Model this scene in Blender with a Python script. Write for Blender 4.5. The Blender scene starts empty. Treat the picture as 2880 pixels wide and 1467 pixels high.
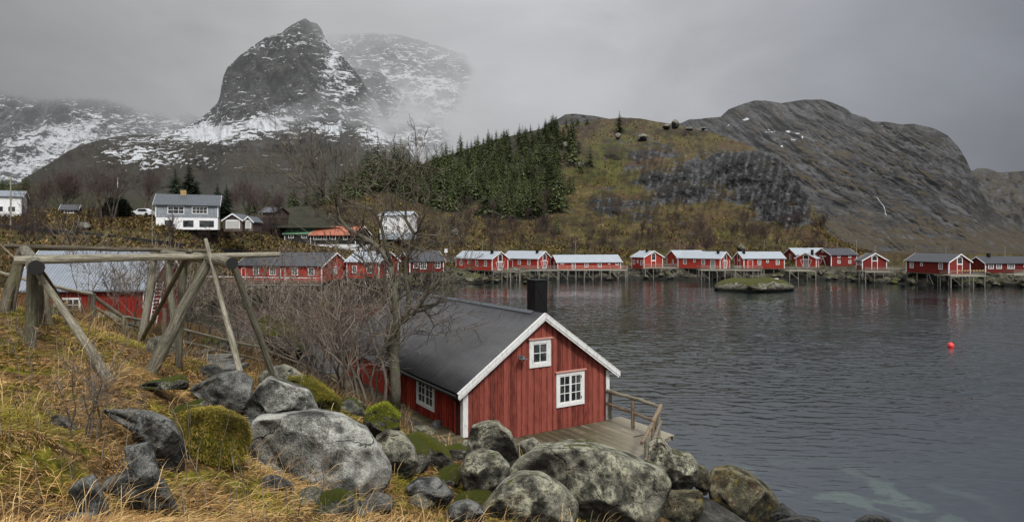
import bpy, math, random, time
import numpy as np
from mathutils import Vector
random.seed(7); RS = np.random.RandomState(11)
T0 = time.time()
scene = bpy.context.scene
COL = scene.collection
F = 1806.0; CX = 1440.0; HY = 680.0; HC = 9.5

def W3(px, py, d):
    return np.array([(px - CX) * d / F, d, HC - (py - HY) * d / F])

# ------------------------------------------------------------------ noise
_perm = np.random.RandomState(3).permutation(256); _perm = np.concatenate([_perm, _perm, _perm])
_g = np.random.RandomState(4).normal(size=(256, 3)); _g /= np.linalg.norm(_g, axis=1)[:, None]
def perlin(p):
    p = np.asarray(p, float); i = np.floor(p).astype(int); f = p - i; i &= 255
    w = f * f * f * (f * (f * 6 - 15) + 10); out = 0
    for dx in (0, 1):
        for dy in (0, 1):
            for dz in (0, 1):
                h = _perm[_perm[_perm[i[:, 0] + dx & 255] + i[:, 1] + dy & 255] + i[:, 2] + dz & 255] & 255
                g = _g[h]; r = f - np.array([dx, dy, dz])
                n = (g * r).sum(1)
                ww = (w[:, 0] if dx else 1 - w[:, 0]) * (w[:, 1] if dy else 1 - w[:, 1]) * (w[:, 2] if dz else 1 - w[:, 2])
                out = out + n * ww
    return out * 1.5
def fbm(p, octv=5, gain=.5, lac=2.03, ridge=False):
    p = np.asarray(p, float); a = 1.; s = 0.; t = 0.
    for k in range(octv):
        n = perlin(p + 17.3 * k)
        if ridge: n = 1 - 2 * np.abs(n)
        s = s + a * n; t += a; a *= gain; p = p * lac
    return s / t
def sstep(a, b, x):
    t = np.clip((x - a) / (b - a), 0, 1); return t * t * (3 - 2 * t)

# ------------------------------------------------------------------ object helpers
def link(o, parent=None):
    COL.objects.link(o)
    if parent is not None: o.parent = parent
    return o
LOC = {}
def tag(o, label=None, cat=None, group=None, kind=None):
    if label: o['label'] = label
    if cat: o['category'] = cat
    if group: o['group'] = group
    if kind: o['kind'] = kind
    return o
def thing(name, label, cat, loc, group=None, kind=None):
    o = bpy.data.objects.new(name, None); o.empty_display_size = .2
    o.location = tuple(loc); link(o); LOC[o] = np.array(loc, float)
    return tag(o, label, cat, group, kind)
def mesh_obj(name, V, Fs, mat, parent=None, loc=None, smooth=False, attrs=None):
    """V in world coordinates; stored relative to the thing's base"""
    V = np.asarray(V, float).reshape(-1, 3)
    if parent is not None: base = LOC[parent]
    else: base = np.array(loc if loc is not None else (0, 0, 0), float)
    me = bpy.data.meshes.new(name)
    Vr = V - base
    if isinstance(Fs, np.ndarray):
        n, k = Fs.shape
        me.vertices.add(len(Vr)); me.vertices.foreach_set('co', Vr.ravel().astype(np.float32))
        me.loops.add(n * k); me.loops.foreach_set('vertex_index', Fs.ravel().astype(np.int32))
        me.polygons.add(n); me.polygons.foreach_set('loop_start', np.arange(0, n * k, k, dtype=np.int32))
        me.polygons.foreach_set('loop_total', np.full(n, k, dtype=np.int32))
        me.update(calc_edges=True)
    else:
        me.from_pydata(Vr.tolist(), [], Fs); me.update()
    if smooth: me.polygons.foreach_set('use_smooth', np.ones(len(me.polygons), dtype=bool))
    for k, a in (attrs or {}).items():
        a = np.asarray(a, np.float32)
        if a.ndim == 1:
            at = me.attributes.new(k, 'FLOAT', 'POINT'); at.data.foreach_set('value', a)
        else:
            at = me.attributes.new(k, 'FLOAT_VECTOR', 'POINT'); at.data.foreach_set('vector', a.ravel())
    if mat is not None: me.materials.append(mat)
    o = bpy.data.objects.new(name, me)
    if parent is None: o.location = tuple(base)
    link(o, parent); LOC[o] = base
    return o

class MB:
    def __init__(s): s.v = []; s.f = []; s.r = []; s.t = []
    def add(s, V, Fs, rnd=None, tuv=None):
        b = len(s.v); V = [tuple(x) for x in V]
        s.v += V; s.f += [tuple(i + b for i in f) for f in Fs]
        r = random.random() if rnd is None else rnd
        s.r += [r] * len(V)
        s.t += [tuple(x) for x in tuv] if tuv is not None else [(0, 0, 0)] * len(V)
    def hexa(s, P, rnd=None):
        P = [np.array(p, float) for p in P]
        a, b, c = P[1] - P[0], P[3] - P[0], P[4] - P[0]
        Fs = [(0, 3, 2, 1), (4, 5, 6, 7), (0, 1, 5, 4), (1, 2, 6, 5), (2, 3, 7, 6), (3, 0, 4, 7)]
        if np.dot(np.cross(a, b), c) < 0: Fs = [f[::-1] for f in Fs]
        s.add(P, Fs, rnd)
    def box(s, o, a, b, c, rnd=None):
        o, a, b, c = (np.array(x, float) for x in (o, a, b, c))
        s.hexa([o, o + a, o + a + b, o + b, o + c, o + a + c, o + a + b + c, o + b + c], rnd)
    def tube(s, pts, rad, n=6, cap=True, rnd=None, jit=0):
        P = np.array(pts, float); m = len(P)
        R = np.full(m, rad, float) if np.isscalar(rad) else np.array(rad, float)
        T = np.gradient(P, axis=0); T /= np.linalg.norm(T, axis=1)[:, None] + 1e-9
        up = np.array([0, 0, 1.]) if abs(T[0][2]) < .8 else np.array([1., 0, 0])
        A = np.cross(T, up); A /= np.linalg.norm(A, axis=1)[:, None] + 1e-9
        B = np.cross(T, A)
        th = np.arange(n) * 2 * math.pi / n
        ring = A[:, None] * np.cos(th)[None, :, None] + B[:, None] * np.sin(th)[None, :, None]
        rr = R[:, None] * (1 + (RS.uniform(-jit, jit, (m, n)) if jit else np.zeros((m, n))))
        V = (P[:, None] + ring * rr[:, :, None]).reshape(-1, 3)
        L = np.concatenate([[0], np.cumsum(np.linalg.norm(np.diff(P, axis=0), axis=1))])
        ra = float(R.mean()); off = random.random() * 50
        tuv = np.stack([np.tile(np.cos(th) * ra, m) + off, np.tile(np.sin(th) * ra, m), np.repeat(L, n)], 1)
        Fs = [(i * n + j, i * n + (j + 1) % n, (i + 1) * n + (j + 1) % n, (i + 1) * n + j) for i in range(m - 1) for j in range(n)]
        if cap: Fs += [tuple(range(n))[::-1], tuple((m - 1) * n + k for k in range(n))]
        s.add(V, Fs, rnd, tuv)
    def build(s, name, mat, parent=None, loc=None, smooth=False):
        return mesh_obj(name, s.v, s.f, mat, parent, loc, smooth, {'rnd': s.r, 'tuv': np.array(s.t)})
def pole_mb(p0, p1, r0, r1=None, n=10, bend=.02, jit=.05):
    p0, p1 = np.array(p0, float), np.array(p1, float); r1 = r1 if r1 is not None else r0
    L = np.linalg.norm(p1 - p0); k = 9; off = RS.normal(size=3) * bend * L
    pts = [p0 + (p1 - p0) * i / (k - 1) + off * math.sin(math.pi * i / (k - 1)) * .5 + RS.normal(size=3) * r0 * .08 for i in range(k)]
    m = MB(); m.tube(pts, np.linspace(r0, r1, k) * (1 + RS.uniform(-.07, .07, k)), n, True, None, jit); return m

# ------------------------------------------------------------------ materials
class NT:
    def __init__(s, name):
        s.m = bpy.data.materials.new(name); s.m.use_nodes = True; s.nt = s.m.node_tree
        s.nt.nodes.clear(); s.N = s.nt.nodes; s.L = s.nt.links
        s.out = s.N.new('ShaderNodeOutputMaterial')
    def set(s, sock, v):
        if v is None: return
        if isinstance(v, bpy.types.NodeSocket): s.L.new(v, sock)
        elif isinstance(v, (tuple, list)):
            if sock.type == 'RGBA' and len(v) == 3: v = (*v, 1)
            sock.default_value = v
        else: sock.default_value = v
    def pos(s): return s.N.new('ShaderNodeNewGeometry').outputs['Position']
    def nrm(s): return s.N.new('ShaderNodeNewGeometry').outputs['Normal']
    def obj(s): return s.N.new('ShaderNodeTexCoord').outputs['Object']
    def attr(s, n, vec=False):
        a = s.N.new('ShaderNodeAttribute'); a.attribute_name = n; return a.outputs['Vector' if vec else 'Fac']
    def col(s, n):
        a = s.N.new('ShaderNodeAttribute'); a.attribute_name = n; return a.outputs['Color']
    def mapping(s, v, scale=(1, 1, 1), rot=(0, 0, 0), loc=(0, 0, 0)):
        m = s.N.new('ShaderNodeMapping'); s.set(m.inputs[0], v)
        m.inputs['Scale'].default_value = scale; m.inputs['Rotation'].default_value = rot; m.inputs['Location'].default_value = loc
        return m.outputs[0]
    def noise(s, v, scale, detail=4, rough=.55, dist=0, col=False):
        n = s.N.new('ShaderNodeTexNoise'); s.set(n.inputs['Vector'], v); n.inputs['Scale'].default_value = scale
        n.inputs['Detail'].default_value = detail; n.inputs['Roughness'].default_value = rough; n.inputs['Distortion'].default_value = dist
        return n.outputs['Color' if col else 'Fac']
    def voro(s, v, scale, feat='F1', out='Distance', rand=1):
        n = s.N.new('ShaderNodeTexVoronoi'); n.feature = feat; s.set(n.inputs['Vector'], v); n.inputs['Scale'].default_value = scale
        n.inputs['Randomness'].default_value = rand
        return n.outputs[out]
    def math3(s, p):
        a = s.N.new('ShaderNodeVectorMath'); a.operation = 'MULTIPLY_ADD'; s.set(a.inputs[0], s.noise(p, 1.3, 4, .6, 0, True)); a.inputs[1].default_value = (.9, .9, .9); s.set(a.inputs[2], p); return a.outputs[0]
    def ramp(s, f, stops, interp='LINEAR'):
        r = s.N.new('ShaderNodeValToRGB'); s.set(r.inputs[0], f); cr = r.color_ramp; cr.interpolation = interp
        while len(cr.elements) < len(stops): cr.elements.new(.5)
        for e, (p, c) in zip(cr.elements, stops):
            e.position = p; e.color = (c, c, c, 1) if isinstance(c, (int, float)) else (*c, 1)
        return r.outputs[0]
    def step(s, f, a, b, lo=0., hi=1.):
        n = s.N.new('ShaderNodeMapRange'); n.interpolation_type = 'SMOOTHSTEP'; s.set(n.inputs[0], f)
        s.set(n.inputs[1], a); s.set(n.inputs[2], b); n.inputs[3].default_value = lo; n.inputs[4].default_value = hi
        return n.outputs[0]
    def math(s, op, a, b=None, c=None):
        n = s.N.new('ShaderNodeMath'); n.operation = op; s.set(n.inputs[0], a); s.set(n.inputs[1], b)
        if c is not None: s.set(n.inputs[2], c)
        return n.outputs[0]
    def mix(s, f, a, b, mode='MIX'):
        n = s.N.new('ShaderNodeMix'); n.data_type = 'RGBA'; n.blend_type = mode
        s.set(n.inputs[0], f); s.set(n.inputs[6], a); s.set(n.inputs[7], b); return n.outputs[2]
    def sep(s, v):
        n = s.N.new('ShaderNodeSeparateXYZ'); s.set(n.inputs[0], v); return n.outputs
    def comb(s, x, y, z):
        n = s.N.new('ShaderNodeCombineXYZ'); s.set(n.inputs[0], x); s.set(n.inputs[1], y); s.set(n.inputs[2], z); return n.outputs[0]
    def bump(s, h, strength=.5, dist=.1, nrm=None):
        n = s.N.new('ShaderNodeBump'); s.set(n.inputs['Height'], h); n.inputs['Strength'].default_value = strength
        n.inputs['Distance'].default_value = dist
        if nrm is not None: s.set(n.inputs['Normal'], nrm)
        return n.outputs[0]
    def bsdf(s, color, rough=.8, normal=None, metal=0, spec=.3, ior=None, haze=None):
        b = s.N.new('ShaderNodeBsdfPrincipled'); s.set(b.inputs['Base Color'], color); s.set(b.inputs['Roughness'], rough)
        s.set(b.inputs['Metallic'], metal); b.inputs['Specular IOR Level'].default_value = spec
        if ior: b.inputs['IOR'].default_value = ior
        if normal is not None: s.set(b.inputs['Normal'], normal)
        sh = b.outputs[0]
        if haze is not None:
            e = s.N.new('ShaderNodeEmission'); s.set(e.inputs[0], s.col('fogcol')); e.inputs[1].default_value = 1  # haze painted in: a sky-coloured glow mixed over the surface
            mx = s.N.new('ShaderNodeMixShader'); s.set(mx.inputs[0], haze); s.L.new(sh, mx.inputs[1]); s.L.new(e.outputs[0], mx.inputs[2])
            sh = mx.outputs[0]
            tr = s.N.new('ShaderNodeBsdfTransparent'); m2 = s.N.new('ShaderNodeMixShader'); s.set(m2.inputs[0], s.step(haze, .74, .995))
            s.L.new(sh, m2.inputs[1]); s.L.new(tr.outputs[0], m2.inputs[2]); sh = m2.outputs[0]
        s.L.new(sh, s.out.inputs[0]); return b
M = {}
def simple(name, c, rough=.7, var=.15, metal=0, spec=.3, bump=0, bscale=20):
    n = NT(name); p = n.obj()
    v = n.noise(p, 3, 5); r = n.attr('rnd')
    k = n.math('ADD', n.math('MULTIPLY', v, var * 2), n.math('MULTIPLY', r, var))
    f = n.math('ADD', n.math('SUBTRACT', 1 - var, 0), k)
    col = n.mix(1, (*c, 1), n.comb(f, f, f), 'MULTIPLY')
    nr = n.bump(n.noise(p, bscale, 3), bump, .02) if bump else None
    n.bsdf(col, rough, nr, metal, spec); M[name] = n.m; return n.m

def mat_rock(name, lo, hi, lichen=.3, lichcol=(.42, .43, .33), moss=.0, mosscol=(.16, .17, .02), yellow=0, wet=0, scale=1.0, brown=.15):
    n = NT(name); p = n.mapping(n.obj(), (scale,) * 3)
    big = n.noise(p, .9, 6, .6, .3); med = n.noise(p, 5, 6, .65); fine = n.noise(p, 34, 4, .7)
    sp = n.noise(p, 90, 2, .6)
    mixv = n.math('ADD', n.math('MULTIPLY', big, .5), n.math('ADD', n.math('MULTIPLY', med, .35), n.math('MULTIPLY', fine, .35)))
    c = n.ramp(mixv, [(.45, tuple(a * .6 for a in lo)), (.53, lo), (.60, tuple((a + b) / 2 for a, b in zip(lo, hi))), (.70, hi)])
    c = n.mix(n.step(sp, .52, .62, 0, .7), c, (.022, .022, .02)); c = n.mix(n.step(n.noise(n.mapping(p, (1, 1, 1), loc=(7, 3, 1)), 60, 3, .7), .56, .66, 0, .5), c, tuple(min(.75, a * 1.5) for a in hi)); upz = n.sep(n.nrm())[2]; kk = n.step(upz, -.4, .95, .62, 1.45); c = n.mix(1, c, n.comb(kk, kk, kk), 'MULTIPLY')  # skylight painted into the colour: upward faces lighter, downward faces darker
    c = n.mix(n.step(n.noise(p, 2.1, 4), .5, .7, 0, brown), c, (.16, .09, .05))
    up = n.sep(n.nrm())[2]
    if lichen:
        l = n.math('MULTIPLY', n.step(n.noise(p, 11, 5, .72, .4), .62 - .16 * lichen, .70 - .12 * lichen), n.step(n.noise(p, 2.3, 3), .36, .6))
        l = n.math('MULTIPLY', l, n.step(up, -.35, .5, .1, .85))
        c = n.mix(l, c, lichcol)
        l2 = n.math('MULTIPLY', n.step(n.voro(p, 7), .28, .18), n.step(n.noise(p, 3.3, 2), .52, .62))
        c = n.mix(n.math('MULTIPLY', l2, .5 * lichen + .1), c, (.33, .31, .20))
    if yellow:
        y = n.math('MULTIPLY', n.step(n.noise(p, 4.5, 6, .7), .52, .64), n.step(n.noise(p, 1.1, 2), .45, .6))
        c = n.mix(n.math('MULTIPLY', y, yellow), c, (.30, .22, .015))
    h = n.math('ADD', n.math('MULTIPLY', med, .8), n.math('ADD', n.math('MULTIPLY', fine, .34), n.math('MULTIPLY', big, 1.4)))
    crack = n.step(n.voro(n.mapping(n.math3(p), (1, .8, 1.7), (0.3, .5, .2)), .62, 'DISTANCE_TO_EDGE'), 0, .022)
    c = n.mix(n.math('MULTIPLY', n.math('SUBTRACT', 1, crack), n.step(big, .50, .56, 0, .9)), c, (.010, .009, .008)); h = n.math('ADD', h, n.math('MULTIPLY', crack, .22))
    dk = n.step(n.attr('cav'), -1.6, .6, .22, 1.08); c = n.mix(1, c, n.comb(dk, dk, dk), 'MULTIPLY')  # crevice shade painted into the rock colour
    wz = n.sep(n.pos())[2]; c = n.mix(n.step(n.math('ADD', wz, n.math('MULTIPLY', med, .5)), .95, .55), c, (.012, .013, .010))
    if moss:
        mm = n.math('ADD', n.math('MULTIPLY', up, .55), n.math('MULTIPLY', n.noise(p, 2.6, 5, .7), .9))
        th = 1.12 - moss * .6
        mk = n.step(mm, th, th + .09)
        mc = n.mix(n.noise(p, 14, 4, .7), tuple(x * .35 for x in mosscol), tuple(x * 1.6 for x in mosscol))
        c = n.mix(mk, c, mc)
        h = n.math('ADD', h, n.math('MULTIPLY', n.math('MULTIPLY', mk, n.noise(p, 60, 3, .8)), 1.2))
    c = n.mix(n.step(up, -.5, .15, .75, 0), c, (.012, .011, .009))  # shade under the rock painted in as a near-black colour
    n.bsdf(c, .35 if wet else .88, n.bump(h, 1.0, .14 / scale), 0, .5 if wet else .25)
    M[name] = n.m; return n.m

def mat_wood(name, lo, hi, green=.2, sc=1.0, rough=.85, tuv=True, rot=0):
    n = NT(name)
    if tuv: v = n.mapping(n.attr('tuv', True), (9, 9, .9))
    else: v = n.mapping(n.obj(), (7, .5, 7), (0, 0, rot))
    g = n.noise(v, 3.2 * sc, 6, .65); st = n.noise(v, 14 * sc, 4, .6)
    x = n.math('ADD', n.math('MULTIPLY', g, .6), n.math('ADD', n.math('MULTIPLY', st, .4), n.math('MULTIPLY', n.math('SUBTRACT', n.attr('rnd'), .5), .16)))
    c = n.ramp(x, [(.3, tuple(a * .45 for a in lo)), (.45, lo), (.68, hi)])
    gm = n.step(n.noise(n.obj(), 2.2, 5, .7), .5, .68, 0, green)
    c = n.mix(gm, c, (.11, .125, .05))
    n.bsdf(c, rough, n.bump(x, .6, .02), 0, .2); M[name] = n.m; return n.m
# ------------------------------------------------------------------ sky model (shared by the world and the haze painted on far slopes)
SKX = [(-1.3, .20), (-.8, .255), (-.55, .42), (-.15, .50), (.1, .51), (.35, .44), (.55, .36), (.70, .27), (.82, .215), (1.3, .2)]
def skyL(px, py):
    x = (px - CX) / F; z = (HY - py) / F; n = np.sqrt(1 + x * x + z * z)
    lw = .80 + .20 * sstep(0, .25, z / n); x = x / n * 1.25
    return np.interp(x, [a for a, b in SKX], [b for a, b in SKX]) * lw
SUN_EL, SUN_AZ = math.radians(48), math.radians(150)
def make_world():
    w = bpy.data.worlds.new("World"); scene.world = w; w.use_nodes = True
    nt = w.node_tree; nt.nodes.clear(); n = NT.__new__(NT); n.nt = nt; n.N = nt.nodes; n.L = nt.links
    tc = n.N.new('ShaderNodeTexCoord').outputs['Generated']; s = n.sep(tc)
    xx = n.math('MULTIPLY_ADD', s[0], 1.25 / 2.6, .5)
    base = n.ramp(xx, [((a + 1.3) / 2.6, b) for a, b in SKX], 'B_SPLINE')
    cl = n.noise(n.mapping(tc, (1.6, 1.6, 3.4)), 1.7, 7, .55, .5)
    cl2 = n.noise(n.mapping(tc, (1, 1, 2.6), (0, 0, .6)), 4.6, 5, .55)
    k = n.math('ADD', n.math('MULTIPLY', cl, .62), n.math('MULTIPLY', cl2, .22)); k = n.math('ADD', k, .58)
    zen = n.step(s[2], .28, .80, 1.0, 2.3)
    k = n.math('MULTIPLY', k, zen)
    low = n.step(s[2], .0, .25, .80, 1.0); k = n.math('MULTIPLY', k, low)
    back = n.step(s[1], .25, -.5, 1.0, 1.5); k = n.math('MULTIPLY', k, back)
    tint = n.ramp(xx, [(.35, (.99, 1.0, 1.02)), (.6, (.98, 1.0, 1.04)), (.8, (.93, .985, 1.12))])
    c = n.mix(1, n.mix(1, base, n.comb(k, k, k), 'MULTIPLY'), tint, 'MULTIPLY')
    ground = n.step(s[2], -.02, -.08); c = n.mix(ground, c, (.06, .06, .06))
    bg = n.N.new('ShaderNodeBackground'); n.L.new(c, bg.inputs[0]); bg.inputs[1].default_value = .97
    sky = n.N.new('ShaderNodeTexSky'); sky.sky_type = 'NISHITA'; sky.sun_disc = False
    sky.sun_elevation = SUN_EL; sky.sun_rotation = SUN_AZ; sky.dust_density = 6; sky.air_density = 2
    hs = n.N.new('ShaderNodeHueSaturation'); hs.inputs['Saturation'].default_value = .25; n.L.new(sky.outputs[0], hs.inputs['Color'])
    bg2 = n.N.new('ShaderNodeBackground'); n.L.new(hs.outputs[0], bg2.inputs[0]); bg2.inputs[1].default_value = .006
    ad = n.N.new('ShaderNodeAddShader'); n.L.new(bg.outputs[0], ad.inputs[0]); n.L.new(bg2.outputs[0], ad.inputs[1])
    o = n.N.new('ShaderNodeOutputWorld'); n.L.new(ad.outputs[0], o.inputs[0])
make_world()
sl = bpy.data.lights.new('sun', 'SUN'); sl.energy = 2.3; sl.angle = math.radians(12); sl.color = (1, .965, .92)
so = bpy.data.objects.new('sun', sl); link(so)
sd = Vector((math.sin(SUN_AZ) * math.cos(SUN_EL), math.cos(SUN_AZ) * math.cos(SUN_EL), math.sin(SUN_EL)))
so.rotation_euler = sd.to_track_quat('Z', 'Y').to_euler(); so.location = (0, 0, 60)
cam = bpy.data.cameras.new('camera'); co = bpy.data.objects.new('camera', cam); link(co)
co.location = (0, 0, HC); co.rotation_euler = (math.radians(90), 0, 0)
cam.lens = 36 * F / 2880; cam.sensor_width = 36; cam.shift_y = (HY - 733.5) / 2880; cam.clip_end = 20000; cam.clip_start = .1
scene.camera = co
scene.view_settings.view_transform = 'Standard'; scene.view_settings.look = 'None'; scene.view_settings.exposure = 0
scene.cycles.max_bounces = 5; scene.cycles.diffuse_bounces = 2; scene.cycles.glossy_bounces = 3; scene.cycles.transparent_max_bounces = 6

# ------------------------------------------------------------------ materials
mat_rock('granite_pale', (.12, .12, .105), (.52, .52, .46), lichen=.45, lichcol=(.58, .58, .50))
mat_rock('granite_dark', (.04, .041, .038), (.24, .24, .22), lichen=.12, brown=.1)
mat_rock('granite_lichen', (.06, .058, .045), (.30, .285, .225), lichen=1.15, lichcol=(.52, .51, .36), moss=.22, brown=.35)
mat_rock('granite_mossy', (.05, .05, .04), (.2, .2, .17), lichen=.7, moss=1.0, mosscol=(.15, .16, .015))
mat_rock('granite_halfmoss', (.05, .05, .04), (.22, .22, .19), lichen=.9, moss=.65, mosscol=(.12, .14, .012))
mat_rock('moss_full', (.05, .05, .03), (.16, .15, .1), lichen=0, moss=1.7, mosscol=(.17, .17, .022))
mat_rock('granite_yellow', (.035, .032, .02), (.19, .17, .10), lichen=.25, yellow=.9, brown=.5)
mat_rock('granite_wet', (.012, .012, .012), (.07, .068, .06), lichen=0, wet=1)
mat_rock('shore_rock', (.05, .05, .04), (.26, .25, .20), lichen=.6, lichcol=(.34, .35, .16), moss=.55, mosscol=(.13, .14, .03), scale=.35, brown=.25)
mat_wood('wood_grey', (.10, .09, .065), (.31, .29, .225), .5)
mat_wood('wood_pale', (.17, .15, .11), (.46, .43, .34), .3)
mat_wood('wood_dark', (.07, .058, .042), (.21, .18, .13), .35)
mat_wood('wood_brown', (.16, .115, .075), (.42, .33, .24), .1)
mat_wood('bark', (.075, .06, .045), (.24, .205, .165), .25, 2)
mat_wood('bark_moss', (.08, .07, .05), (.24, .22, .17), .8, 1.4)
mat_wood('twig', (.10, .078, .06), (.40, .34, .28), 0, 1)
mat_wood('birch_twig', (.07, .05, .045), (.15, .11, .095), 0, 1)
mat_wood('post_far', (.2, .19, .16), (.5, .48, .42), .1)

def mat_redwall(name, c, patch=.35, wave=False, horiz=False):
    n = NT(name); p = n.obj(); st = n.mapping(p, (5, 5, .55))
    g = n.noise(st, 4, 6, .65); blot = n.noise(n.mapping(p, (2.2, 2.2, .9)), 2.2, 5, .7)
    x = n.math('ADD', n.math('MULTIPLY', g, .5), n.math('ADD', n.math('MULTIPLY', blot, .5), n.math('MULTIPLY', n.math('SUBTRACT', n.attr('rnd'), .5), .26)))
    col = n.ramp(x, [(.36, tuple(a * .42 for a in c)), (.44, tuple(a * .74 for a in c)), (.54, c), (.72, tuple(min(1, a * 1.3 + .015) for a in c))])
    knots = n.step(n.voro(n.mapping(p, (3, 3, 1.1)), 1.6), .10, .05)
    col = n.mix(n.math('MULTIPLY', knots, patch), col, tuple(a * .25 for a in c))
    h = g
    if wave:
        s = n.sep(n.attr('wuv', True))
        wv = n.math('FRACT', n.math('MULTIPLY', s[0], 1 / wave))
        groove = n.step(n.math('ABSOLUTE', n.math('SUBTRACT', wv, .5)), .36, .46)
        col = n.mix(n.math('MULTIPLY', groove, .55), col, tuple(a * .25 for a in c))
    n.bsdf(col, .75, n.bump(h, .35, .01), 0, .25); M[name] = n.m
mat_redwall('red_near', (.25, .060, .042), .9)
mat_redwall('red_side', (.33, .035, .018))
mat_redwall('red_left', (.22, .022, .014))
mat_redwall('red_far', (.40, .042, .026), .1)
mat_redwall('red_far_dark', (.20, .022, .017), .1)
mat_redwall('wall_grey', (.40, .44, .47), .05)
mat_redwall('wall_white', (.78, .78, .76), .05)
mat_redwall('wall_dark', (.07, .065, .055), .05)
mat_redwall('wall_brown', (.12, .09, .075), .05)

def mat_white(name, c=(.80, .80, .78), dirt=.5):
    n = NT(name); p = n.obj(); d = n.noise(n.mapping(p, (3, 3, .8)), 4, 6, .7)
    col = n.mix(n.step(d, .45, .72, 0, dirt), (*c, 1), (.42, .42, .37)); sp = n.noise(p, 26, 3, .7)
    col = n.mix(n.step(sp, .66, .72, 0, dirt), col, (.22, .2, .16))
    n.bsdf(col, .6, n.bump(d, .2, .01), 0, .3); M[name] = n.m
mat_white('white_paint'); mat_white('white_worn', (.78, .78, .76), .85); mat_white('white_trim_far', (.88, .88, .87), .1); mat_white('concrete', (.55, .54, .5), .8)
mat_white('trim_pink', (.62, .30, .24), .5)

def mat_metalroof(name, c, stripe, period, rough=.42, metal=.25, var=.25, rust=0):
    n = NT(name); s = n.sep(n.attr('wuv', True)); p = n.obj()
    w = n.math('SINE', n.math('MULTIPLY', s[0], 2 * math.pi / period))
    st = n.noise(n.comb(n.math('MULTIPLY', s[0], 2.2), n.math('MULTIPLY', s[1], .25), 0), 2.5, 5, .6)
    st2 = n.noise(n.comb(n.math('MULTIPLY', s[0], .35), n.math('MULTIPLY', s[1], 1.2), 3), 1.6, 5, .6)
    bl = n.math('ADD', n.math('MULTIPLY', st, .5), n.math('MULTIPLY', st2, .5))
    sheet = n.math('FRACT', n.math('MULTIPLY', s[0], 1 / .83))
    col = n.mix(n.step(bl, .35, .68), tuple(a * (1 - var) for a in c), tuple(a * (1 + var) for a in c))
    col = n.mix(n.math('MULTIPLY', n.step(w, .2, -1), stripe), col, tuple(a * .3 for a in c))
    col = n.mix(n.math('MULTIPLY', n.step(sheet, .03, .0), .35), col, tuple(a * .4 for a in c))
    if rust: col = n.mix(n.step(n.noise(p, 2, 5, .7), .6, .75, 0, rust), col, (.2, .1, .05))
    n.bsdf(col, rough, n.bump(w, .5, period * .12), metal, .45); M[name] = n.m
mat_metalroof('roof_black', (.058, .058, .062), .6, .15, .40, .0, .30)
mat_metalroof('roof_light', (.26, .29, .33), .3, .2, .5, .15, .12)
mat_metalroof('roof_light_far', (.40, .44, .48), .25, .5, .5, .1, .1)
mat_metalroof('roof_dark_far', (.055, .058, .065), .2, .5, .5, 0, .2)
mat_metalroof('roof_slate', (.10, .115, .13), .35, .3, .45, .2, .2)
mat_metalroof('roof_green', (.14, .30, .17), .2, .5, .6, 0, .2)
mat_metalroof('roof_orange', (.46, .15, .085), .35, .4, .7, 0, .2)
simple('black_metal', (.012, .011, .011), .45, .2, .3, .4, .2)
simple('grey_metal', (.22, .24, .25), .4, .1, .7, .5)
simple('blackish', (.02, .02, .02), .8, .2)
simple('interior_pale', (.35, .33, .3), .8, .3)
simple('buoy_red', (.85, .06, .06), .35, .05, 0, .5)
simple('foam', (.42, .43, .44), .6, .1)
simple('brick_tan', (.40, .28, .13), .8, .3); simple('paint_yellow', (.62, .42, .10), .5, .2)
simple('car_white', (.75, .76, .78), .3, .05, 0, .6)
simple('tyre', (.02, .02, .02), .8, .1)
simple('purple_cloth', (.10, .07, .22), .8, .2)
simple('green_tarp', (.25, .36, .24), .7, .2)
n = NT('glass'); p = n.obj()
col = n.ramp(n.noise(p, 1.3, 3), [(.4, (.012, .014, .015)), (.6, (.06, .065, .065)), (.7, (.10, .10, .09))])
n.bsdf(col, .08, n.bump(n.noise(p, 2, 2), .05, .02), 0, .6); M['glass'] = n.m
n = NT('lamp_on'); e = n.N.new('ShaderNodeEmission'); e.inputs[0].default_value = (1, .35, .05, 1); e.inputs[1].default_value = 2.2; n.L.new(e.outputs[0], n.out.inputs[0]); M['lamp_on'] = n.m

def mat_deck(name):
    n = NT(name); p = n.attr('wuv', True); g = n.noise(n.mapping(p, (.8, 9, 1)), 5, 6, .65); b = n.noise(n.mapping(p, (1, 1, 1)), .8, 5, .65)
    x = n.math('ADD', n.math('MULTIPLY', g, .55), n.math('ADD', n.math('MULTIPLY', b, .45), n.math('MULTIPLY', n.math('SUBTRACT', n.attr('rnd'), .5), .2)))
    c = n.ramp(x, [(.32, (.045, .038, .024)), (.48, (.075, .06, .036)), (.58, (.15, .125, .08)), (.72, (.38, .34, .26))])
    mo = n.step(n.noise(p, .5, 4, .7), .42, .6, 0, .7); c = n.mix(mo, c, (.085, .075, .03))
    wx = n.sep(n.pos())[0]; c = n.mix(n.step(wx, 2.6, 6.4, 0, .55), c, (.50, .45, .35)); 
    n.bsdf(c, .7, n.bump(x, .5, .01), 0, .35); M[name] = n.m
mat_deck('deck_wood')
def build_uv(mb, name, mat, parent, o, a, b, **k):
    V = np.array(mb.v); o = np.array(o, float)
    a = np.array(a, float); b = np.array(b, float); a = a / np.linalg.norm(a); b = b / np.linalg.norm(b)
    uv = np.stack([(V - o) @ a, (V - o) @ b, np.zeros(len(V))], 1)
    return mesh_obj(name, mb.v, mb.f, mat, parent, None, False, {'rnd': mb.r, 'tuv': np.array(mb.t), 'wuv': uv})

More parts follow.
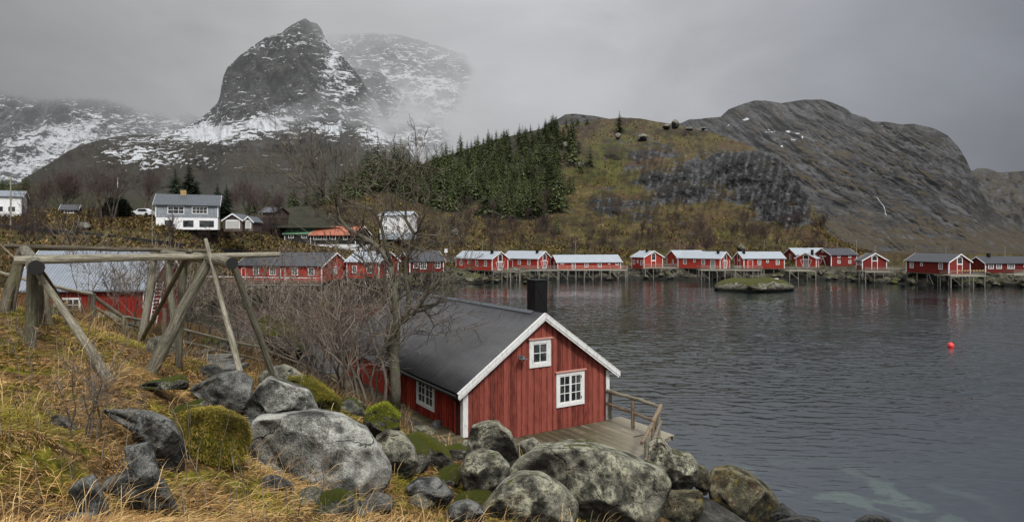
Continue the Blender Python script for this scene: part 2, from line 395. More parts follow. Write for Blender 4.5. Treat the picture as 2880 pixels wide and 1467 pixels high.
# ------------------------------------------------------------------ relief sheets (terrain built in real depth)
class Sheet:
    def __init__(s, cols, crest_round=0):
        s.px = np.array([c[0] for c in cols], float)
        s.Y = np.array([[r[0] for r in c[1]] for c in cols], float)
        s.D = np.array([[r[1] for r in c[1]] for c in cols], float)
        s.K = s.Y.shape[1]
    def sm(s, px, A):
        return np.stack([np.interp(px, s.px, A[:, k]) for k in range(s.K)], -1)
    def at(s, px, v):
        """px, v arrays -> world positions"""
        px = np.atleast_1d(np.asarray(px, float)); v = np.atleast_1d(np.asarray(v, float)) * (s.K - 1)
        Y = s.sm(px, s.Y); D = s.sm(px, s.D)
        i = np.clip(v.astype(int), 0, s.K - 2); f = v - i; r = np.arange(len(px))
        y = Y[r, i] * (1 - f) + Y[r, i + 1] * f; d = np.exp(np.log(D[r, i]) * (1 - f) + np.log(D[r, i + 1]) * f)
        return np.stack([(px - CX) * d / F, d, HC - (y - HY) * d / F], 1), y
    def foot(s, px, py):
        """world point of the surface seen at (px, py)"""
        Y = s.sm(np.array([px], float), s.Y)[0]; D = s.sm(np.array([px], float), s.D)[0]
        for k in range(s.K - 1):
            if Y[k] >= py >= Y[k + 1]:
                f = (Y[k] - py) / (Y[k] - Y[k + 1] + 1e-6)
                return W3(px, py, math.exp(math.log(D[k]) * (1 - f) + math.log(D[k + 1]) * f))
        k = 0 if py > Y[0] else -1
        return W3(px, Y[k], D[k])
    def mesh(s, name, mat, nu, nv, relief=.02, rscale=(.02, .02), crest=3, label=None, haze=None, back=1.25, extra=None, octv=6, ridge=True, x0=None, x1=None, smallz=0, relf=None):
        x0 = s.px[0] if x0 is None else x0; x1 = s.px[-1] if x1 is None else x1
        px = np.linspace(x0, x1, nu); v = np.linspace(0, 1, nv)
        PX, V = np.meshgrid(px, v); P, y = s.at(PX.ravel(), V.ravel()); y = y.copy()
        PXr = PX.ravel(); Vr = V.ravel()
        # crest roughness in image terms, relief in depth
        cr = fbm(np.stack([PXr * .02, Vr * 0, Vr * 0 + 5], 1), 6, .55) * crest * sstep(.6, 1, Vr)
        y = y - cr
        q = np.stack([PXr * rscale[0], y * rscale[1], PXr * 0], 1)
        rel = fbm(q, octv, .52, 2.1, ridge) * relief * sstep(0, .06, Vr) 
        if relf is not None: rel = relf(PXr, y, Vr)
        d = P[:, 1] * (1 - rel)
        P = np.stack([(PXr - CX) * d / F, d, HC - (y - HY) * d / F], 1)
        if smallz: P[:, 2] += fbm(P * .12, 4) * smallz * sstep(.1, .3, Vr)
        at = {}
        rr_ = np.broadcast_to(rel, PXr.shape).reshape(nv, nu)
        def box(A, k):
            A = np.pad(A, ((k, k), (k, k)), 'edge').cumsum(0).cumsum(1); A = np.pad(A, ((1, 0), (1, 0))); w_ = 2 * k + 1
            return (A[w_:, w_:] - A[:-w_, w_:] - A[w_:, :-w_] + A[:-w_, :-w_]) / w_ ** 2
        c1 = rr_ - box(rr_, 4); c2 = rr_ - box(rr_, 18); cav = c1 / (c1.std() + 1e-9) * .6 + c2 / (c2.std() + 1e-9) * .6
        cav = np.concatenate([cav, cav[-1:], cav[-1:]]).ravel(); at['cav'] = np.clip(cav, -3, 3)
        last = P.reshape(nv, nu, 3)[-1]
        rows = [P.reshape(nv, nu, 3)]
        for k in (1, 2):
            b = last.copy(); m = 1 + (back - 1) * k / 2; b[:, 0] *= m; b[:, 1] *= m; b[:, 2] -= np.maximum(last[:, 2], 1) * (.12 if k == 1 else .6); rows.append(b[None])
        G = np.concatenate(rows); n2 = nv + 2
        pxa = np.concatenate([PXr, px, px]); ya = np.concatenate([y, y[-nu:], y[-nu:]])
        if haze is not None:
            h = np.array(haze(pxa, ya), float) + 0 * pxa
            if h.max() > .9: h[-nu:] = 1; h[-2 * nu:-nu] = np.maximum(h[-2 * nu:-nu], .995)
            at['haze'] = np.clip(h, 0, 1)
            L = skyL(pxa, ya) * .99; at['fogcol'] = np.stack([L * .99, L, L * 1.02], 1)  # glow colour of the painted haze
        if extra: 
            for k_, fn in extra.items(): at[k_] = fn(pxa, ya)
        idx = np.arange(n2 * nu).reshape(n2, nu)
        Fq = np.stack([idx[:-1, :-1], idx[:-1, 1:], idx[1:, 1:], idx[1:, :-1]], -1).reshape(-1, 4)
        o = mesh_obj(name, G.reshape(-1, 3), Fq, mat, None, (0, 0, 0), True, at)
        tag(o, label, None, None, 'structure'); return o
def blob(px, py, cx, cy, rx, ry, p=1.):
    return np.exp(-(((px - cx) / rx) ** 2 + ((py - cy) / ry) ** 2) ** p)
def prof(pts, x): return np.interp(x, [p[0] for p in pts], [p[1] for p in pts])

# ---- mountain material: rock strata, snow, heath, painted haze
def mat_mountain(name, rock_lo, rock_hi, sc, heath=(.055, .046, .035), veg=(.05, .052, .03), tilt=(0, .25, 0), bumpd=8., snowc=(.66, .68, .70)):
    n = NT(name); p = n.obj()
    q = n.mapping(p, (sc, sc, sc * 2.2), tilt)
    a = n.noise(q, 1, 8, .62, .4); b = n.noise(q, 5, 6, .65, .6); c_ = n.noise(n.mapping(p, (sc, sc, sc)), 14, 5, .7)
    x = n.math('ADD', n.math('MULTIPLY', a, .45), n.math('ADD', n.math('MULTIPLY', b, .4), n.math('MULTIPLY', c_, .35)))
    col = n.ramp(x, [(.47, tuple(v * .5 for v in rock_lo)), (.56, rock_lo), (.64, tuple((v + w_) / 2 for v, w_ in zip(rock_lo, rock_hi))), (.74, rock_hi)])
    cv = n.attr('cav'); ck = n.step(cv, -1.3, 1.6, 1.35, .42); col = n.mix(1, col, n.comb(ck, ck, ck), 'MULTIPLY')  # relief shade painted into the mountain rock colour
    hm = n.attr('heath')
    hv = n.math('ADD', n.math('ADD', n.math('MULTIPLY_ADD', n.noise(n.mapping(p, (sc,) * 3), 6, 8, .7), 2.0, -.5), n.math('MULTIPLY', cv, .05)), n.math('MULTIPLY', hm, .6)); up = n.sep(n.nrm())[2]
    hv = n.math('ADD', hv, n.math('MULTIPLY', up, .15))
    hk = n.step(hv, .68, .80)
    hc = n.ramp(n.noise(n.mapping(p, (sc,) * 3), 18, 6, .7), [(.35, tuple(v * .4 for v in heath)), (.5, heath), (.62, veg), (.75, tuple(v * 1.8 for v in heath))])
    col = n.mix(n.math('MULTIPLY', hk, .85), col, hc)
    sm = n.attr('snow'); w = n.mapping(p, (sc * 1.0, sc * 1.0, sc * 4.5), (0, .25, 0))
    sv = n.math('ADD', n.math('MULTIPLY', n.noise(w, 3.2, 9, .58, .9), 1.0), n.math('ADD', n.math('MULTIPLY', n.noise(q, 1.6, 3), .35), n.math('MULTIPLY', cv, .012)))
    sk = n.step(n.math('ADD', sv, n.math('MULTIPLY', sm, .5)), .93, .955)
    col = n.mix(sk, col, snowc)
    hz = n.attr('haze')
    n.bsdf(col, .95, n.bump(x, .8, bumpd), 0, .1, haze=hz); M[name] = n.m
mat_mountain('mt_peak', (.022, .023, .022), (.07, .07, .066), .008, tilt=(0, .15, 0), bumpd=30)
mat_mountain('mt_snowy', (.05, .052, .055), (.13, .13, .13), .004, tilt=(0, .5, 0), bumpd=40)
mat_mountain('mt_right', (.030, .030, .031), (.105, .103, .104), .014, heath=(.085, .062, .035), veg=(.055, .052, .022), tilt=(0, .45, 0), bumpd=9)

# ---- main peak
PEAK = [(60, 505), (90, 490), (133, 463), (190, 425), (236, 406), (305, 387), (373, 378), (431, 379), (495, 368), (533, 354), (564, 333), (590, 310), (611, 290), (619, 270), (623, 238), (629, 214),
        (639, 190), (674, 158), (706, 133), (746, 107), (793, 93), (806, 79), (820, 70), (837, 61), (859, 51), (871, 60), (892, 66), (904, 82), (914, 106), (928, 130), (960, 152), (987, 187), (1007, 210), (1027, 242),
        (1055, 282), (1079, 320), (1094, 345), (1110, 370), (1162, 440), (1230, 520), (1320, 600)]
cols = []
for x in sorted(set([p[0] for p in PEAK] + list(range(60, 1321, 30)))):
    t = prof(PEAK, x)
    steep = sstep(560, 640, x) * (1 - sstep(1100, 1200, x))
    b = 620; mA = max(b + (t - b) * .35, t + 3); mB = max(430, t + 8); m1 = mA * (1 - steep) + mB * steep
    mid = (m1 + t) / 2
    cols.append((x, [(b, 900), (m1 * .5 + b * .5, 1150), (m1, 1600), (mid, 1800 + 100 * steep), (t, 2150)]))
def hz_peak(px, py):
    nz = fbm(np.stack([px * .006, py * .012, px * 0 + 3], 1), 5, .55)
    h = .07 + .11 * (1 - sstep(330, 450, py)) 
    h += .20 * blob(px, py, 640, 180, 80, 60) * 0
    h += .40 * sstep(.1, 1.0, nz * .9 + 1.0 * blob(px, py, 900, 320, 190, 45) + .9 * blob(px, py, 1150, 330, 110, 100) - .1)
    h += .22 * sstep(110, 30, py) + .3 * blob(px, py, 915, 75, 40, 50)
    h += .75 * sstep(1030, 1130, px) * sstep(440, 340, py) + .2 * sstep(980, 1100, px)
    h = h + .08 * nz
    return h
def snow_peak(px, py):
    s = .22 * sstep(420, 380, py) + .10 + 0 * px
    s = s - .14 * blob(px, py, 770, 220, 120, 75)
    s += .50 * blob(px, py, 590, 375, 130, 32) + .42 * blob(px, py, 760, 345, 75, 22, 1.5) + .30 * blob(px, py, 380, 425, 130, 30) + .33 * blob(px, py, 470, 455, 170, 26)
    s += .20 * blob(px, py, 935, 170, 34, 60) + .24 * blob(px, py, 950, 255, 45, 60) + .4 * blob(px, py, 925, 365, 40, 22) + .45 * blob(px, py, 1075, 385, 60, 40)
    s += .30 * blob(px, py, 810, 480, 40, 10) + .2 * blob(px, py, 730, 130, 80, 14) + .15 * blob(px, py, 860, 120, 60, 12)
    s -= .35 * sstep(470, 520, py); return s
def heath_peak(px, py): return sstep(330, 430, py) * .9 + 0 * px
s_peak = Sheet(cols)
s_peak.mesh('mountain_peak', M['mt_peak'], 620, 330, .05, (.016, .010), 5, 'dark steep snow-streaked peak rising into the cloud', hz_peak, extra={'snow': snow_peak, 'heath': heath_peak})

# ---- shoulder ridge behind the peak and the high snowy wall in cloud
SH = [(900, 230), (960, 195), (991, 190), (1040, 198), (1071, 204), (1095, 228), (1118, 254), (1150, 280), (1174, 296), (1230, 340), (1280, 400), (1330, 470)]
cols = [(x, [(560, 2000), (prof(SH, x) * .5 + 280, 2500), (prof(SH, x), 3000)]) for x in range(900, 1331, 15)]
Sheet(cols).mesh('mountain_shoulder', M['mt_peak'], 200, 160, .06, (.02, .015), 5, 'grey snow-dusted shoulder fading into mist right of the peak',
    lambda px, py: .48 + .6 * sstep(1080, 1200, px) * sstep(420, 300, py) + .45 * sstep(255, 380, py) + .1 * fbm(np.stack([px * .01, py * .02, px * 0], 1), 4),
    extra={'snow': lambda px, py: .34 + .2 * sstep(1050, 1150, px), 'heath': lambda px, py: px * 0})
WALLP = [(840, 40), (900, 45), (960, 60), (1100, 90), (1200, 120), (1300, 150), (1345, 165), (1372, 185), (1380, 220), (1400, 260), (1450, 330), (1520, 420)]
cols = [(x, [(620, 2800), (prof(WALLP, x) * .4 + 620 * .6, 3600), (prof(WALLP, x) * .8 + 620 * .2, 4000), (prof(WALLP, x), 4300)]) for x in range(840, 1521, 20)]
def hz_wall(px, py):
    nz = fbm(np.stack([px * .008, py * .012, px * 0 + 9], 1), 5, .55) * .35
    h = 1.0 - .36 * blob(px, py, 1060, 150, 170, 70) - .25 * blob(px, py, 1190, 215, 150, 75) - .20 * blob(px, py, 1330, 198, 55, 34) - .12 * blob(px, py, 1240, 290, 110, 60) - .50 * blob(px, py, 1190, 395, 75, 45) - .2 * blob(px, py, 1100, 400, 60, 40)
    h = h + nz * .40 * (1 - sstep(.93, 1, h)); return np.clip(h + sstep(1240, 1370, px) * .16 + sstep(1300, 1375, px) * .25 + sstep(1350, 1380, px) + sstep(100, 60, py), .5, 1)
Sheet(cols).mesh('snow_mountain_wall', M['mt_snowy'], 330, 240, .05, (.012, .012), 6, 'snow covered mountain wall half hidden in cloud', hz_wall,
    extra={'snow': lambda px, py: .40 + .30 * blob(px, py, 1170, 270, 220, 60) - .08 * blob(px, py, 1330, 190, 60, 40) + .1 * sstep(300, 380, py), 'heath': lambda px, py: px * 0})
# ---- left snowy mountain
LP = [(-300, 180), (0, 200), (60, 215), (200, 235), (330, 255), (450, 290), (560, 330), (660, 420)]
cols = [(x, [(640, 2400), (520 + 0 * x, 2700), (prof(LP, x) * .5 + 260, 3300), (prof(LP, x), 3900)]) for x in range(-300, 661, 20)]
def hz_left(px, py):
    nz = fbm(np.stack([px * .007, py * .009, px * 0 + 6], 1), 5, .55)
    top = 255 + 45 * sstep(150, 450, px)
    return np.clip(.44 + .56 * sstep(top + 60, top - 5, py - nz * 40) + .15 * sstep(300, 520, px) - .10 * sstep(350, 480, py), 0, 1)
Sheet(cols).mesh('snow_mountain', M['mt_snowy'], 420, 240, .07, (.012, .010), 6, 'snowy mountainside below the cloud at far left', hz_left,
    extra={'snow': lambda px, py: .36 + .28 * blob(px, py, 150, 400, 120, 60) + .25 * blob(px, py, 260, 370, 130, 40) + .2 * sstep(430, 480, py) - .18 * blob(px, py, 90, 330, 90, 50) - .15 * blob(px, py, 330, 300, 80, 25), 'heath': lambda px, py: px * 0})

# ---- right rock mountain
RP = [(1860, 350), (1915, 346), (1939, 336), (1975, 334), (2027, 328), (2049, 308), (2082, 295), (2121, 283), (2154, 283), (2199, 290), (2256, 281), (2311, 280), (2340, 288), (2384, 308), (2395, 319), (2435, 331), (2454, 342),
      (2487, 342), (2538, 350), (2571, 348), (2629, 362), (2666, 381), (2695, 412), (2717, 448), (2732, 481), (2754, 533), (2787, 580), (2827, 610), (2880, 646), (2960, 690), (3050, 712)]
cols = []
for x in sorted(set([p[0] for p in RP] + list(range(1860, 3051, 25)))):
    t = prof(RP, x); b = 716; k = (b - t)
    cols.append((x, [(b, 215), (b - k * .16, 300), (b - k * .42, 430), (b - k * .72, 600), (b - k * .9, 720), (t, 830)]))
s_right = Sheet(cols)
def snow_r(px, py):
    s = -.7 + 0 * px
    for cx, cy, rx, ry in ((2098, 338, 15, 12), (2168, 369, 28, 10), (2216, 369, 14, 7), (2243, 376, 10, 4), (2232, 388, 16, 9), (2199, 411, 8, 5), (2040, 367, 8, 14), (2050, 353, 8, 5), (2257, 385, 4, 8), (2480, 354, 7, 3), (2016, 355, 4, 3)):
        s = s + 1.15 * blob(px, py, cx, cy, rx, ry, 2)
    return s
def right_rel(px, y, v):
    a = math.radians(32); u = px * math.cos(a) + y * math.sin(a); w = -px * math.sin(a) + y * math.cos(a)
    u = u + 25 * fbm(np.stack([px * .006, y * .006, px * 0], 1), 3); w = w + 14 * fbm(np.stack([px * .01, y * .01, px * 0 + 5], 1), 3)
    dome = fbm(np.stack([u * .007, w * .014, px * 0], 1), 4, .5) * .09
    cre = -np.abs(fbm(np.stack([u * .006, w * .03, px * 0 + 2], 1), 5, .55)) * .065
    fine = fbm(np.stack([u * .03, w * .11, px * 0 + 8], 1), 5, .65) * .016
    return (dome + cre + fine) * sstep(0, .06, v)
s_right.mesh('rock_mountain', M['mt_right'], 700, 330, .075, (.010, .013), 2, 'bare grey rounded rock mountain on the right', lambda px, py: .08 + .07 * sstep(500, 300, py),
    relf=right_rel, extra={'snow': snow_r, 'heath': lambda px, py: .40 * sstep(580, 690, py) + .16 * blob(px, py, 2300, 430, 160, 60) - .05 + .22 * blob(px, py, 2330, 640, 160, 60)})
RP2 = [(2700, 500), (2732, 481), (2746, 474), (2779, 474), (2795, 480), (2812, 486), (2841, 483), (2880, 481), (2950, 470), (3050, 480)]
cols = [(x, [(700, 700), (600, 850), (prof(RP2, x), 1200)]) for x in range(2700, 3051, 12)]
Sheet(cols).mesh('far_ridge', M['mt_right'], 120, 90, .06, (.02, .02), 4, 'distant dark ridge at the far right edge', lambda px, py: .22 + 0 * px, extra={'snow': lambda px, py: px * 0 - .7, 'heath': lambda px, py: px * 0 + .2})
BP = [(1530, 352), (1566, 337), (1588, 322), (1617, 319), (1646, 324), (1665, 325), (1719, 335), (1780, 350), (1850, 380)]
cols = [(x, [(480, 450), (420, 520), (prof(BP, x), 640)]) for x in range(1530, 1851, 10)]
Sheet(cols).mesh('rock_knoll', M['mt_right'], 120, 60, .05, (.02, .03), 3, 'bare rock knoll peeping over the wooded hill', lambda px, py: .10 + 0 * px, extra={'snow': lambda px, py: px * 0 - .7, 'heath': lambda px, py: px * 0 + .1})

# ---- wooded low ridge at far left
WP = [(-300, 515), (0, 520), (90, 512), (150, 520), (250, 540), (400, 560), (560, 585), (700, 590), (820, 575), (880, 572), (960, 605), (1050, 655)]
cols = [(x, [(max(640, prof(WP, x) + 20), 150), (max(600, prof(WP, x) + 14), 190), (prof(WP, x) + 8, 260), (prof(WP, x), 300)]) for x in range(-300, 1051, 30)]
s_wood = Sheet(cols)

# ---- the near shore slope, the wooded hill and the bank under the cabins: one sheet
HC_ = [(-400, 52, (700, 75), (650, 95), (606, 118), (588, 150)), (0, 56, (700, 75), (650, 95), (604, 118), (588, 150)), (300, 62, (706, 75), (655, 95), (607, 118), (590, 150)),
  (480, 78, (715, 95), (668, 108), (616, 122), (600, 150)), (560, 95, (725, 108), (685, 116), (632, 126), (612, 155)), (640, 103, (735, 118), (695, 124), (648, 130), (628, 160)), (720, 105, (740, 118), (705, 126), (660, 138), (625, 190)),
  (820, 106, (738, 122), (700, 140), (640, 180), (590, 280)), (950, 108, (735, 130), (693, 150), (600, 220), (545, 310)), (1100, 120, (735, 142), (685, 165), (570, 250), (500, 330)),
  (1180, 138, (736, 156), (688, 182), (562, 272), (465, 352)), (1250, 150, (737, 168), (690, 195), (560, 290), (440, 370)), (1400, 158, (738, 180), (690, 210), (540, 310), (392, 400)),
  (1480, 159, (738, 181), (690, 211), (530, 315), (372, 405)), (1560, 160, (738, 182), (690, 212), (520, 320), (354, 410)), (1640, 161, (738, 183), (690, 213), (515, 325), (343, 415)),
  (1700, 162, (738, 184), (690, 214), (512, 328), (335, 418)), (1750, 163, (738, 185), (690, 215), (510, 330), (331, 420)), (1800, 163, (738, 185), (688, 215), (510, 328), (333, 418)), (1866, 163, (738, 185), (685, 215), (510, 325), (346, 415)),
  (1954, 163, (738, 185), (680, 215), (515, 315), (361, 400)), (2012, 162, (738, 184), (680, 214), (528, 305), (375, 385)), (2104, 161, (736, 184), (682, 212), (545, 290), (408, 365)),
  (2177, 160, (734, 184), (684, 208), (565, 275), (438, 345)), (2213, 160, (732, 186), (686, 205), (580, 265), (467, 330)), (2243, 160, (728, 190), (690, 203), (600, 252), (511, 305)), (2279, 160, (724, 192), (696, 202), (640, 232), (569, 275)),
  (2303, 160, (722, 194), (704, 206), (668, 218), (612, 245)), (2330, 159, (724, 194), (714, 202), (700, 210), (655, 232)), (2378, 157, (728, 190), (720, 200), (712, 208), (683, 220)), (2450, 150, (732, 178), (725, 190), (718, 200), (708, 214)),
  (2600, 141, (734, 168), (728, 180), (722, 190), (712, 204)), (2800, 137, (736, 160), (730, 172), (724, 185), (714, 202)), (3050, 133, (738, 156), (730, 170), (724, 185), (714, 202))]
cols = []
for c in HC_:
    x, d0 = c[0], c[1]; yw = HY + HC * F / d0
    r = [(HY + (HC + 2.2) * F / (d0 - 9), d0 - 9), (yw, d0), (HY + (HC - 2.3) * F / (d0 + 7), d0 + 7)] + list(c[2:])
    cols.append((x, r))
s_hill = Sheet(cols)
n = NT('hillside'); p = n.obj(); up = n.sep(n.nrm())[2]; z = n.sep(n.pos())[2]
a = n.noise(n.mapping(p, (.05,) * 3), 1, 7, .65, .5); b = n.noise(p, .35, 6, .68, .4); c = n.noise(p, 1.3, 5, .7)
x = n.math('ADD', n.math('MULTIPLY', a, .35), n.math('ADD', n.math('MULTIPLY', b, .4), n.math('MULTIPLY', c, .35)))
grass = n.ramp(x, [(.44, (.018, .013, .010)), (.50, (.055, .036, .022)), (.545, (.085, .062, .022)), (.585, (.06, .06, .014)), (.625, (.115, .078, .038)), (.68, (.24, .165, .072)), (.8, (.38, .27, .12))])
rust = n.step(n.noise(n.mapping(p, (1, 1, 1), loc=(31, 7, 2)), .045, 6, .68), .50, .60, 0, .7); grass = n.mix(rust, grass, n.ramp(c, [(.38, (.022, .013, .009)), (.55, (.075, .042, .025)), (.7, (.16, .09, .045))]))
green = n.step(n.math('ADD', n.noise(p, .09, 5, .7), n.math('MULTIPLY', n.attr('green'), .3)), .60, .74)
grass = n.mix(n.math('MULTIPLY', green, .8), grass, n.ramp(c, [(.35, (.02, .024, .008)), (.55, (.075, .08, .014)), (.75, (.17, .16, .03))]))
rk = n.ramp(n.math('ADD', n.math('MULTIPLY', n.noise(n.mapping(p, (.22, .22, .05)), 1.5, 8, .68, .8), .7), n.math('MULTIPLY', c, .3)), [(.42, (.012, .012, .013)), (.5, (.042, .042, .044)), (.57, (.088, .087, .086)), (.67, (.18, .178, .17))])
cv = n.attr('cav'); ck = n.step(cv, -1.6, 1.7, 1.3, .42); rk = n.mix(1, rk, n.comb(ck, ck, ck), 'MULTIPLY')  # relief shade painted into the cliff colour
ckg = n.step(cv, -1.5, 1.8, 1.2, .55); grass = n.mix(1, grass, n.comb(ckg, ckg, ckg), 'MULTIPLY')  # same painted relief shade, weaker, in the grass colour
rv = n.math('ADD', n.attr('rock'), n.math('ADD', n.math('MULTIPLY', n.math('SUBTRACT', n.noise(p, .055, 9, .74, .6), .5), 3.6), n.math('MULTIPLY', cv, -.05)))
col = n.mix(n.step(rv, .42, .56), grass, rk)
col = n.mix(n.step(n.math('ADD', n.attr('wood'), n.math('MULTIPLY', n.math('SUBTRACT', a, .5), 2.2)), .35, .75, 0, .85), col, n.ramp(c, [(.4, (.008, .010, .006)), (.55, (.03, .034, .014)), (.7, (.07, .055, .025))]))
wet = n.step(z, .9, .35); bank = n.ramp(n.math('ADD', n.math('MULTIPLY', b, .5), n.math('MULTIPLY', c, .5)), [(.40, (.012, .011, .009)), (.50, (.06, .055, .04)), (.58, (.15, .14, .10)), (.7, (.26, .25, .18))]); col = n.mix(n.step(z, 3.2, 2.4), col, bank); col = n.mix(n.math('MULTIPLY', wet, .8), col, (.012, .012, .01))
n.bsdf(col, .95, n.bump(n.math('ADD', x, n.math('MULTIPLY', rk, .5)), .9, 1.1), 0, .1, haze=n.attr('haze')); M['hillside'] = n.m
def rock_h(px, py):
    r = 1.0 * blob(px, py, 2215, 540, 60, 85, 1.6) + .7 * blob(px, py, 2120, 470, 90, 50, 1.2) + .8 * blob(px, py, 1880, 500, 100, 50, 1.2) + .85 * blob(px, py, 2050, 470, 120, 45, 1.2) + 1.0 * blob(px, py, 2150, 540, 80, 75, 1.3) + .65 * blob(px, py, 1960, 545, 130, 40, 1.2) + .9 * blob(px, py, 2225, 590, 55, 60, 1.3) + .35 * blob(px, py, 2190, 450, 50, 30) + .3 * blob(px, py, 1800, 470, 40, 50)
    r += .75 * blob(px, py, 1700, 575, 45, 40, 2) + .6 * blob(px, py, 1790, 595, 70, 40, 2) + .5 * blob(px, py, 1745, 430, 40, 20) + .5 * blob(px, py, 1850, 420, 60, 25) + .3 * blob(px, py, 1990, 640, 100, 30)
    r += .25 * blob(px, py, 1900, 370, 200, 12) ; return np.clip(r, 0, 1) - .05 
def hill_rel(px, y, v):
    base = fbm(np.stack([px * .016, y * .02, px * 0], 1), 6, .5) * .03 + fbm(np.stack([px * .07, y * .09, px * 0 + 3], 1), 4, .55) * .006
    rk_ = np.clip(rock_h(px, y), 0, 1); wx = px + 14 * fbm(np.stack([px * .01, y * .01, px * 0 + 7], 1), 3)
    st = fbm(np.stack([wx * .040 + y * .010, y * .010 - wx * .003, px * 0 + 1], 1), 5, .48, 2.1, True) * .042 + fbm(np.stack([px * .012, y * .020, px * 0 + 11], 1), 5, .5, 2.1, True) * .035
    return (base * (1 - rk_ * .4) + st * rk_) * sstep(0, .06, v)
def wood_m(px, py):
    lo = np.interp(px, [880, 950, 1010, 1060, 1120, 1200, 1290, 1340, 1400, 1470, 1530, 1580, 1640], [560, 545, 520, 500, 555, 588, 600, 570, 610, 620, 610, 590, 540])
    return sstep(lo + 12, lo - 8, py) * sstep(860, 940, px) * sstep(1620, 1510, px)
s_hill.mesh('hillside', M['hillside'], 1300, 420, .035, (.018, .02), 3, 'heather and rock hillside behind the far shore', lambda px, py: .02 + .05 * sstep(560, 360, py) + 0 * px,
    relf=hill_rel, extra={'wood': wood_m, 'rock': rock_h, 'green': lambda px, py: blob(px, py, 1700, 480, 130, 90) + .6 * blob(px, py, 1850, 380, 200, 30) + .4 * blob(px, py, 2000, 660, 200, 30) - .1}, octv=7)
s_wood.mesh('wooded_ridge', M['hillside'], 260, 60, .03, (.02, .02), 12, 'dark wooded rise behind the houses at left', lambda px, py: .06 + 0 * px, extra={'wood': lambda px, py: px * 0 + .75, 'rock': lambda px, py: px * 0 - .3, 'green': lambda px, py: px * 0 + .2})

# ---- road strip and sea
NR = 60
# sea
n = NT('sea'); p = n.pos(); sp_ = n.sep(p)
q1 = n.mapping(p, (.26, 1.2, 1), (0, 0, math.radians(-14))); q2 = n.mapping(p, (1.0, 2.9, 1), (0, 0, math.radians(-8))); q3 = n.mapping(p, (.12, .22, 1), (0, 0, math.radians(-20)))
dash = n.step(n.noise(n.mapping(p, (.55, 3.4, 1), (0, 0, math.radians(-9))), 1, 3, .5, .3), .60, .70); rdg = lambda a_: n.math('SUBTRACT', 1, n.math('MULTIPLY', n.math('ABSOLUTE', n.math('SUBTRACT', a_, .5)), 3.2)); w1 = rdg(n.noise(q1, .8, 3, .5, .6)); w2 = rdg(n.noise(q2, .9, 3, .55, .5)); w3 = n.noise(q3, 1, 2, .5)
calm = n.step(n.noise(n.mapping(p, (.02, .045, 1), (0, 0, -.3)), 1, 4), .40, .60, .35, 1.35)
calm = n.math('MULTIPLY', calm, n.step(sp_[1], 22, 50, .75, 1.05)); h = n.math('MULTIPLY', n.math('ADD', n.math('MULTIPLY', w1, .44), n.math('ADD', n.math('MULTIPLY', w2, .10), n.math('ADD', n.math('MULTIPLY', w3, .35), n.math('MULTIPLY', dash, .20)))), calm)
deep = n.ramp(n.noise(n.mapping(p, (.05, .05, 1)), 1, 3), [(.35, (.002, .005, .005)), (.65, (.006, .014, .013))])
deep = n.mix(n.step(sp_[1], 48, 20, 0, 1), deep, (.034, .042, .052))  # sky sheen painted into the near water as a paler base colour
# pale sand and stones seen through the shallows beside the near boulders
dx = n.math('SUBTRACT', sp_[0], 11.5); dy = n.math('SUBTRACT', sp_[1], 24)
rr = n.math('SQRT', n.math('ADD', n.math('MULTIPLY', n.math('MULTIPLY', dx, dx), .018), n.math('MULTIPLY', n.math('MULTIPLY', dy, dy), .045)))
shal = n.step(n.math('ADD', rr, n.math('MULTIPLY', n.noise(n.mapping(p, (.3, .3, 1)), 1, 4), .9)), 1.45, .75)
pat = n.step(n.noise(n.mapping(p, (.4, .4, 1), loc=(4, 2, 0)), 1, 5, .6, .9), .52, .60)
deep = n.mix(n.math('MULTIPLY', n.math('MULTIPLY', shal, pat), .75), deep, (.075, .105, .09))
bp = n.N.new('ShaderNodeBump'); bp.inputs['Strength'].default_value = 1; bp.inputs['Distance'].default_value = .045; n.L.new(h, bp.inputs['Height'])
n.bsdf(deep, .05, bp.outputs[0], 0, .5, ior=1.62); M['sea'] = n.m
# the surface of the fjord as real waves out to the far shore, then a flat sheet to the horizon
pyr = np.concatenate([np.linspace(1560, 1100, 330)[:-1], np.linspace(1100, 900, 200)[:-1], np.linspace(900, 770, 190)]); yr_ = HC * F / (pyr - HY); pxr = np.linspace(-160, 3040, 1150)
PXg, Yg = np.meshgrid(pxr, yr_); Xg = (PXg - CX) * Yg / F; X_, Y_ = Xg.ravel(), Yg.ravel()
wx_ = X_ + 1.2 * fbm(np.stack([X_ * .12, Y_ * .12, X_ * 0], 1), 2); wy_ = Y_ + X_ * .12 + .9 * fbm(np.stack([X_ * .10, Y_ * .14, X_ * 0 + 4], 1), 2)
r1_ = 1 - 2.2 * np.abs(fbm(np.stack([wx_ * .33, wy_ * .95, X_ * 0], 1), 3, .5)); r2_ = 1 - 2.2 * np.abs(fbm(np.stack([wx_ * .8, wy_ * 2.3, X_ * 0 + 9], 1), 2, .5))
gust = sstep(-.35, .35, fbm(np.stack([X_ * .022, Y_ * .05, X_ * 0 + 2], 1), 3)); near_ = .55 + .45 * sstep(24, 48, Y_) ; far_ = 1 - .45 * sstep(85, 150, Y_)
Zw = (r1_ * .056 + r2_ * .020) * (.45 + .75 * gust) * near_ * far_ - .02; Zw *= sstep(10.9, 12.5, Y_)
idx = np.arange(len(X_)).reshape(PXg.shape); Fw = np.stack([idx[:-1, :-1], idx[:-1, 1:], idx[1:, 1:], idx[1:, :-1]], -1).reshape(-1, 4); nb_ = len(X_)
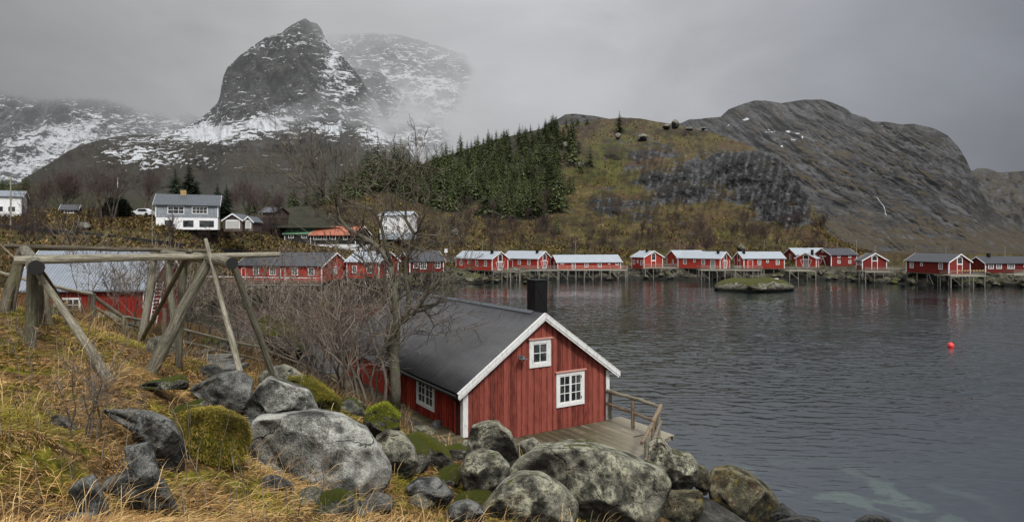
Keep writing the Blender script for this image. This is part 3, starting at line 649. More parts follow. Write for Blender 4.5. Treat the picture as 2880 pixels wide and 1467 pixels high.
Vw = np.concatenate([np.stack([X_, Y_, Zw], 1), [(-3000, -50, -.16), (3000, -50, -.16), (3000, 6000, -.16), (-3000, 6000, -.16)]]); Fw = np.concatenate([Fw, [[nb_, nb_ + 1, nb_ + 2, nb_ + 3]]])
sea = mesh_obj('sea', Vw, Fw, M['sea'], None, (0, 0, 0), True); tag(sea, 'dark rippled fjord water', None, None, 'structure')
# ------------------------------------------------------------------ near boulders (outline seen from the slope, full depth behind)
def cp(ox, oy, sc, pts): return [(ox + x / sc, oy + y / sc) for x, y in pts]
A_ = lambda pts: cp(0, 1000, 2.809, pts)
B_ = lambda pts: cp(700, 900, 2.3144, pts)
C_ = lambda pts: cp(1250, 1000, 2.576, pts)
D_ = lambda pts: cp(0, 650, 2.9953, pts)
ROCKS = [
 (B_([(20,830),(55,650),(150,640),(450,612),(600,640),(760,720),(830,830),(900,930),(895,1030),(820,1130),(640,1140),(500,1080),(400,1040),(280,1040),(200,1010),(60,940)]), 11.5, 'granite_pale', 'largest pale granite boulder with a long crack, in the middle of the rocky slope', .8),
 (A_([(1930,420),(2060,240),(2140,175),(2250,210),(2430,270),(2480,370),(2510,430),(2400,480),(2250,495),(1990,490)]), 13, 'granite_pale', 'light grey angular boulder beside the foot of the leaning rack pole', .8),
 (A_([(1500,270),(1700,170),(1880,125),(1990,190),(1950,330),(1880,480),(1700,460),(1590,390),(1575,320)]), 12.5, 'granite_dark', 'grey pointed boulder with a sloping top where the thin rack pole ends', .8),
 (A_([(2050,160),(2130,100),(2250,72),(2330,110),(2420,180),(2380,230),(2250,260),(2060,230)]), 15, 'granite_lichen', 'rounded greenish boulder under the foot of the right rack leg', .8),
 (A_([(1350,560),(1500,470),(1700,450),(1900,520),(1935,650),(1900,780),(1780,850),(1620,870),(1500,800),(1450,720)]), 9.5, 'moss_full', 'large rounded mound boulder wholly covered in yellow green moss', .9),
 (A_([(740,435),(950,435),(1200,465),(1340,520),(1405,600),(1445,720),(1440,900),(1300,900),(1200,760),(1060,660),(1040,560),(900,490)]), 8.6, 'granite_dark', 'long dark grey boulder curving out of the grass like a whale back', .7),
 (A_([(960,750),(1200,700),(1240,900),(1330,1080),(1395,1210),(1370,1270),(1200,1250),(1000,1150),(820,1150),(830,1000),(1060,920)]), 7.3, 'granite_dark', 'dark boulder with a sharp upright peak in the left foreground', .8),
 (A_([(540,1070),(640,1000),(740,950),(800,1080),(870,1270),(700,1290),(600,1150)]), 6.5, 'granite_dark', 'dark slab boulder leaning right near the bottom left', .8),
 (A_([(320,1330),(560,1262),(740,1270),(780,1330),(700,1370),(400,1370)]), 6, 'granite_dark', 'dark boulder top just showing at the bottom edge', .8),
 (A_([(2055,1030),(2110,960),(2200,960),(2310,1020),(2310,1100),(2180,1100),(2070,1080)]), 9, 'granite_dark', 'small dark rounded boulder below the large pale one', .9),
 (A_([(1095,230),(1270,190),(1440,155),(1480,200),(1475,270),(1380,250),(1120,255)]), 11, 'granite_halfmoss', 'flat dark slab with a mossy rim amid the dry grass', .8),
 (A_([(395,500),(450,470),(530,500),(600,570),(560,590),(430,585)]), 9, 'granite_dark', 'small black rock sunk in the grass by the sapling', .8),
 (B_([(590,1160),(640,1110),(720,1170),(760,1250),(720,1285),(640,1240)]), 9, 'granite_halfmoss', 'small dark rock with a spot of moss at the bottom centre', .9),
 (B_([(1030,1090),(1100,1040),(1230,1040),(1330,1130),(1280,1200),(1150,1215),(1050,1150)]), 11.5, 'granite_dark', 'smooth grey rock ringed by straw coloured grass', .9),
 (B_([(1285,1280),(1320,1210),(1420,1180),(1500,1210),(1530,1260),(1520,1340),(1300,1340)]), 11, 'granite_dark', 'dark rounded rock at the bottom edge beside two lichen boulders', .9),
 (B_([(750,660),(780,590),(890,550),(970,620),(975,700),(900,760),(800,750)]), 14, 'granite_mossy', 'rock capped with bright green moss beside the walkway', .9),
 (B_([(830,770),(900,720),(1000,745),(1070,830),(1095,920),(1060,1000),(950,1050),(880,1000),(865,880)]), 13, 'granite_lichen', 'boulder blotched with cream lichen, right of the largest pale boulder', .9),
 (B_([(1020,770),(1110,735),(1200,780),(1290,850),(1350,990),(1300,1015),(1200,975),(1110,960),(1050,850)]), 15, 'granite_mossy', 'dark boulder with moss running down its side', .9),
 (B_([(1280,830),(1370,810),(1440,860),(1420,960),(1330,960),(1270,900)]), 16.5, 'granite_halfmoss', 'low mossy rock between the moss draped boulder and the tall cracked one', .9),
 (B_([(1370,850),(1400,790),(1450,780),(1460,860),(1420,890)]), 17.2, 'granite_lichen', 'small wedge of rock against the tall cracked boulder', .9),
 (B_([(1440,760),(1460,690),(1560,670),(1620,670),(1700,740),(1740,850),(1755,920),(1690,965),(1560,900),(1430,880)]), 15, 'granite_lichen', 'tall cracked lichen boulder standing before the white corner board', .8),
 (B_([(1385,980),(1430,880),(1520,855),(1620,880),(1690,950),(1685,1030),(1620,1110),(1570,1170),(1450,1170),(1410,1100)]), 13.5, 'granite_lichen', 'upright rounded lichen boulder below the tall cracked one', .9),
 (C_([(480,880),(560,760),(700,680),(900,650),(1060,660),(1230,710),(1400,770),(1560,830),(1620,920),(1590,1000),(1530,1100),(1500,1260),(1000,1290),(640,1150)]), 14.5, 'granite_lichen', 'huge whitish lichen boulder in front of the wooden deck', .75),
 (C_([(255,1180),(330,1060),(430,930),(560,860),(700,870),(850,960),(950,1050),(950,1130),(900,1260),(280,1260)]), 12.3, 'granite_lichen', 'big humped boulder at the bottom edge, left of the whitish one', .8),
 (C_([(1490,640),(1560,600),(1640,690),(1780,730),(1830,800),(1820,900),(1770,960),(1680,990),(1560,980),(1480,800)]), 19, 'granite_lichen', 'brown sea boulder just below the end of the deck railing', .9),
 (C_([(1810,930),(1840,790),(1900,820),(1935,900),(1900,1000),(1860,1000)]), 20, 'granite_yellow', 'narrow upright boulder wedged between two sea boulders', .9),
 (C_([(1925,900),(1960,825),(2080,820),(2200,870),(2330,960),(2412,1060),(2410,1130),(2340,1190),(2100,1230),(1990,1150),(1935,1020)]), 20.3, 'granite_yellow', 'large round boulder stained with yellow lichen at the water edge', .9),
 (C_([(1530,1060),(1640,995),(1860,990),(1875,1080),(1810,1230),(1560,1250)]), 18, 'granite_yellow', 'flat topped olive boulder below the brown sea boulder', .9),
 (C_([(2360,1140),(2450,1080),(2560,1170),(2620,1230),(2480,1260),(2360,1240)]), 20.3, 'granite_wet', 'black wet rock behind the yellow stained boulder', .9),
 (C_([(2420,1190),(2560,1165),(2680,1180),(2780,1230),(2700,1270),(2450,1270)]), 19.6, 'granite_wet', 'low black rock awash at the bottom edge', .6),
 (C_([(2980,1200),(3060,1160),(3180,1170),(3260,1215),(3150,1260),(3000,1260)]), 20.6, 'granite_wet', 'black wet rock awash furthest right at the bottom edge', .6),
 (C_([(525,640),(640,600),(700,640),(690,700),(600,720),(535,710)]), 17.6, 'granite_lichen', 'small blotched rock resting against the edge of the deck', .9),
 (C_([(1300,1120),(1480,1080),(1560,1150),(1540,1260),(1300,1260)]), 16.6, 'granite_wet', 'dark rock in the gap below the whitish boulder', .9),
 (B_([(235,390),(400,385),(520,470),(590,530),(580,590),(480,610),(430,540),(300,470)]), 14.4, 'moss_full', 'hummock of olive moss behind the light grey angular boulder', .9),
 (B_([(600,540),(640,505),(700,520),(760,600),(740,650),(610,630)]), 15.5, 'granite_halfmoss', 'round half mossy rock at the foot of the bare bushes', .9),
 (D_([(2170,760),(2230,715),(2330,720),(2500,800),(2600,900),(2580,1040),(2400,1120),(2300,1050),(2190,930)]), 27, 'granite_mossy', 'pale outcrop with yellow moss near the inlet, behind the rack', .8),
 (D_([(940,850),(1050,820),(1200,870),(1340,940),(1260,970),(1000,920)]), 21, 'granite_halfmoss', 'flat grey rock beside the hand rail below the red shed', .8),
 (D_([(1690,920),(1800,890),(1930,920),(1930,1010),(1740,1030)]), 24, 'granite_mossy', 'mossy rock beside the stone steps', .9),
 (D_([(330,620),(440,640),(540,660),(620,690),(560,720),(380,700)]), 18, 'granite_halfmoss', 'low mossy stone under the window of the red shed', .8),
 (D_([(800,760),(880,720),(960,740),(960,810),(850,820)]), 21, 'granite_mossy', 'mossy stone near the kink of the hand rail', .9),
]
ICO = {}
def ico(sub):
    if sub not in ICO:
        import bmesh
        bm = bmesh.new(); bmesh.ops.create_icosphere(bm, subdivisions=sub, radius=1)
        ICO[sub] = (np.array([v.co[:] for v in bm.verts]), np.array([[v.index for v in f.verts] for f in bm.faces])); bm.free()
    return ICO[sub]
def ray_poly(P, th):
    """distance from origin to polygon outline along each angle (farthest crossing)"""
    out = np.full(len(th), 1e-6); d = np.stack([np.cos(th), np.sin(th)], 1)
    for i in range(len(P)):
        a = P[i]; e = P[(i + 1) % len(P)] - a
        den = d[:, 0] * e[1] - d[:, 1] * e[0]; den = np.where(abs(den) < 1e-9, 1e-9, den)
        t = (a[0] * e[1] - a[1] * e[0]) / den; u = (a[0] * d[:, 1] - a[1] * d[:, 0]) / den
        ok = (t > 0) & (u >= -1e-4) & (u <= 1 + 1e-4); out = np.where(ok & (t > out), t, out)
    return out
ROCKPTS = []
def outline_rock(poly, d, mat, label, depthk, idx, sub=6):
    P = np.array(poly); c = P.mean(0); a = (c[0] - CX) / F; b = (HY - c[1]) / F
    view = np.array([a, 1, b]); rs = d / F
    Q = (P - c) * rs; Q[:, 1] *= -1
    V, Fc = ico(sub if len(poly) and (P[:, 0].ptp() > 90 if hasattr(P[:, 0], 'ptp') else np.ptp(P[:, 0]) > 90) else 5)
    th = np.arctan2(V[:, 2], V[:, 0]); s = np.sqrt(V[:, 0] ** 2 + V[:, 2] ** 2)
    tg = np.linspace(-np.pi, np.pi, 721); rg = ray_poly(Q, tg)
    k = np.hanning(35); k /= k.sum(); rg = np.convolve(np.concatenate([rg[-31:-1], rg, rg[1:31]]), k, 'same')[30:-30]
    R = np.interp(th, tg, rg) * 1.06; s2 = np.sin(np.clip(s, 0, 1) * np.pi / 2) ** .85
    ext = max(np.ptp(Q[:, 0]), np.ptp(Q[:, 1])); dep = .5 * depthk * (np.ptp(Q[:, 0]) * .6 + np.ptp(Q[:, 1]) * .4)
    X = np.cos(th) * R * s2; Z = np.sin(th) * R * s2; Y = np.sign(V[:, 1]) * np.abs(V[:, 1]) ** .8 * dep
    L = np.stack([X, Y, Z], 1)
    N = np.stack([X / ext, Y / dep, Z / ext], 1); N /= np.linalg.norm(N, axis=1)[:, None] + 1e-9
    # flat facets: push the surface in behind random planes
    rr = np.random.RandomState(idx * 7 + 1)
    for q in range(16):
        nn = rr.normal(size=3); nn[1] = -abs(nn[1]) - .3; nn[2] += .25; nn /= np.linalg.norm(nn)
        h = L @ nn; lim = np.quantile(h, .86 + rr.rand() * .10); ex = np.clip(h - lim, 0, None)
        wgt = np.clip(1 - s ** 4, 0, 1)
        L -= nn * (ex * .92 * wgt)[:, None]
    sd_ = idx * 13.7
    edge = .25 + .75 * np.clip(1 - s ** 4, 0, 1)
    n1 = fbm(L / ext * 2.6 + sd_, 5, .5) * ext * .055; n2 = fbm(L * 2.0 + sd_, 6, .58, ridge=True) * .055
    L += N * ((n1 + n2) * edge)[:, None]
    cavr = (n2 - n2.mean()) / (n2.std() + 1e-6) * .7 + (n1 - n1.mean()) / (n1.std() + 1e-6) * .3
    ctr = W3(c[0], c[1], d)
    Wd = np.stack([ctr[0] + L[:, 0] + L[:, 1] * a, ctr[1] + L[:, 1], ctr[2] + L[:, 2] + L[:, 1] * b * .4], 1)
    zb = Wd[:, 2].min(); base = (ctr[0], ctr[1], zb)
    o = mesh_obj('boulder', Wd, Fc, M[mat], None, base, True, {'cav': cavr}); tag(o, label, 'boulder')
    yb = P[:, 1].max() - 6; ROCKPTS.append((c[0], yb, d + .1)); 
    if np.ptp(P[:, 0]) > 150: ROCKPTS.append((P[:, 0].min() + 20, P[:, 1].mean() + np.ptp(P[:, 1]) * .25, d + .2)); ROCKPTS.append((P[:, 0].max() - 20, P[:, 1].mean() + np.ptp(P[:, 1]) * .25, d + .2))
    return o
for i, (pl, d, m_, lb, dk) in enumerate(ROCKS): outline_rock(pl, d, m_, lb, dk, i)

# ------------------------------------------------------------------ near ground
GP = [(0, 1467, 5), (-400, 1467, 5), (0, 1100, 9), (-300, 1100, 9), (0, 900, 13), (-300, 880, 13), (0, 866, 16), (100, 872, 15.5), (200, 918, 15), (330, 955, 15.5), (-300, 850, 17), (420, 1040, 13.5), (560, 1060, 14), (640, 1467, 6.5), (300, 1467, 5.6), (200, 1200, 7.6),
      (60, 1250, 7), (400, 1180, 9.5), (300, 1030, 11.5), (150, 1000, 11.5), (1000, 1467, 8.5), (1300, 1475, 11), (1560, 1500, 13.2), (1850, 1500, 16.8), (2180, 1500, 20.6), (860, 1467, 7.6),
      (370, 972, 17), (470, 1000, 19), (600, 1020, 19.5), (600, 960, 28), (700, 960, 33), (800, 1120, 21), (950, 1135, 22.5), (1060, 1150, 23), (1110, 1130, 27.5), (760, 1060, 20), (700, 1140, 14.5), (1100, 1200, 19), (1000, 1180, 17),
      (100, 880, 24), (-300, 850, 30)]
GW = [(0, 0, 7.9), (-5, -5, 8.4), (5, 0, 6.2), (10, 0, 3), (-15, 5, 8.5), (-30, 10, 9), (8, 8, .8), (6, 12, .3), (12, 12, -2), (14, 5, -1), (7, 17, -.3), (3.5, 19.5, .6), (0, 22, .6), (-1, 26, .8), (4, 24, -1.2), (4.3, 29, -1.6), (8, 26, -2.4), (12, 22, -2), (15, 30, -4),
      (-2.5, 24.9, 1.25), (-4.6, 28.3, 1.35), (-6.7, 31.7, 1.35), (-3.5, 24.3, 1.7), (-5.7, 27.6, 1.8), (-7.8, 31.2, 1.7), (-1.6, 23.6, 1.1), (-2, 31, .5), (-3, 36, -.8), (-8.5, 33.5, 1.0), (-6.3, 29.8, 1.6), (-10, 38, .6), (-5, 45, -2.5), (-12, 50, -1.5), (-14, 42, 1.2), (2, 38, -3), (-12, 30, 3.8), (-14, 34, 3),
      (-31, 38, 4.4), (-26, 38, 3.9), (-22, 38, 3.4), (-31, 46, 4.4), (-22, 46, 3.2), (-20, 45, 2.6), (-18, 52, 1), (-18, 60, -.8), (-26, 58, 1.0), (-32, 64, -.5), (-10, 60, -3), (-40, 50, 3), (-45, 30, 8), (-50, 60, 1), (-24, 30, 5.0), (-18, 30, 5.0), (-30, 72, -3), (-50, 72, -2), (0, 60, -4), (15, 50, -5)]
pts = [tuple(W3(*g)) for g in GP + ROCKPTS] + GW
pts = np.array(pts)
def tps(r2): return np.where(r2 > 0, .5 * r2 * np.log(r2 + 1e-12), 0)
_sc = 10.0
XY = pts[:, :2] / _sc; K = tps(((XY[:, None] - XY[None]) ** 2).sum(-1)) + np.eye(len(XY)) * .012
Pm = np.concatenate([np.ones((len(XY), 1)), XY], 1)
Am = np.block([[K, Pm], [Pm.T, np.zeros((3, 3))]]); sol = np.linalg.solve(Am, np.concatenate([pts[:, 2], [0, 0, 0]]))
def ground(x, y, rough=True):
    x = np.atleast_1d(np.asarray(x, float)); y = np.atleast_1d(np.asarray(y, float)); q = np.stack([x, y], 1) / _sc
    out = np.zeros(len(q))
    for i in range(0, len(q), 20000):
        qq = q[i:i + 20000]; Kq = tps(((qq[:, None] - XY[None]) ** 2).sum(-1))
        out[i:i + 20000] = Kq @ sol[:-3] + sol[-3] + qq @ sol[-2:]
    if rough:
        p3 = np.stack([x, y, x * 0], 1); g = sstep(-.5, 1.5, out)
        out = out + (fbm(p3 * .55, 4) * .16 + fbm(p3 * 2.4 + 9, 4) * .06) * g
    return out
def gz(x, y): return float(ground(x, y)[0])
gx = np.linspace(-48, 20, 420); 
gy = np.concatenate([np.linspace(-6, 3, 12)[:-1], np.linspace(3, 22, 300)[:-1], np.linspace(22, 74, 240)])
GX, GY = np.meshgrid(gx, gy); fan = 1 - .0 * GY
GZ = ground(GX.ravel(), GY.ravel()).reshape(GX.shape)
idx = np.arange(GX.size).reshape(GX.shape)
Fq = np.stack([idx[:-1, :-1], idx[:-1, 1:], idx[1:, 1:], idx[1:, :-1]], -1).reshape(-1, 4)
n = NT('near_ground'); p = n.pos(); z = n.sep(p)[2]
a = n.noise(p, .9, 6, .65, .5); b = n.noise(p, 6, 5, .7); st = n.noise(n.mapping(p, (3, 14, 6), (0, 0, .5)), 3, 5, .7, 1.2)
straw = n.ramp(n.math('ADD', n.math('MULTIPLY', st, .6), n.math('MULTIPLY', b, .4)), [(.40, (.02, .012, .006)), (.49, (.12, .07, .028)), (.57, (.32, .20, .08)), (.7, (.52, .36, .16))])
moss = n.ramp(b, [(.35, (.03, .028, .005)), (.5, (.14, .13, .014)), (.65, (.32, .29, .04))])
col = n.mix(n.step(a, .48, .60), straw, moss)
dark = n.ramp(n.noise(p, 3, 6, .7), [(.4, (.02, .013, .008)), (.6, (.075, .05, .03)), (.75, (.15, .11, .06))])
yy = n.sep(p)[1]; col = n.mix(n.step(yy, 17, 24, 0, .85), col, dark)
stone = n.ramp(n.math('ADD', n.math('MULTIPLY', n.noise(p, 1.2, 8, .65), .6), n.math('MULTIPLY', b, .4)), [(.4, (.02, .02, .018)), (.55, (.08, .078, .068)), (.7, (.2, .2, .17))])
col = n.mix(n.step(z, 3.4, 2.2), col, stone); col = n.mix(n.step(z, .9, .3), col, (.012, .012, .01))
n.bsdf(col, .95, n.bump(n.math('ADD', n.math('MULTIPLY', st, .5), b), .9, .08), 0, .1); M['near_ground'] = n.m
go = mesh_obj('ground', np.stack([GX.ravel(), GY.ravel(), GZ.ravel()], 1), Fq, M['near_ground'], None, (0, 0, 0), True); tag(go, 'mossy grassy slope in the foreground', None, None, 'structure')

# ------------------------------------------------------------------ grass (lying tufts of dead grass and green moss grass)
def blades(name, label, N, xr, yr, lmin, lmax, wd, colf, flat, cull=None, seed=1, lift=0):
    r = np.random.RandomState(seed)
    u = r.rand(N); y = yr[0] + (yr[1] - yr[0]) * u ** 1.15
    lo = np.maximum(xr[0], (-260 - CX) / F * y); hi = np.minimum(xr[1], (1750 - CX) / F * y)
    x = lo + (hi - lo) * r.rand(N)
    cl = fbm(np.stack([x * 1.1, y * 1.1, x * 0], 1), 4); keep = r.rand(N) < np.clip(.50 + cl * 2.0, .06, 1)
    x, y = x[keep], y[keep]; z = ground(x, y)
    ok = z > 2.3
    if cull is not None: ok &= cull(x, y, z)
    x, y, z = x[ok], y[ok], z[ok]; N = len(x)
    ang = fbm(np.stack([x * .35, y * .35, x * 0 + 4], 1), 3) * 5.5 + r.normal(0, .55, N) + .3
    ln = r.uniform(lmin, lmax, N) * (1 + .5 * fbm(np.stack([x, y, x * 0 + 8], 1), 3))
    lay = np.clip(flat + r.normal(0, .25, N), -.1, 1.3)
    dx, dy = np.cos(ang), np.sin(ang)
    w = wd * (1 + y / 12) * r.uniform(.6, 1.3, N)
    P0 = np.stack([x, y, z - .02], 1)
    up1 = np.cos(lay * .9); h1 = np.sin(lay * .9)
    P1 = P0 + np.stack([dx * ln * .45 * h1, dy * ln * .45 * h1, ln * .45 * up1], 1)
    l2 = lay + .75; P2 = P1 + np.stack([dx * np.sin(l2), dy * np.sin(l2), np.cos(l2)], 1) * (ln * .35)[:, None]
    l3 = l2 + .5; P3 = P2 + np.stack([dx * np.sin(l3), dy * np.sin(l3), np.cos(l3) * .6], 1) * (ln * .25)[:, None]
    gl = ground(P3[:, 0], P3[:, 1], False); P3[:, 2] = np.maximum(P3[:, 2], gl + .01)
    side = np.stack([-dy, dx, x * 0], 1) * (w * .5)[:, None]; side[:, 2] += r.uniform(-.3, .3, N) * w
    V = np.stack([P0 - side, P0 + side, P1 + side * .9, P1 - side * .9, P2 + side * .6, P2 - side * .6, P3], 1).reshape(-1, 3)
    b = np.arange(N)[:, None] * 7
    Q = np.concatenate([b + [0, 1, 2], b + [0, 2, 3], b + [3, 2, 4], b + [3, 4, 5], b + [5, 4, 6]], 1).reshape(-1, 3)
    cc = colf(x, y, r); cc = cc * r.uniform(.55, 1.35, (N, 1))
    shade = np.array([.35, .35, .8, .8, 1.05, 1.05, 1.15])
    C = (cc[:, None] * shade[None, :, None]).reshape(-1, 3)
    o = mesh_obj(name, V, Q, M['grass'], None, (0, 0, 0), False, {'gcol': C}); tag(o, label, 'grass', None, 'stuff'); return o
n = NT('grass'); c = n.col('gcol'); n.bsdf(c, .7, None, 0, .2); M['grass'] = n.m
STRAW = np.array([[.50, .29, .10], [.56, .36, .14], [.38, .20, .065], [.62, .44, .21], [.24, .12, .04]]); MOSS = np.array([[.26, .22, .026], [.18, .165, .016], [.34, .27, .045], [.13, .11, .016]])
def mossy(x, y): return fbm(np.stack([x * .42, y * .42, x * 0 + 2.2], 1), 4) + .09
def c_straw(x, y, r):
    k = mossy(x, y) + r.normal(0, .08, len(x)) > .20; c = STRAW[r.randint(0, 5, len(x))]; c2 = MOSS[r.randint(0, 4, len(x))]; c2 = c2 * 1.25; return np.where(k[:, None], c2, c)
blades('dry_grass', 'straw coloured dead grass lying over the near slope', 190000, (-30, 2.5), (4.0, 19), .07, .25, .0048, c_straw, .85, None, 1)
blades('moss_grass', 'short yellow green mossy grass between the straw', 130000, (-30, 2.5), (4.0, 17), .03, .09, .006, lambda x, y, r: MOSS[r.randint(0, 4, len(x))], .5, lambda x, y, z: mossy(x, y) > .12, 2)
blades('tall_grass', 'long pale grass stalks standing up among the boulders', 5000, (-30, 2.5), (5, 20), .35, .75, .0035, lambda x, y, r: STRAW[[0, 1, 3]][r.randint(0, 3, len(x))] * 1.1, .15, None, 3)
# grass growing on the mossy mounds
def mound_grass(o, N, cols, lmin, lmax, seed):
    me = o.data; V = np.empty(len(me.vertices) * 3); me.vertices.foreach_get('co', V); V = V.reshape(-1, 3) + LOC[o]
    Nn = np.empty(len(me.vertices) * 3); me.vertices.foreach_get('normal', Nn); Nn = Nn.reshape(-1, 3)
    return V, Nn
def tufts(name, label, srcs, seed=5):
    r = np.random.RandomState(seed); VV = []; QQ = []; CC = []; base = 0
    for o, N, cols, l0, l1 in srcs:
        V, Nn = mound_grass(o, 0, 0, 0, 0, 0); Nn = Nn
        sel = np.where(Nn[:, 2] > (.5 if o is BO[15] else -.15))[0]; ii = sel[r.randint(0, len(sel), N)]
        P = V[ii] + r.normal(0, .02, (N, 3)); nn = Nn[ii]; dr = nn + r.normal(0, .35, (N, 3)) + np.array([.5, 0, -.45]); dr /= np.linalg.norm(dr, axis=1)[:, None]
        ln = r.uniform(l0, l1, N)[:, None]; side = np.cross(dr, np.array([0, -1, .2])); side /= np.linalg.norm(side, axis=1)[:, None] + 1e-6; side *= .004
        P1 = P + dr * ln * .6; dr2 = dr + np.array([0, 0, -.7]); P2 = P1 + dr2 * ln * .4
        v = np.stack([P - side, P + side, P1 + side, P1 - side, P2], 1).reshape(-1, 3); b = base + np.arange(N)[:, None] * 5
        QQ.append(np.concatenate([b + [0, 1, 2], b + [0, 2, 3], b + [3, 2, 4]], 1).reshape(-1, 3)); VV.append(v); base += len(v)
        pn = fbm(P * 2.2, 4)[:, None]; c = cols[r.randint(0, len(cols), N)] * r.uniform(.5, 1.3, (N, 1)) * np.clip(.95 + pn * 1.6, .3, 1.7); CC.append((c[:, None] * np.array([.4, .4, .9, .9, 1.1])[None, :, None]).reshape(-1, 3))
    o = mesh_obj(name, np.concatenate(VV), np.concatenate(QQ), M['grass'], None, (0, 0, 0), False, {'gcol': np.concatenate(CC)}); tag(o, label, 'moss', None, 'stuff')
BO = [o for o in COL.objects if o.name.startswith('boulder')]
BRIGHT = np.array([[.22, .26, .018], [.30, .31, .025], [.17, .19, .015]])
tufts('moss', 'yellow green moss and short grass growing over the mound and rocks', [(BO[4], 30000, np.concatenate([MOSS, MOSS, STRAW[:1]]), .015, .055), (BO[33], 3500, MOSS, .02, .06), (BO[15], 3000, BRIGHT, .015, .05)])

# ------------------------------------------------------------------ dead stalks
def stalks():
    mb = MB(); r = random.Random(5)
    for k in range(150):
        px = r.uniform(0, 900); d = r.uniform(6.5, 17); x = (px - CX) * d / F; z = gz(x, d)
        if HY + (HC - z) * F / d < 850: continue
        h = r.uniform(.3, .95); a = r.uniform(-.3, .3); b = r.uniform(-.2, .2)
        P = [(x, d, z - .05), (x + a * h * .3, d + b * h * .3, z + h * .5), (x + a * h, d + b * h, z + h)]
        mb.tube(P, [.006, .005, .003], 4, False)
    o = mb.build('dead_stalks', M['twig'], None, (0, 0, 0)); tag(o, 'thin dark dead stalks standing in the grass', 'dead stalks', None, 'stuff')
stalks()
# ------------------------------------------------------------------ windows
def window(parent, o, r, u, nrm, w, h, cols, rows, fr=.12, sash=0, head=None, sill=True, matf='white_paint', name='window', proud=.05, mull=.03, pane='glass'):
    """o: lower left corner on the wall face, r: right unit, u: up unit, nrm: outward unit"""
    o, r, u, nrm = (np.array(x, float) for x in (o, r, u, nrm))
    m = MB(); t = proud
    m.box(o - u * 0, r * w, u * fr, nrm * t); m.box(o + u * (h - fr), r * w, u * fr, nrm * t)
    m.box(o + u * fr, r * fr, u * (h - 2 * fr), nrm * (t - .004)); m.box(o + u * fr + r * (w - fr), r * fr, u * (h - 2 * fr), nrm * (t - .004))
    f = m.build(name, M[matf], parent)
    iw, ih = w - 2 * fr, h - 2 * fr; i0 = o + r * fr + u * fr
    g = MB(); g.box(i0 - nrm * .02, r * iw, u * ih, nrm * .022); g.build('pane', M[pane], f)
    s = MB(); ns = max(1, sash)
    sw = iw / ns; b = .055 if sash else 0
    for k in range(ns):
        q = i0 + r * sw * k
        if b:
            s.box(q + nrm * .003, r * b, u * ih, nrm * .03); s.box(q + r * (sw - b) + nrm * .003, r * b, u * ih, nrm * .03)
            s.box(q + r * b + nrm * .003, r * (sw - 2 * b), u * b, nrm * .029); s.box(q + r * b + u * (ih - b) + nrm * .003, r * (sw - 2 * b), u * b, nrm * .029)
        cw = (sw - 2 * b) / (cols / ns); rh = (ih - 2 * b) / rows
        for c in range(1, int(cols / ns)): s.box(q + r * (b + cw * c - mull / 2) + u * b + nrm * .004, r * mull, u * (ih - 2 * b), nrm * .02)
        for c in range(1, rows): s.box(q + r * b + u * (b + rh * c - mull / 2) + nrm * .005, r * (sw - 2 * b), u * mull, nrm * .02)
    if s.v: s.build('muntins', M[matf], f)
    if head: hb = MB(); hb.box(o - r * .07 + u * h, r * (w + .14), u * .05, nrm * .12); hb.build('drip_board', M[head], f)
    return f

# ------------------------------------------------------------------ the red cabin in front
U = np.array([-.527, .850, 0]); U /= np.linalg.norm(U); Vv = np.array([U[1], -U[0], 0]); Zz = np.array([0, 0, 1.])
Cn = np.array([-1.92, 25.3, 1.44]); WG = 7.42; LG = 14.75; HE = 2.32; HR = 4.92; SL = (HR - HE) / (WG / 2)
cab = thing('red_cabin', 'large red cabin with dark corrugated roof and black chimney in front, on a wooden deck', 'cabin', Cn)
def wp(s, t, z): return Cn + Vv * s + U * t + Zz * z
def gh(s): return HE + min(s, WG - s) * SL
# gable wall: boards overlapped by cover boards
m = MB(); rr = random.Random(3)
m.hexa([wp(0, .0, -.1), wp(WG / 2, .0, -.1), wp(WG / 2, .1, -.1), wp(0, .1, -.1), wp(0, .0, HE), wp(WG / 2, .0, HR), wp(WG / 2, .1, HR), wp(0, .1, HE)], .5)
m.hexa([wp(WG / 2, .0, -.1), wp(WG, .0, -.1), wp(WG, .1, -.1), wp(WG / 2, .1, -.1), wp(WG / 2, .0, HR), wp(WG, .0, HE), wp(WG, .1, HE), wp(WG / 2, .1, HR)], .5)
s = .16; lay = 0
while s < WG - .2:
    wdt = rr.choice([.10, .12, .15, .19, .09]) if lay else rr.choice([.14, .17, .22])
    gap = rr.uniform(.07, .15)
    e = min(s + wdt, WG - .16); t0 = rr.uniform(-.034, -.024); zb = rr.uniform(-.04, .0)
    seg = [(s, e)] if not (s < WG / 2 < e) else [(s, WG / 2), (WG / 2, e)]
    rv = rr.random()
    for a, b in seg: m.hexa([wp(a, t0, zb), wp(b, t0, zb), wp(b, -.002, zb), wp(a, -.002, zb), wp(a, t0, gh(a) - .03), wp(b, t0, gh(b) - .03), wp(b, -.002, gh(b) - .03), wp(a, -.002, gh(a) - .03)], rv)
    s = e + gap
m.build('gable_wall', M['red_near'], cab)
m = MB(); m.box(wp(.0, .1, -.1), U * (LG - .2), Vv * .1, Zz * (HE + .1), .5)
t = .14
while t < LG - .1:
    w_ = rr.choice([.10, .13, .16]); m.box(wp(-.028, t, .34 + rr.uniform(-.02, .02)), U * w_, Vv * .027, Zz * (HE - .36), rr.random()); t += w_ + rr.uniform(.06, .12)
m.build('side_wall', M['red_side'], cab)
m = MB(); m.box(wp(WG - .1, .1, -.1), U * (LG - .2), Vv * .1, Zz * (HE + .1)); 
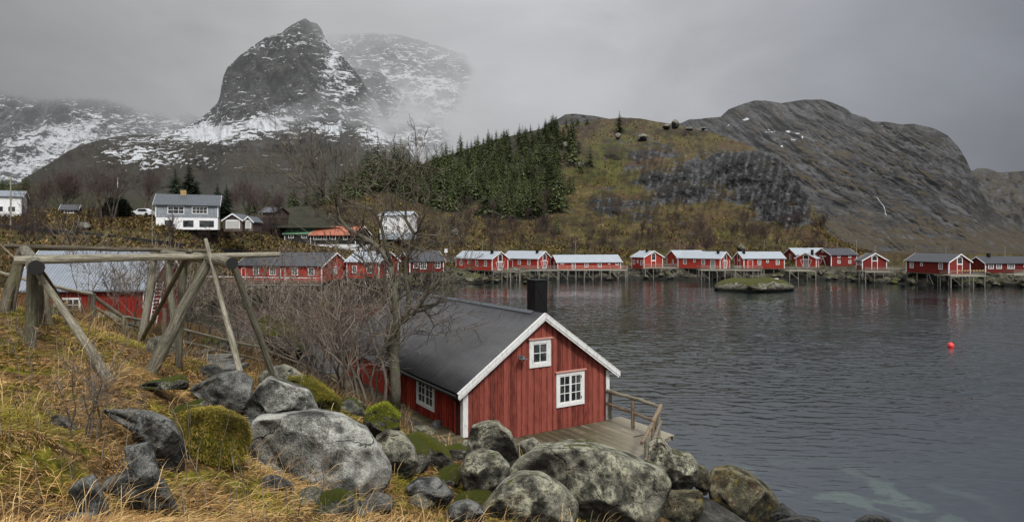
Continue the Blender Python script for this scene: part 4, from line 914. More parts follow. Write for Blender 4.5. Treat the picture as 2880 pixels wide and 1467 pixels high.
m.hexa([wp(0, LG - .1, -.1), wp(WG / 2, LG - .1, -.1), wp(WG / 2, LG, -.1), wp(0, LG, -.1), wp(0, LG - .1, HE), wp(WG / 2, LG - .1, HR), wp(WG / 2, LG, HR), wp(0, LG, HE)], .5)
m.hexa([wp(WG / 2, LG - .1, -.1), wp(WG, LG - .1, -.1), wp(WG, LG, -.1), wp(WG / 2, LG, -.1), wp(WG / 2, LG - .1, HR), wp(WG, LG - .1, HE), wp(WG, LG, HE), wp(WG / 2, LG, HR)], .5)
m.build('rear_wall', M['red_side'], cab)
# corner boards
for a, b, z0, z1, tt in ((-.035, .19, .36, HE - .05, 'a'), (WG - .17, WG + .03, .0, HE - .05, 'b')):
    m = MB(); m.box(wp(a, -.045, z0), Vv * (b - a), U * .043, Zz * (z1 - z0)); 
    if tt == 'a': m.box(wp(-.038, .0, z0), U * .17, Vv * .036, Zz * (z1 - z0))
    m.build('corner_board', M['white_worn'], cab)
m = MB(); m.box(wp(-.05, 8.25, .2), U * .17, Vv * .046, Zz * (HE - .3)); m.build('corner_board', M['white_worn'], cab)
m = MB(); m.box(wp(-.11, 8.42, .15), U * (LG - 8.45), Vv * .108, Zz * (HE - .3)); m.build('side_panel', M['red_side'], cab)
# roof with real corrugation
def corrugated(p00, along, down, nlen, period=.15, amp=.02, seg=6, thick=.02):
    L = np.linalg.norm(along); a = along / L; D = np.linalg.norm(down); dn = down / D
    nn = np.cross(a, dn); nn = nn if nn[2] > 0 else -nn
    k = int(L / period) * seg + 1; x = np.linspace(0, L, k); h = np.sin(x * 2 * math.pi / period) * amp
    top = p00 + a * x[:, None] + nn * h[:, None]; rows = [top + dn * D * q for q in np.linspace(0, 1, nlen)]
    rowsb = [rw - nn * thick for rw in rows]
    V = np.concatenate(rows + rowsb); idx = np.arange(len(V)).reshape(2 * nlen, k); Fs = []
    A = idx[:nlen]; B = idx[nlen:]
    f = lambda q: np.stack([q[:-1, :-1], q[:-1, 1:], q[1:, 1:], q[1:, :-1]], -1).reshape(-1, 4)
    Fs = np.concatenate([f(A), f(B)[:, ::-1], f(np.stack([A[-1], B[-1]])), f(np.stack([B[0], A[0]]))])
    wuv = np.stack([(V - p00) @ a, (V - p00) @ dn, np.zeros(len(V))], 1)
    return V, Fs, wuv
oh = .33; eo = .38
ridge0 = wp(WG / 2, -oh, HR + .13); rlen = U * (LG + oh + .3)
dnL = (-Vv * (WG / 2 + eo) - Zz * SL * (WG / 2 + eo)); dnR = (Vv * (WG / 2 + eo) - Zz * SL * (WG / 2 + eo))
for dn_ in (dnL, dnR):
    V_, F_, uv_ = corrugated(ridge0, rlen, dn_, 5)
    mesh_obj('roof', V_, F_, M['roof_black'], cab, None, False, {'wuv': uv_})
m = MB(); m.box(ridge0 - Zz * .14 + U * .02, rlen * .98, -Vv * (WG / 2 + eo - .05) - Zz * SL * (WG / 2 + eo - .05), Zz * .08); m.box(ridge0 - Zz * .14 + U * .02, rlen * .98, Vv * (WG / 2 + eo - .05) - Zz * SL * (WG / 2 + eo - .05), Zz * .08); m.build('roof_boards', M['blackish'], cab)
m = MB(); a_ = math.atan(SL)
for sg in (-1, 1):
    m.box(ridge0 + U * .9 + Zz * .035, U * (LG - 1.0), (Vv * sg * math.cos(a_) - Zz * math.sin(a_)) * .19, Zz * .012)
m.build('ridge_cap', M['roof_slate'], cab)
# eave extension on the far part of the side
m = MB(); q = wp(-eo, 8.2, HE - SL * eo + .1); m.box(q, U * (LG - 7.95), -Vv * .22 - Zz * .16, Zz * .03); build_uv(m, 'lower_roof', M['roof_black'], cab, q, U, -Vv)
# barge boards (white fascia): two stepped boards each side
for sg in (-1, 1):
    c0 = wp(WG / 2, -oh - .03, HR + .10); dn_ = (Vv * sg * (WG / 2 + eo + .02) - Zz * SL * (WG / 2 + eo + .02))
    m = MB()
    m.box(c0 - Zz * .165, dn_, Zz * .195, U * .028); m.box(c0 - Zz * .26 + U * .03, dn_ * .985, Zz * .2, U * .024)
    m.build('barge_board', M['white_worn'], cab)
    m = MB(); nrm_ = np.cross(dn_, U); nrm_ = nrm_ / np.linalg.norm(nrm_); nrm_ = nrm_ if nrm_[2] > 0 else -nrm_
    m.box(c0 + Zz * .032 - U * .01, dn_, U * .12, nrm_ * .03); m.build('barge_cap', M['white_worn'], cab)
# soffit + gutter + downpipe
m = MB(); g0 = wp(-eo - .06, -.25, HE - SL * eo + .0)
m.tube([g0 + U * x for x in np.linspace(0, LG + .4, 8)], .06, 8); m.build('gutter', M['black_metal'], cab)
m = MB(); m.box(wp(-eo + .03, -.2, HE - SL * eo - .12), U * (LG + .3), Vv * .03, Zz * .15); m.box(wp(-eo + .06, -.2, HE - .23), U * (LG + .3), Vv * (eo - .1), Zz * .02); m.build('soffit', M['blackish'], cab)
m = MB(); m.tube([wp(-eo - .02, .35, HE - .3), wp(-eo + .05, .35, HE - .42), wp(-.12, .35, HE - .6), wp(-.09, .35, HE - .75), wp(-.09, .35, .36)], .045, 8); m.build('downpipe', M['black_metal'], cab)
# windows
window(cab, wp(4.46, -.036, .93), Vv, Zz, -U, 1.52, 1.5, 4, 3, .15, 2, 'trim_pink', matf='white_paint')
f = window(cab, wp(3.07, -.036, 2.78), Vv, Zz, -U, 1.1, 1.18, 2, 2, .17, 1, 'trim_pink', matf='white_worn')
window(cab, wp(-.03, 4.45, .78), -U, Zz, -Vv, 1.85, 1.36, 4, 3, .13, 2, None, matf='white_paint')
for k, (s_, z_) in enumerate(((5.78, 1.2), (5.78, 2.1))): m = MB(); m.box(wp(s_, -.095, z_), Vv * .03, -U * .01, Zz * .1); m.build('hinge', M['black_metal'], cab)
# lamp
m = MB(); L0 = wp(2.62, -.03, 3.28)
m.tube([L0, L0 - U * .05], [.1, .09], 14); m.tube([L0 - U * .03, L0 - U * .16 + Zz * .06, L0 - U * .26 + Zz * .03], [.02, .02, .02], 8)
lp = L0 - U * .28; lamp = m.build('wall_lamp', M['grey_metal'], cab)
m = MB(); m.tube([lp + Zz * .08, lp + Zz * .0, lp - Zz * .03], [.05, .07, .20], 20); m.build('lamp_shade', M['grey_metal'], lamp)
m = MB(); m.tube([lp - Zz * .03, lp - Zz * .1, lp - Zz * .13], [.05, .045, .02], 10); m.build('bulb', M['glass'], lamp)
# small side lamp box under the eave
m = MB(); m.box(wp(-.14, 5.0, HE - .42), U * .1, Vv * .1, Zz * .12); m.build('floodlight', M['grey_metal'], cab)
# chimney
m = MB(); c0 = wp(4.25, 1.25, HR - .6); sz = .66
m.box(c0, Vv * sz, U * sz, Zz * 2.0)
for a, b, nn in ((c0, Vv, -U), (c0, U, -Vv)):
    for (x0, z0, x1, z1) in ((0, .6, 1, 1.9), (1, .6, 0, 1.9)):
        P0 = a + b * sz * x0 + Zz * z0 + nn * .001; P1 = a + b * sz * x1 + Zz * z1 + nn * .001; m.box(P0, P1 - P0, Zz * .02, nn * .012)
ch = m.build('chimney', M['black_metal'], cab)
m = MB(); m.box(c0 - Vv * .06 - U * .06 + Zz * 2.003, Vv * (sz + .12), U * (sz + .12), Zz * .05); m.build('chimney_cap', M['blackish'], ch)
m = MB(); m.box(c0 - Vv * .25 - U * .2 + Zz * .28, Vv * 1.1, U * 1.0, Zz * .04 ); 
# lead flashing sloping with the roof
# ---- decks
def deck(name, label, poly_fn, s0, s1, t0, t1, z, along='t', pw=.125, thick=.035):
    d = thing(name, label, 'deck', wp(s0, t0, z)); m = MB(); s = s0
    while s < s1 - .02:
        for (a, b) in poly_fn(s): 
            cut = rr.uniform(.3, .7) * (b - a) + a if b - a > 2.5 else None
            for (a1, b1) in ([(a, cut), (cut + .006, b)] if cut else [(a, b)]):
                m.box(wp(s, a1, z - thick + rr.uniform(-.003, .003)), Vv * (pw - .012), U * (b1 - a1), Zz * thick, rr.random())
        s += pw
    build_uv(m, 'deck_boards', M['deck_wood'], d, wp(0, 0, z), U, Vv); return d
fd = deck('wooden_deck', 'weathered plank deck in front of the gable of the near cabin', lambda s: [(-3.25 - max(0, 7.9 - s) * .42, -.05 if s < WG + .1 else .1)], .0, 8.15, -6, 0, .0 - .01)
m = MB()
for tt in (-.25, -1.3, -2.3, -3.2): m.box(wp(.2, tt, -.24), Vv * 7.9, U * .1, Zz * .19)
m.box(wp(8.13, -3.3, -.22), Vv * .045, U * 3.35, Zz * .18); m.build('joist', M['wood_pale'], fd)
for (s_, t_) in ((7.9, -.3), (7.9, -3.0), (6, -3.2), (4, -4.2), (5, -.4)):
    m = pole_mb(wp(s_, t_, -.15), wp(s_, t_, -3.4), .09); m.build('pile', M['wood_grey'], fd)
# hole in the planks with a dark gap
m = MB(); m.box(wp(6.55, -2.6, .004 - .01 + .002), Vv * .9, U * .07 + Vv * .05, Zz * .006); m.build('broken_gap', M['blackish'], fd)
sdk = thing('walkway', 'mossy plank walkway along the side wall of the near cabin', 'walkway', wp(-1.3, -.2, .38)); m = MB(); t = -.9
while t < LG: m.box(wp(-1.35 + rr.uniform(-.03, .03), t, .36), -Vv * -1.31, U * .125, Zz * .035, rr.random()); t += .14
build_uv(m, 'deck_boards', M['deck_wood'], sdk, wp(0, 0, 0), Vv, U)
m = MB(); m.box(wp(-1.3, -.85, .2), U * LG, Vv * .08, Zz * .155); m.box(wp(-.2, -.85, .2), U * LG, Vv * .08, Zz * .155); m.build('joist', M['wood_dark'], sdk)
# ---- deck railing of round poles
rail = thing('deck_railing', 'leaning railing of rough round poles at the corner of the deck', 'railing', wp(8.05, -3.2, 0))
def rp(px, py, d): return W3(px, py, d)
e0 = wp(WG + .28, -.02, 0); e1 = wp(8.05, -3.15, 0); e2 = W3(1817, 1300, 23.3)
def rpost(px, py0, py1, d, r=.075, mt='wood_grey', px1=None): pole_mb(W3(px, py0, d), W3(px1 or px, py1, d), r, r * .9, 10, .005).build('post', M[mt], rail)
rpost(1716, 1178, 1096, 29.0, .085); rpost(1780, 1203, 1126, 27.6, .08, 'wood_brown'); rpost(1853, 1225, 1142, 26.4, .08); 
rpost(1832, 1270, 1180, 24.9, .07, 'wood_brown', 1838); rpost(1817, 1300, 1228, 23.6, .07); rpost(1838, 1236, 1165, 25.9, .06, 'wood_grey', 1845)
for (a, b, r_, mt) in (((1703, 1097, 29.2), (1857, 1143, 26.3), .085, 'wood_pale'), ((1703, 1132, 29.2), (1850, 1186, 26.3), .075, 'wood_brown'), ((1858, 1140, 26.5), (1804, 1246, 23.3), .085, 'wood_brown'), ((1858, 1184, 26.2), (1834, 1250, 24.4), .08, 'wood_pale'), ((1850, 1226, 25.6), (1812, 1300, 23.0), .07, 'wood_brown')):
    pole_mb(W3(*a), W3(*b), r_, r_ * .85, 10, .01, .09).build('rail', M[mt], rail)

# ------------------------------------------------------------------ drying rack in the grass
rack = thing('drying_rack', 'weathered log fish drying rack standing in the dry grass', 'drying rack', W3(120, 960, 12.5))
def D2(x, y): return (x / 2.9953, 650 + y / 2.9953)
def rk(name, a, b, da, db, r, mt='wood_grey', r1=None, drop=0):
    a = D2(*a); b = D2(*b); P0 = W3(*a, da); P1 = W3(*b, db)
    if r1 and r1 > r * 1.25 and 'post' in name: r1 = r
    if drop: d_ = (P1 - P0); P1 = P1 + d_ / np.linalg.norm(d_) * drop
    o = pole_mb(P0, P1, r, r1, 16, .008, .05).build(name, M[mt], rack)
    if name == 'log_beam':
        e = (P1 - P0) / np.linalg.norm(P1 - P0); m = MB(); m.tube([P1 + e * .001, P1 + e * .012], (r1 or r) * 1.02, 16, True, None, .06); m.build('sawn_end', M['blackish'], o)
rk('post', (278, 320), (247, 990), 12, 12, 0.095, 'wood_grey', .13, .3)
rk('brace', (305, 345), (895, 1215), 12, 10.8, 0.052, 'wood_pale', .085, .2)
rk('brace', (185, 165), (50, 620), 14.5, 14, 0.105, 'wood_dark', None, .3)
rk('brace', (212, 170), (118, 600), 14.3, 14.2, 0.049, 'wood_dark', None, .3)
rk('post', (335, 330), (400, 700), 14.5, 14.2, 0.084, 'wood_dark', None, .4)
rk('post', (330, 440), (345, 760), 13.4, 13.6, 0.077, 'wood_dark', None, .3)
rk('brace', (345, 330), (545, 650), 12.8, 16, 0.042, 'wood_dark', None, .3)
rk('log_beam', (205, 155), (305, 305), 14.8, 11.5, .11, 'wood_grey', .125)
rk('long_beam', (125, 243), (2360, 196), 12.1, 14.3, .085, 'wood_pale', .055)
rk('long_beam', (280, 222), (1760, 208), 12.3, 14.2, .05, 'wood_grey', .05)
rk('long_beam', (30, 122), (1790, 166), 14.6, 17, .06, 'wood_dark', .045)
rk('log_beam', (1305, 178), (1955, 268), 17, 12.6, .10, 'wood_grey', .11)
rk('post', (1305, 200), (1195, 860), 16.8, 16.4, 0.084, 'wood_grey', None, .5)
rk('post', (1412, 215), (1490, 1060), 16, 15.6, 0.077, 'wood_grey', None, .3)
rk('post', (1552, 240), (1505, 1090), 15, 14.6, 0.077, 'wood_grey', None, .3)
rk('brace', (1768, 225), (1290, 1150), 13.6, 12.8, 0.091, 'wood_grey', .13, .1)
rk('brace', (1602, 158), (1230, 850), 13.8, 16, 0.049, 'wood_dark', None, .4)
rk('leaning_pole', (1733, 65), (2022, 1185), 13.4, 12.6, 0.038, 'wood_pale', .065)
rk('post', (1962, 270), (2285, 1165), 13.0, 14.6, 0.066, 'wood_grey', .11, .1)
rk('brace', (0, 110), (150, 250), 12.6, 12.2, 0.021, 'wood_brown')
# lashings and bolts where the poles cross
for (x, y, d_, r_) in ((300, 338, 11.9, .11), (1768, 236, 13.5, .09), (1595, 175, 13.9, .075), (205, 180, 14.4, .11), (1415, 232, 15.9, .085), (1310, 215, 16.7, .09), (1960, 285, 13.1, .085)):
    c_ = W3(*D2(x, y), d_); m = MB()
    for q in range(3): th_ = np.linspace(0, 6.283, 15); m.tube([c_ + np.array([math.cos(a) * r_, math.sin(a) * r_ * .8, (q - 1) * .022 + math.sin(a * 2 + q) * .02]) for a in th_], .009, 5, False)
    m.build('rope_lashing', M['wood_dark'], rack)
# hand rail going down to the red shed
hr = thing('hand_rail', 'grey pole hand rail running down the slope to the red shed', 'hand rail', W3(260, 890, 18))
def hrp(nm, a, b, da, db, r, mt='wood_pale', par=None, drop=0):
    a = D2(*a); b = D2(*b); P0 = W3(*a, da); P1 = W3(*b, db)
    if drop: P1 = P1 - np.array([0, 0, drop])
    pole_mb(P0, P1, r, r, 8, .006, .05).build(nm, M[mt], par or hr)
hrp('rail', (-60, 330), (240, 412), 17, 17, .045); hrp('rail', (420, 458), (770, 528), 17.5, 19, .05); hrp('rail', (765, 530), (1020, 715), 19, 20, .06); hrp('rail', (1015, 715), (1200, 750), 20, 22, .045)
hrp('rail', (790, 630), (1035, 805), 19, 20, .045, 'wood_brown'); hrp('rail', (1035, 770), (1210, 815), 20, 22, .04, 'wood_grey')
hrp('post', (785, 525), (785, 720), 19, 19, .07, 'wood_grey', None, .5); hrp('post', (1038, 715), (1040, 835), 20, 20, .07, 'wood_grey', None, .5); hrp('post', (1168, 745), (1170, 830), 22, 22, .06, 'wood_grey', None, .5)
hr2 = thing('stair_rail', 'thin pole rail beside the stone steps, behind the rack', 'hand rail', W3(570, 985, 19))
hrp('rail', (1545, 828), (2230, 985), 18.5, 22, .04, 'wood_grey', hr2); hrp('rail', (1545, 930), (2240, 1095), 18.5, 22, .045, 'wood_pale', hr2); hrp('rail', (2200, 980), (2576, 1130), 22, 22.5, .035, 'wood_grey', hr2)
for x, y0, y1, dd in ((1600, 838, 1010, 18.8), (1780, 885, 1065, 19.8), (1385, 650, 920, 20.5)): hrp('post', (x, y0), (x, y1), dd, dd, .06, 'wood_dark', hr2, .6)
# stone steps
st_ = thing('stone_steps', 'flat slate steps in the grass below the rack', 'steps', W3(580, 1030, 17))
for k, (x0, x1, y, dd) in enumerate(((1540, 1700, 1035, 18.6), (1600, 1880, 1075, 17.6), (1640, 1930, 1120, 16.8), (1700, 1960, 1165, 16))):
    a = W3(*D2(x0, y), dd); b = W3(*D2(x1, y - 12), dd); m = MB(); m.box(a - Zz * .12, b - a, np.array([.1, .75, .02]), Zz * .1); m.build('step', M['granite_dark'], st_)

# ------------------------------------------------------------------ buoy
b = W3(2674, 977, 58.0); V_, F_ = ico(4); V2 = V_.copy(); V2[:, 2] *= 1.08
buoy = thing('buoy', 'round red mooring buoy floating on the fjord', 'buoy', (b[0], b[1], 0))
mesh_obj('float', V2 * .27 + np.array([b[0], b[1], .14]), F_, M['buoy_red'], buoy, None, True)
m = MB(); m.tube([(b[0], b[1], .4), (b[0], b[1], .5)], [.06, .04], 8); m.build('eyelet', M['buoy_red'], buoy)
# ------------------------------------------------------------------ cabins and houses across the water
def solveL(P, l, px):
    k = (px - CX) / F; return (k * P[1] - P[0]) / (l[0] - k * l[1])
def zat(py, d): return HC - (py - HY) * d / F
CAB = {}
def house(name, cat, label, side, bx, d, ax, cx, base, eave, ridge, roofm, wallm='red_far', W=None, alpha=None, wins=(), gwins=(), gable=None, chim=(), group=None, gdoor=(), ldoor=(), trim='white_trim_far', oh=.35, found=0, foundm='concrete', wave=.22, piles=True, rail=False, endwin=(), ridgeh=None, pw=None, corner=True):
    if name == 'pier_cabin': d = d * 1.05
    B = np.array([(bx - CX) * d / F, d, 0.])
    def dirs(al):
        c, s = math.cos(al), math.sin(al)
        if side == 'L': return np.array([-c, s, 0]), np.array([s, c, 0]), ax, cx
        return np.array([c, s, 0]), np.array([-s, c, 0]), cx, ax
    given = alpha is not None
    if alpha is None:
        best = None
        for a_ in np.radians(np.arange(3, 86, .5)):
            l, g, lx, gx_ = dirs(a_); w = solveL(B, g, gx_)
            if w > 0 and (best is None or abs(w - W) < best[0]): best = (abs(w - W), a_)
        alpha = best[1]
    else: alpha = math.radians(alpha)
    l, g, lx, gx_ = dirs(alpha); Lg = solveL(B, l, lx); Wg = (W if given else solveL(B, g, gx_))
    zb, ze = zat(base, d), zat(eave, d); dm = (B + g * Wg / 2)[1]; zr = zat(ridge, dm) - .1 if ridgeh is None else ze + ridgeh
    zr = max(zr, ze + .3 * Wg / 2)
    Bz = B + Zz * zb; t = thing(name, label, cat, Bz, group); H = ze - zb; R = zr - zb; sl = (R - H) / (Wg / 2)
    P = lambda a, b, z: Bz + l * a + g * b + Zz * z
    no_l = -g; no_g = -l            # outward normals of the long and gable walls we see
    wuvs = lambda mb, nm, mt, par: None
    m = MB(); th = .12
    m.box(P(0, 0, 0), l * Lg, g * th, Zz * H); m.box(P(0, Wg - th, 0), l * Lg, g * th, Zz * H)
    for a in (0, Lg - th):
        m.hexa([P(a, th, 0), P(a, Wg / 2, 0), P(a + th, Wg / 2, 0), P(a + th, th, 0), P(a, th, H + sl * th), P(a, Wg / 2, R), P(a + th, Wg / 2, R), P(a + th, th, H + sl * th)])
        m.hexa([P(a, Wg / 2, 0), P(a, Wg - th, 0), P(a + th, Wg - th, 0), P(a + th, Wg / 2, 0), P(a, Wg / 2, R), P(a, Wg - th, H + sl * th), P(a + th, Wg - th, H + sl * th), P(a + th, Wg / 2, R)])
    V = np.array(m.v); uv = np.stack([(V - Bz) @ l + (V - Bz) @ g, V[:, 2], V[:, 2] * 0], 1)
    mesh_obj('wall', m.v, m.f, M[wallm + '_w'] if wallm + '_w' in M else M[wallm], t, None, False, {'rnd': m.r, 'wuv': uv})
    m = MB(); m.box(P(.1, .1, .03), l * (Lg - .2), g * (Wg - .2), Zz * .08); m.build('floor', M['blackish'], t)
    if found: m = MB(); m.box(P(.06, .06, -found), l * (Lg - .12), g * (Wg - .12), Zz * found); m.build('foundation', M[foundm], t)
    rd = P(-oh, Wg / 2, R + .14)
    for s_ in (-1, 1):
        m = MB(); dn_ = g * s_ * (Wg / 2 + oh) - Zz * sl * (Wg / 2 + oh); m.box(rd, l * (Lg + 2 * oh), dn_, -Zz * .11)
        build_uv(m, 'roof', M[roofm], t, rd, l, dn_)
        for a in (-oh - .03, Lg + oh):
            m = MB(); m.box(P(a, Wg / 2, R + .165), dn_ * 1.0, l * .035, -Zz * .24); m.build('barge_board', M[trim], t)
    if corner:
        for (a, b) in ((0, 0), (Lg, 0), (0, Wg)):
            m = MB(); cw = .17
            m.box(P(a - (.03 if a == 0 else cw - .03), b - .03 if b == 0 else b - cw + .03, 0.01), l * cw, g * cw, Zz * (H - .1)); m.build('corner_board', M[trim], t)
    for wn in wins: # (fraction, width, bottom height, height, cols, rows) on the long wall
        fx, w, zb_, h, c_, r_ = wn; a = fx * Lg
        if side == 'L': o_ = P(a + w / 2, 0, zb_) + no_l * .01; rt = -l
        else: o_ = P(a - w / 2, 0, zb_) + no_l * .01; rt = l
        window(t, o_, rt, Zz, no_l, w, h, c_, r_, .12, 0, None, matf=trim, mull=.05)
    for wn in gwins:
        fx, w, zb_, h, c_, r_ = wn; b = fx * Wg; rt = g if side == 'L' else -g
        o_ = P(0, b - w / 2 if side == 'L' else b + w / 2, zb_) + no_g * .01
        window(t, o_, rt, Zz, no_g, w, h, c_, r_, .12, 0, None, matf=trim, mull=.05)
    def frame(nm, o_, rt, nn, w, h, fillm, fr=.1):
        m = MB(); m.box(o_, rt * fr, Zz * h, nn * .05); m.box(o_ + rt * (w - fr), rt * fr, Zz * h, nn * .05); m.box(o_ + rt * fr + Zz * (h - fr), rt * (w - 2 * fr), Zz * fr, nn * .048)
        f_ = m.build(nm, M[trim], t); m = MB(); m.box(o_ + rt * fr, rt * (w - 2 * fr), Zz * (h - fr), nn * .025); m.build('door_leaf', M[fillm], f_); return f_
    for fx, w, h, fm in ldoor:
        a = fx * Lg; o_, rt = (P(a + w / 2, 0, 0), -l) if side == 'L' else (P(a - w / 2, 0, 0), l); frame('door', o_ + no_l * .005, rt, no_l, w, h, fm)
    for fx, w, h, fm in gdoor:
        b = fx * Wg; o_ = P(0, b - w / 2 if side == 'L' else b + w / 2, 0); rt = g if side == 'L' else -g; frame('door', o_ + no_g * .005, rt, no_g, w, h, fm)
    if gable:
        rt = g; cb = Wg / 2; w = 1.3; hh = R - .45; hd = 2.15 if gable != 'small' else 1.9
        pts_ = [(cb - w / 2, hd), (cb + w / 2, hd), (cb + w / 2, hh - w / 2 * sl), (cb, hh), (cb - w / 2, hh - w / 2 * sl)]
        if pts_[2][1] > hd + .1:
            def arch(sc, o_): 
                cy = sum(p_[1] for p_ in pts_) / 5; q = [(cb + (p_[0] - cb) * sc, cy + (p_[1] - cy) * sc) for p_ in pts_]
                a_ = [P(0, *p_) + no_g * o_ for p_ in q]; b_ = [P(0, *p_) + no_g * .002 for p_ in q]; return a_, b_
            for nm, sc, o_, mt, par in (('gable_window', 1.22, .05, trim, t), ('pane', .92, .07, 'glass', None)):
                a_, b_ = arch(sc, o_); m = MB(); m.add(a_ + b_, [(0, 1, 2, 3, 4), (9, 8, 7, 6, 5)] + [(i, (i + 1) % 5, 5 + (i + 1) % 5, 5 + i) for i in range(5)])
                ob = m.build(nm, M[mt], par or lastw); lastw = ob
        if gable in ('glass', 'full'):
            window(t, P(0, cb - w / 2, .05) + no_g * .01, rt, Zz, no_g, w, hd - .05, 4, 4, .12, 0, None, matf=trim, mull=.05, name='glass_door')
            for sg in (-1, 1):
                x0 = cb + sg * (w / 2 + .02); ww = .82; zt = 1.95; m = MB(); bt = .09
                def bar(p0, p1): 
                    a_ = P(0, *p0) + no_g * .06; b_ = P(0, *p1) + no_g * .06; dd = b_ - a_; dd /= np.linalg.norm(dd); sd_ = np.cross(dd, no_g) * bt; m.box(a_ - sd_ / 2, b_ - a_, sd_, -no_g * .05)
                bar((x0, zt), (x0 + sg * ww, zt)); bar((x0 + sg * ww, zt), (x0 + sg * .08, .1)); bar((x0, .1), (x0 + sg * ww * .3, .1)); m.build('shutter_brace', M[trim], t)
        elif gable == 'barn':
            f_ = frame('barn_door', P(0, cb - w / 2 - .12, 0) + no_g * .006, rt, no_g, w + .24, hd, wallm, .12)
    for (fx, fb, h_) in chim:
        m = MB(); c_ = P(fx * Lg, fb * Wg, 0); zt = R + h_; zr_ = H; m.box(c_ + Zz * zr_, l * .55, g * .55, Zz * (zt - zr_)); q = m.build('chimney', M['black_metal'], t)
        m = MB(); m.box(c_ + Zz * (zt + .003) - l * .06 - g * .06, l * .67, g * .67, Zz * .06); m.build('chimney_cap', M['blackish'], q)
    if piles:
        nl = max(2, int(Lg / 2.6)); nw = 3
        for i in range(nl + 1):
            for j in range(nw):
                if j == 1 and 0 < i < nl: continue
                pp = P(.15 + (Lg - .3) * i / nl, .15 + (Wg - .3) * j / (nw - 1), 0)
                m = MB(); m.tube([pp, pp - Zz * (zb + .8)], .085, 6, False); m.build('pile', M['post_far'], t)
        m = MB(); m.box(P(0, 0, -.16), l * Lg, g * .14, Zz * .155); m.box(P(0, .14, -.16), l * .14, g * (Wg - .2), Zz * .155); m.build('beam', M['wood_dark'], t)
        for k in range(2):
            a = Lg * (.12 + .35 * k); m = MB(); m.tube([P(a, .1, -.1), P(a - 1.2, .1, -zb + .2)], .06, 6, False); m.build('brace', M['post_far'], t)
    CAB[label] = (t, P, Lg, Wg, H, R, l, g, zb); return t
for nm, c in (('red_far', None), ('red_far_dark', None), ('red_left', None)):
    pass
def wave_walls():
    for src, c, per in (('red_far', (.40, .042, .026), .24), ('red_far_dark', (.20, .022, .017), .24), ('red_left', (.24, .022, .014), .22), ('wall_dark', (.04, .038, .032), .3), ('wall_brown', (.12, .09, .075), .3)):
        mat_redwall(src + '_w', c, .1, per)
wave_walls()
ws = lambda fx: (fx, .95, .95, 1.35, 2, 3); sw = lambda fx: (fx, .6, 1.5, .8, 1, 2)
G_ = 'red rental cabins on piles along the far shore'
c1 = house('pier_cabin', 'cabin', 'leftmost light roofed red pier cabin, four windows on its long side', 'L', 1383.9, 148, 1282.2, 1428.5, 760.5, 727.4, 706.8, 'roof_light_far', W=5.6, wins=[ws(.17), ws(.41), sw(.64), ws(.85)], gable='glass', chim=[(.12, .28, .35)])
c2 = house('pier_cabin', 'cabin', 'light roofed red pier cabin second from left, its gable with open white braced shutters', 'L', 1512.7, 154, 1415, 1549, 756, 726.6, 706, 'roof_light_far', W=5.6, wins=[ws(.25), ws(.52)], ldoor=[(.78, 1.6, 2.1, 'red_far')], gable='glass', chim=[(.12, .3, .35)])
c3 = house('pier_cabin', 'cabin', 'longest low red pier cabin with ribbed light roof and six windows', 'R', 1568.3, 154, 1549.5, 1746, 757, 737, 716.6, 'roof_light_far', W=6.0, wins=[(.07, .95, 1.2, .7, 3, 2), (.25, 1.0, .1, 1.6, 2, 3), (.45, 1.0, .5, 1.15, 2, 2), (.66, 1.0, .5, 1.1, 2, 2), (.81, .6, 1.1, .6, 2, 2), (.94, .9, .95, .8, 2, 2)], gdoor=[(.5, .9, 1.9, 'red_far')], chim=[(.45, .62, .3)])
c4 = house('pier_cabin', 'cabin', 'small red pier cabin alone with dark arched gable window and plain barn door', 'L', 1811, 160, 1776.8, 1864, 755, 723, 705.2, 'roof_light_far', W=6.4, wins=[(.2, .8, .9, 1.3, 1, 2), (.8, .8, 1.0, 1.2, 1, 2), (.5, .5, 1.4, .8, 1, 2)], gable='barn', chim=[(.3, .35, .4)])
c5 = house('pier_cabin', 'cabin', 'rear red cabin with one gable window, joined behind a light roofed cabin', 'R', 1905.6, 164, 1876, 1985, 753, 722, 703.6, 'roof_light_far', W=6.2, gwins=[(.42, .9, .95, 1.2, 2, 2)])
c6 = house('pier_cabin', 'cabin', 'broad light roofed red cabin, double doors on long side and gable', 'L', 2025.6, 154, 1907, 2052.5, 756, 726.4, 707.5, 'roof_light_far', W=5.6, wins=[ws(.83), sw(.60), ws(.39), (.17, 1.3, .05, 2.1, 4, 4)], gable='glass', chim=[(.1, .3, .35)])
c7 = house('pier_cabin', 'cabin', 'light roofed red pier cabin, gable to the left, above the islet', 'R', 2091.8, 156, 2064.8, 2206.4, 755, 726, 707.5, 'roof_light_far', W=5.6, wins=[ws(.38), sw(.58), ws(.83)], ldoor=[(.16, 1.4, 2.2, 'red_far')], gable='barn', chim=[(.06, .3, .35)])
c8 = house('pier_cabin', 'cabin', 'red cabin set back with a light roof and a white door reached by stairs', 'R', 2240.5, 171, 2205.5, 2330, 738, 716, 697, 'roof_light_far', 'red_far_dark', W=7.5, gwins=[(.5, 1.0, .2, 2.0, 1, 1)], wins=[(.12, 1.6, .6, 1.2, 4, 2)], chim=[(.45, .5, .5)])
c9 = house('pier_cabin', 'cabin', 'narrow red pier cabin facing the water, white braced shutters beside its glass door', 'R', 2296, 160, 2238.5, 2303, 752, 726, 710, 'roof_light_far', W=5.3, gable='glass', chim=[(.25, .2, .8)])
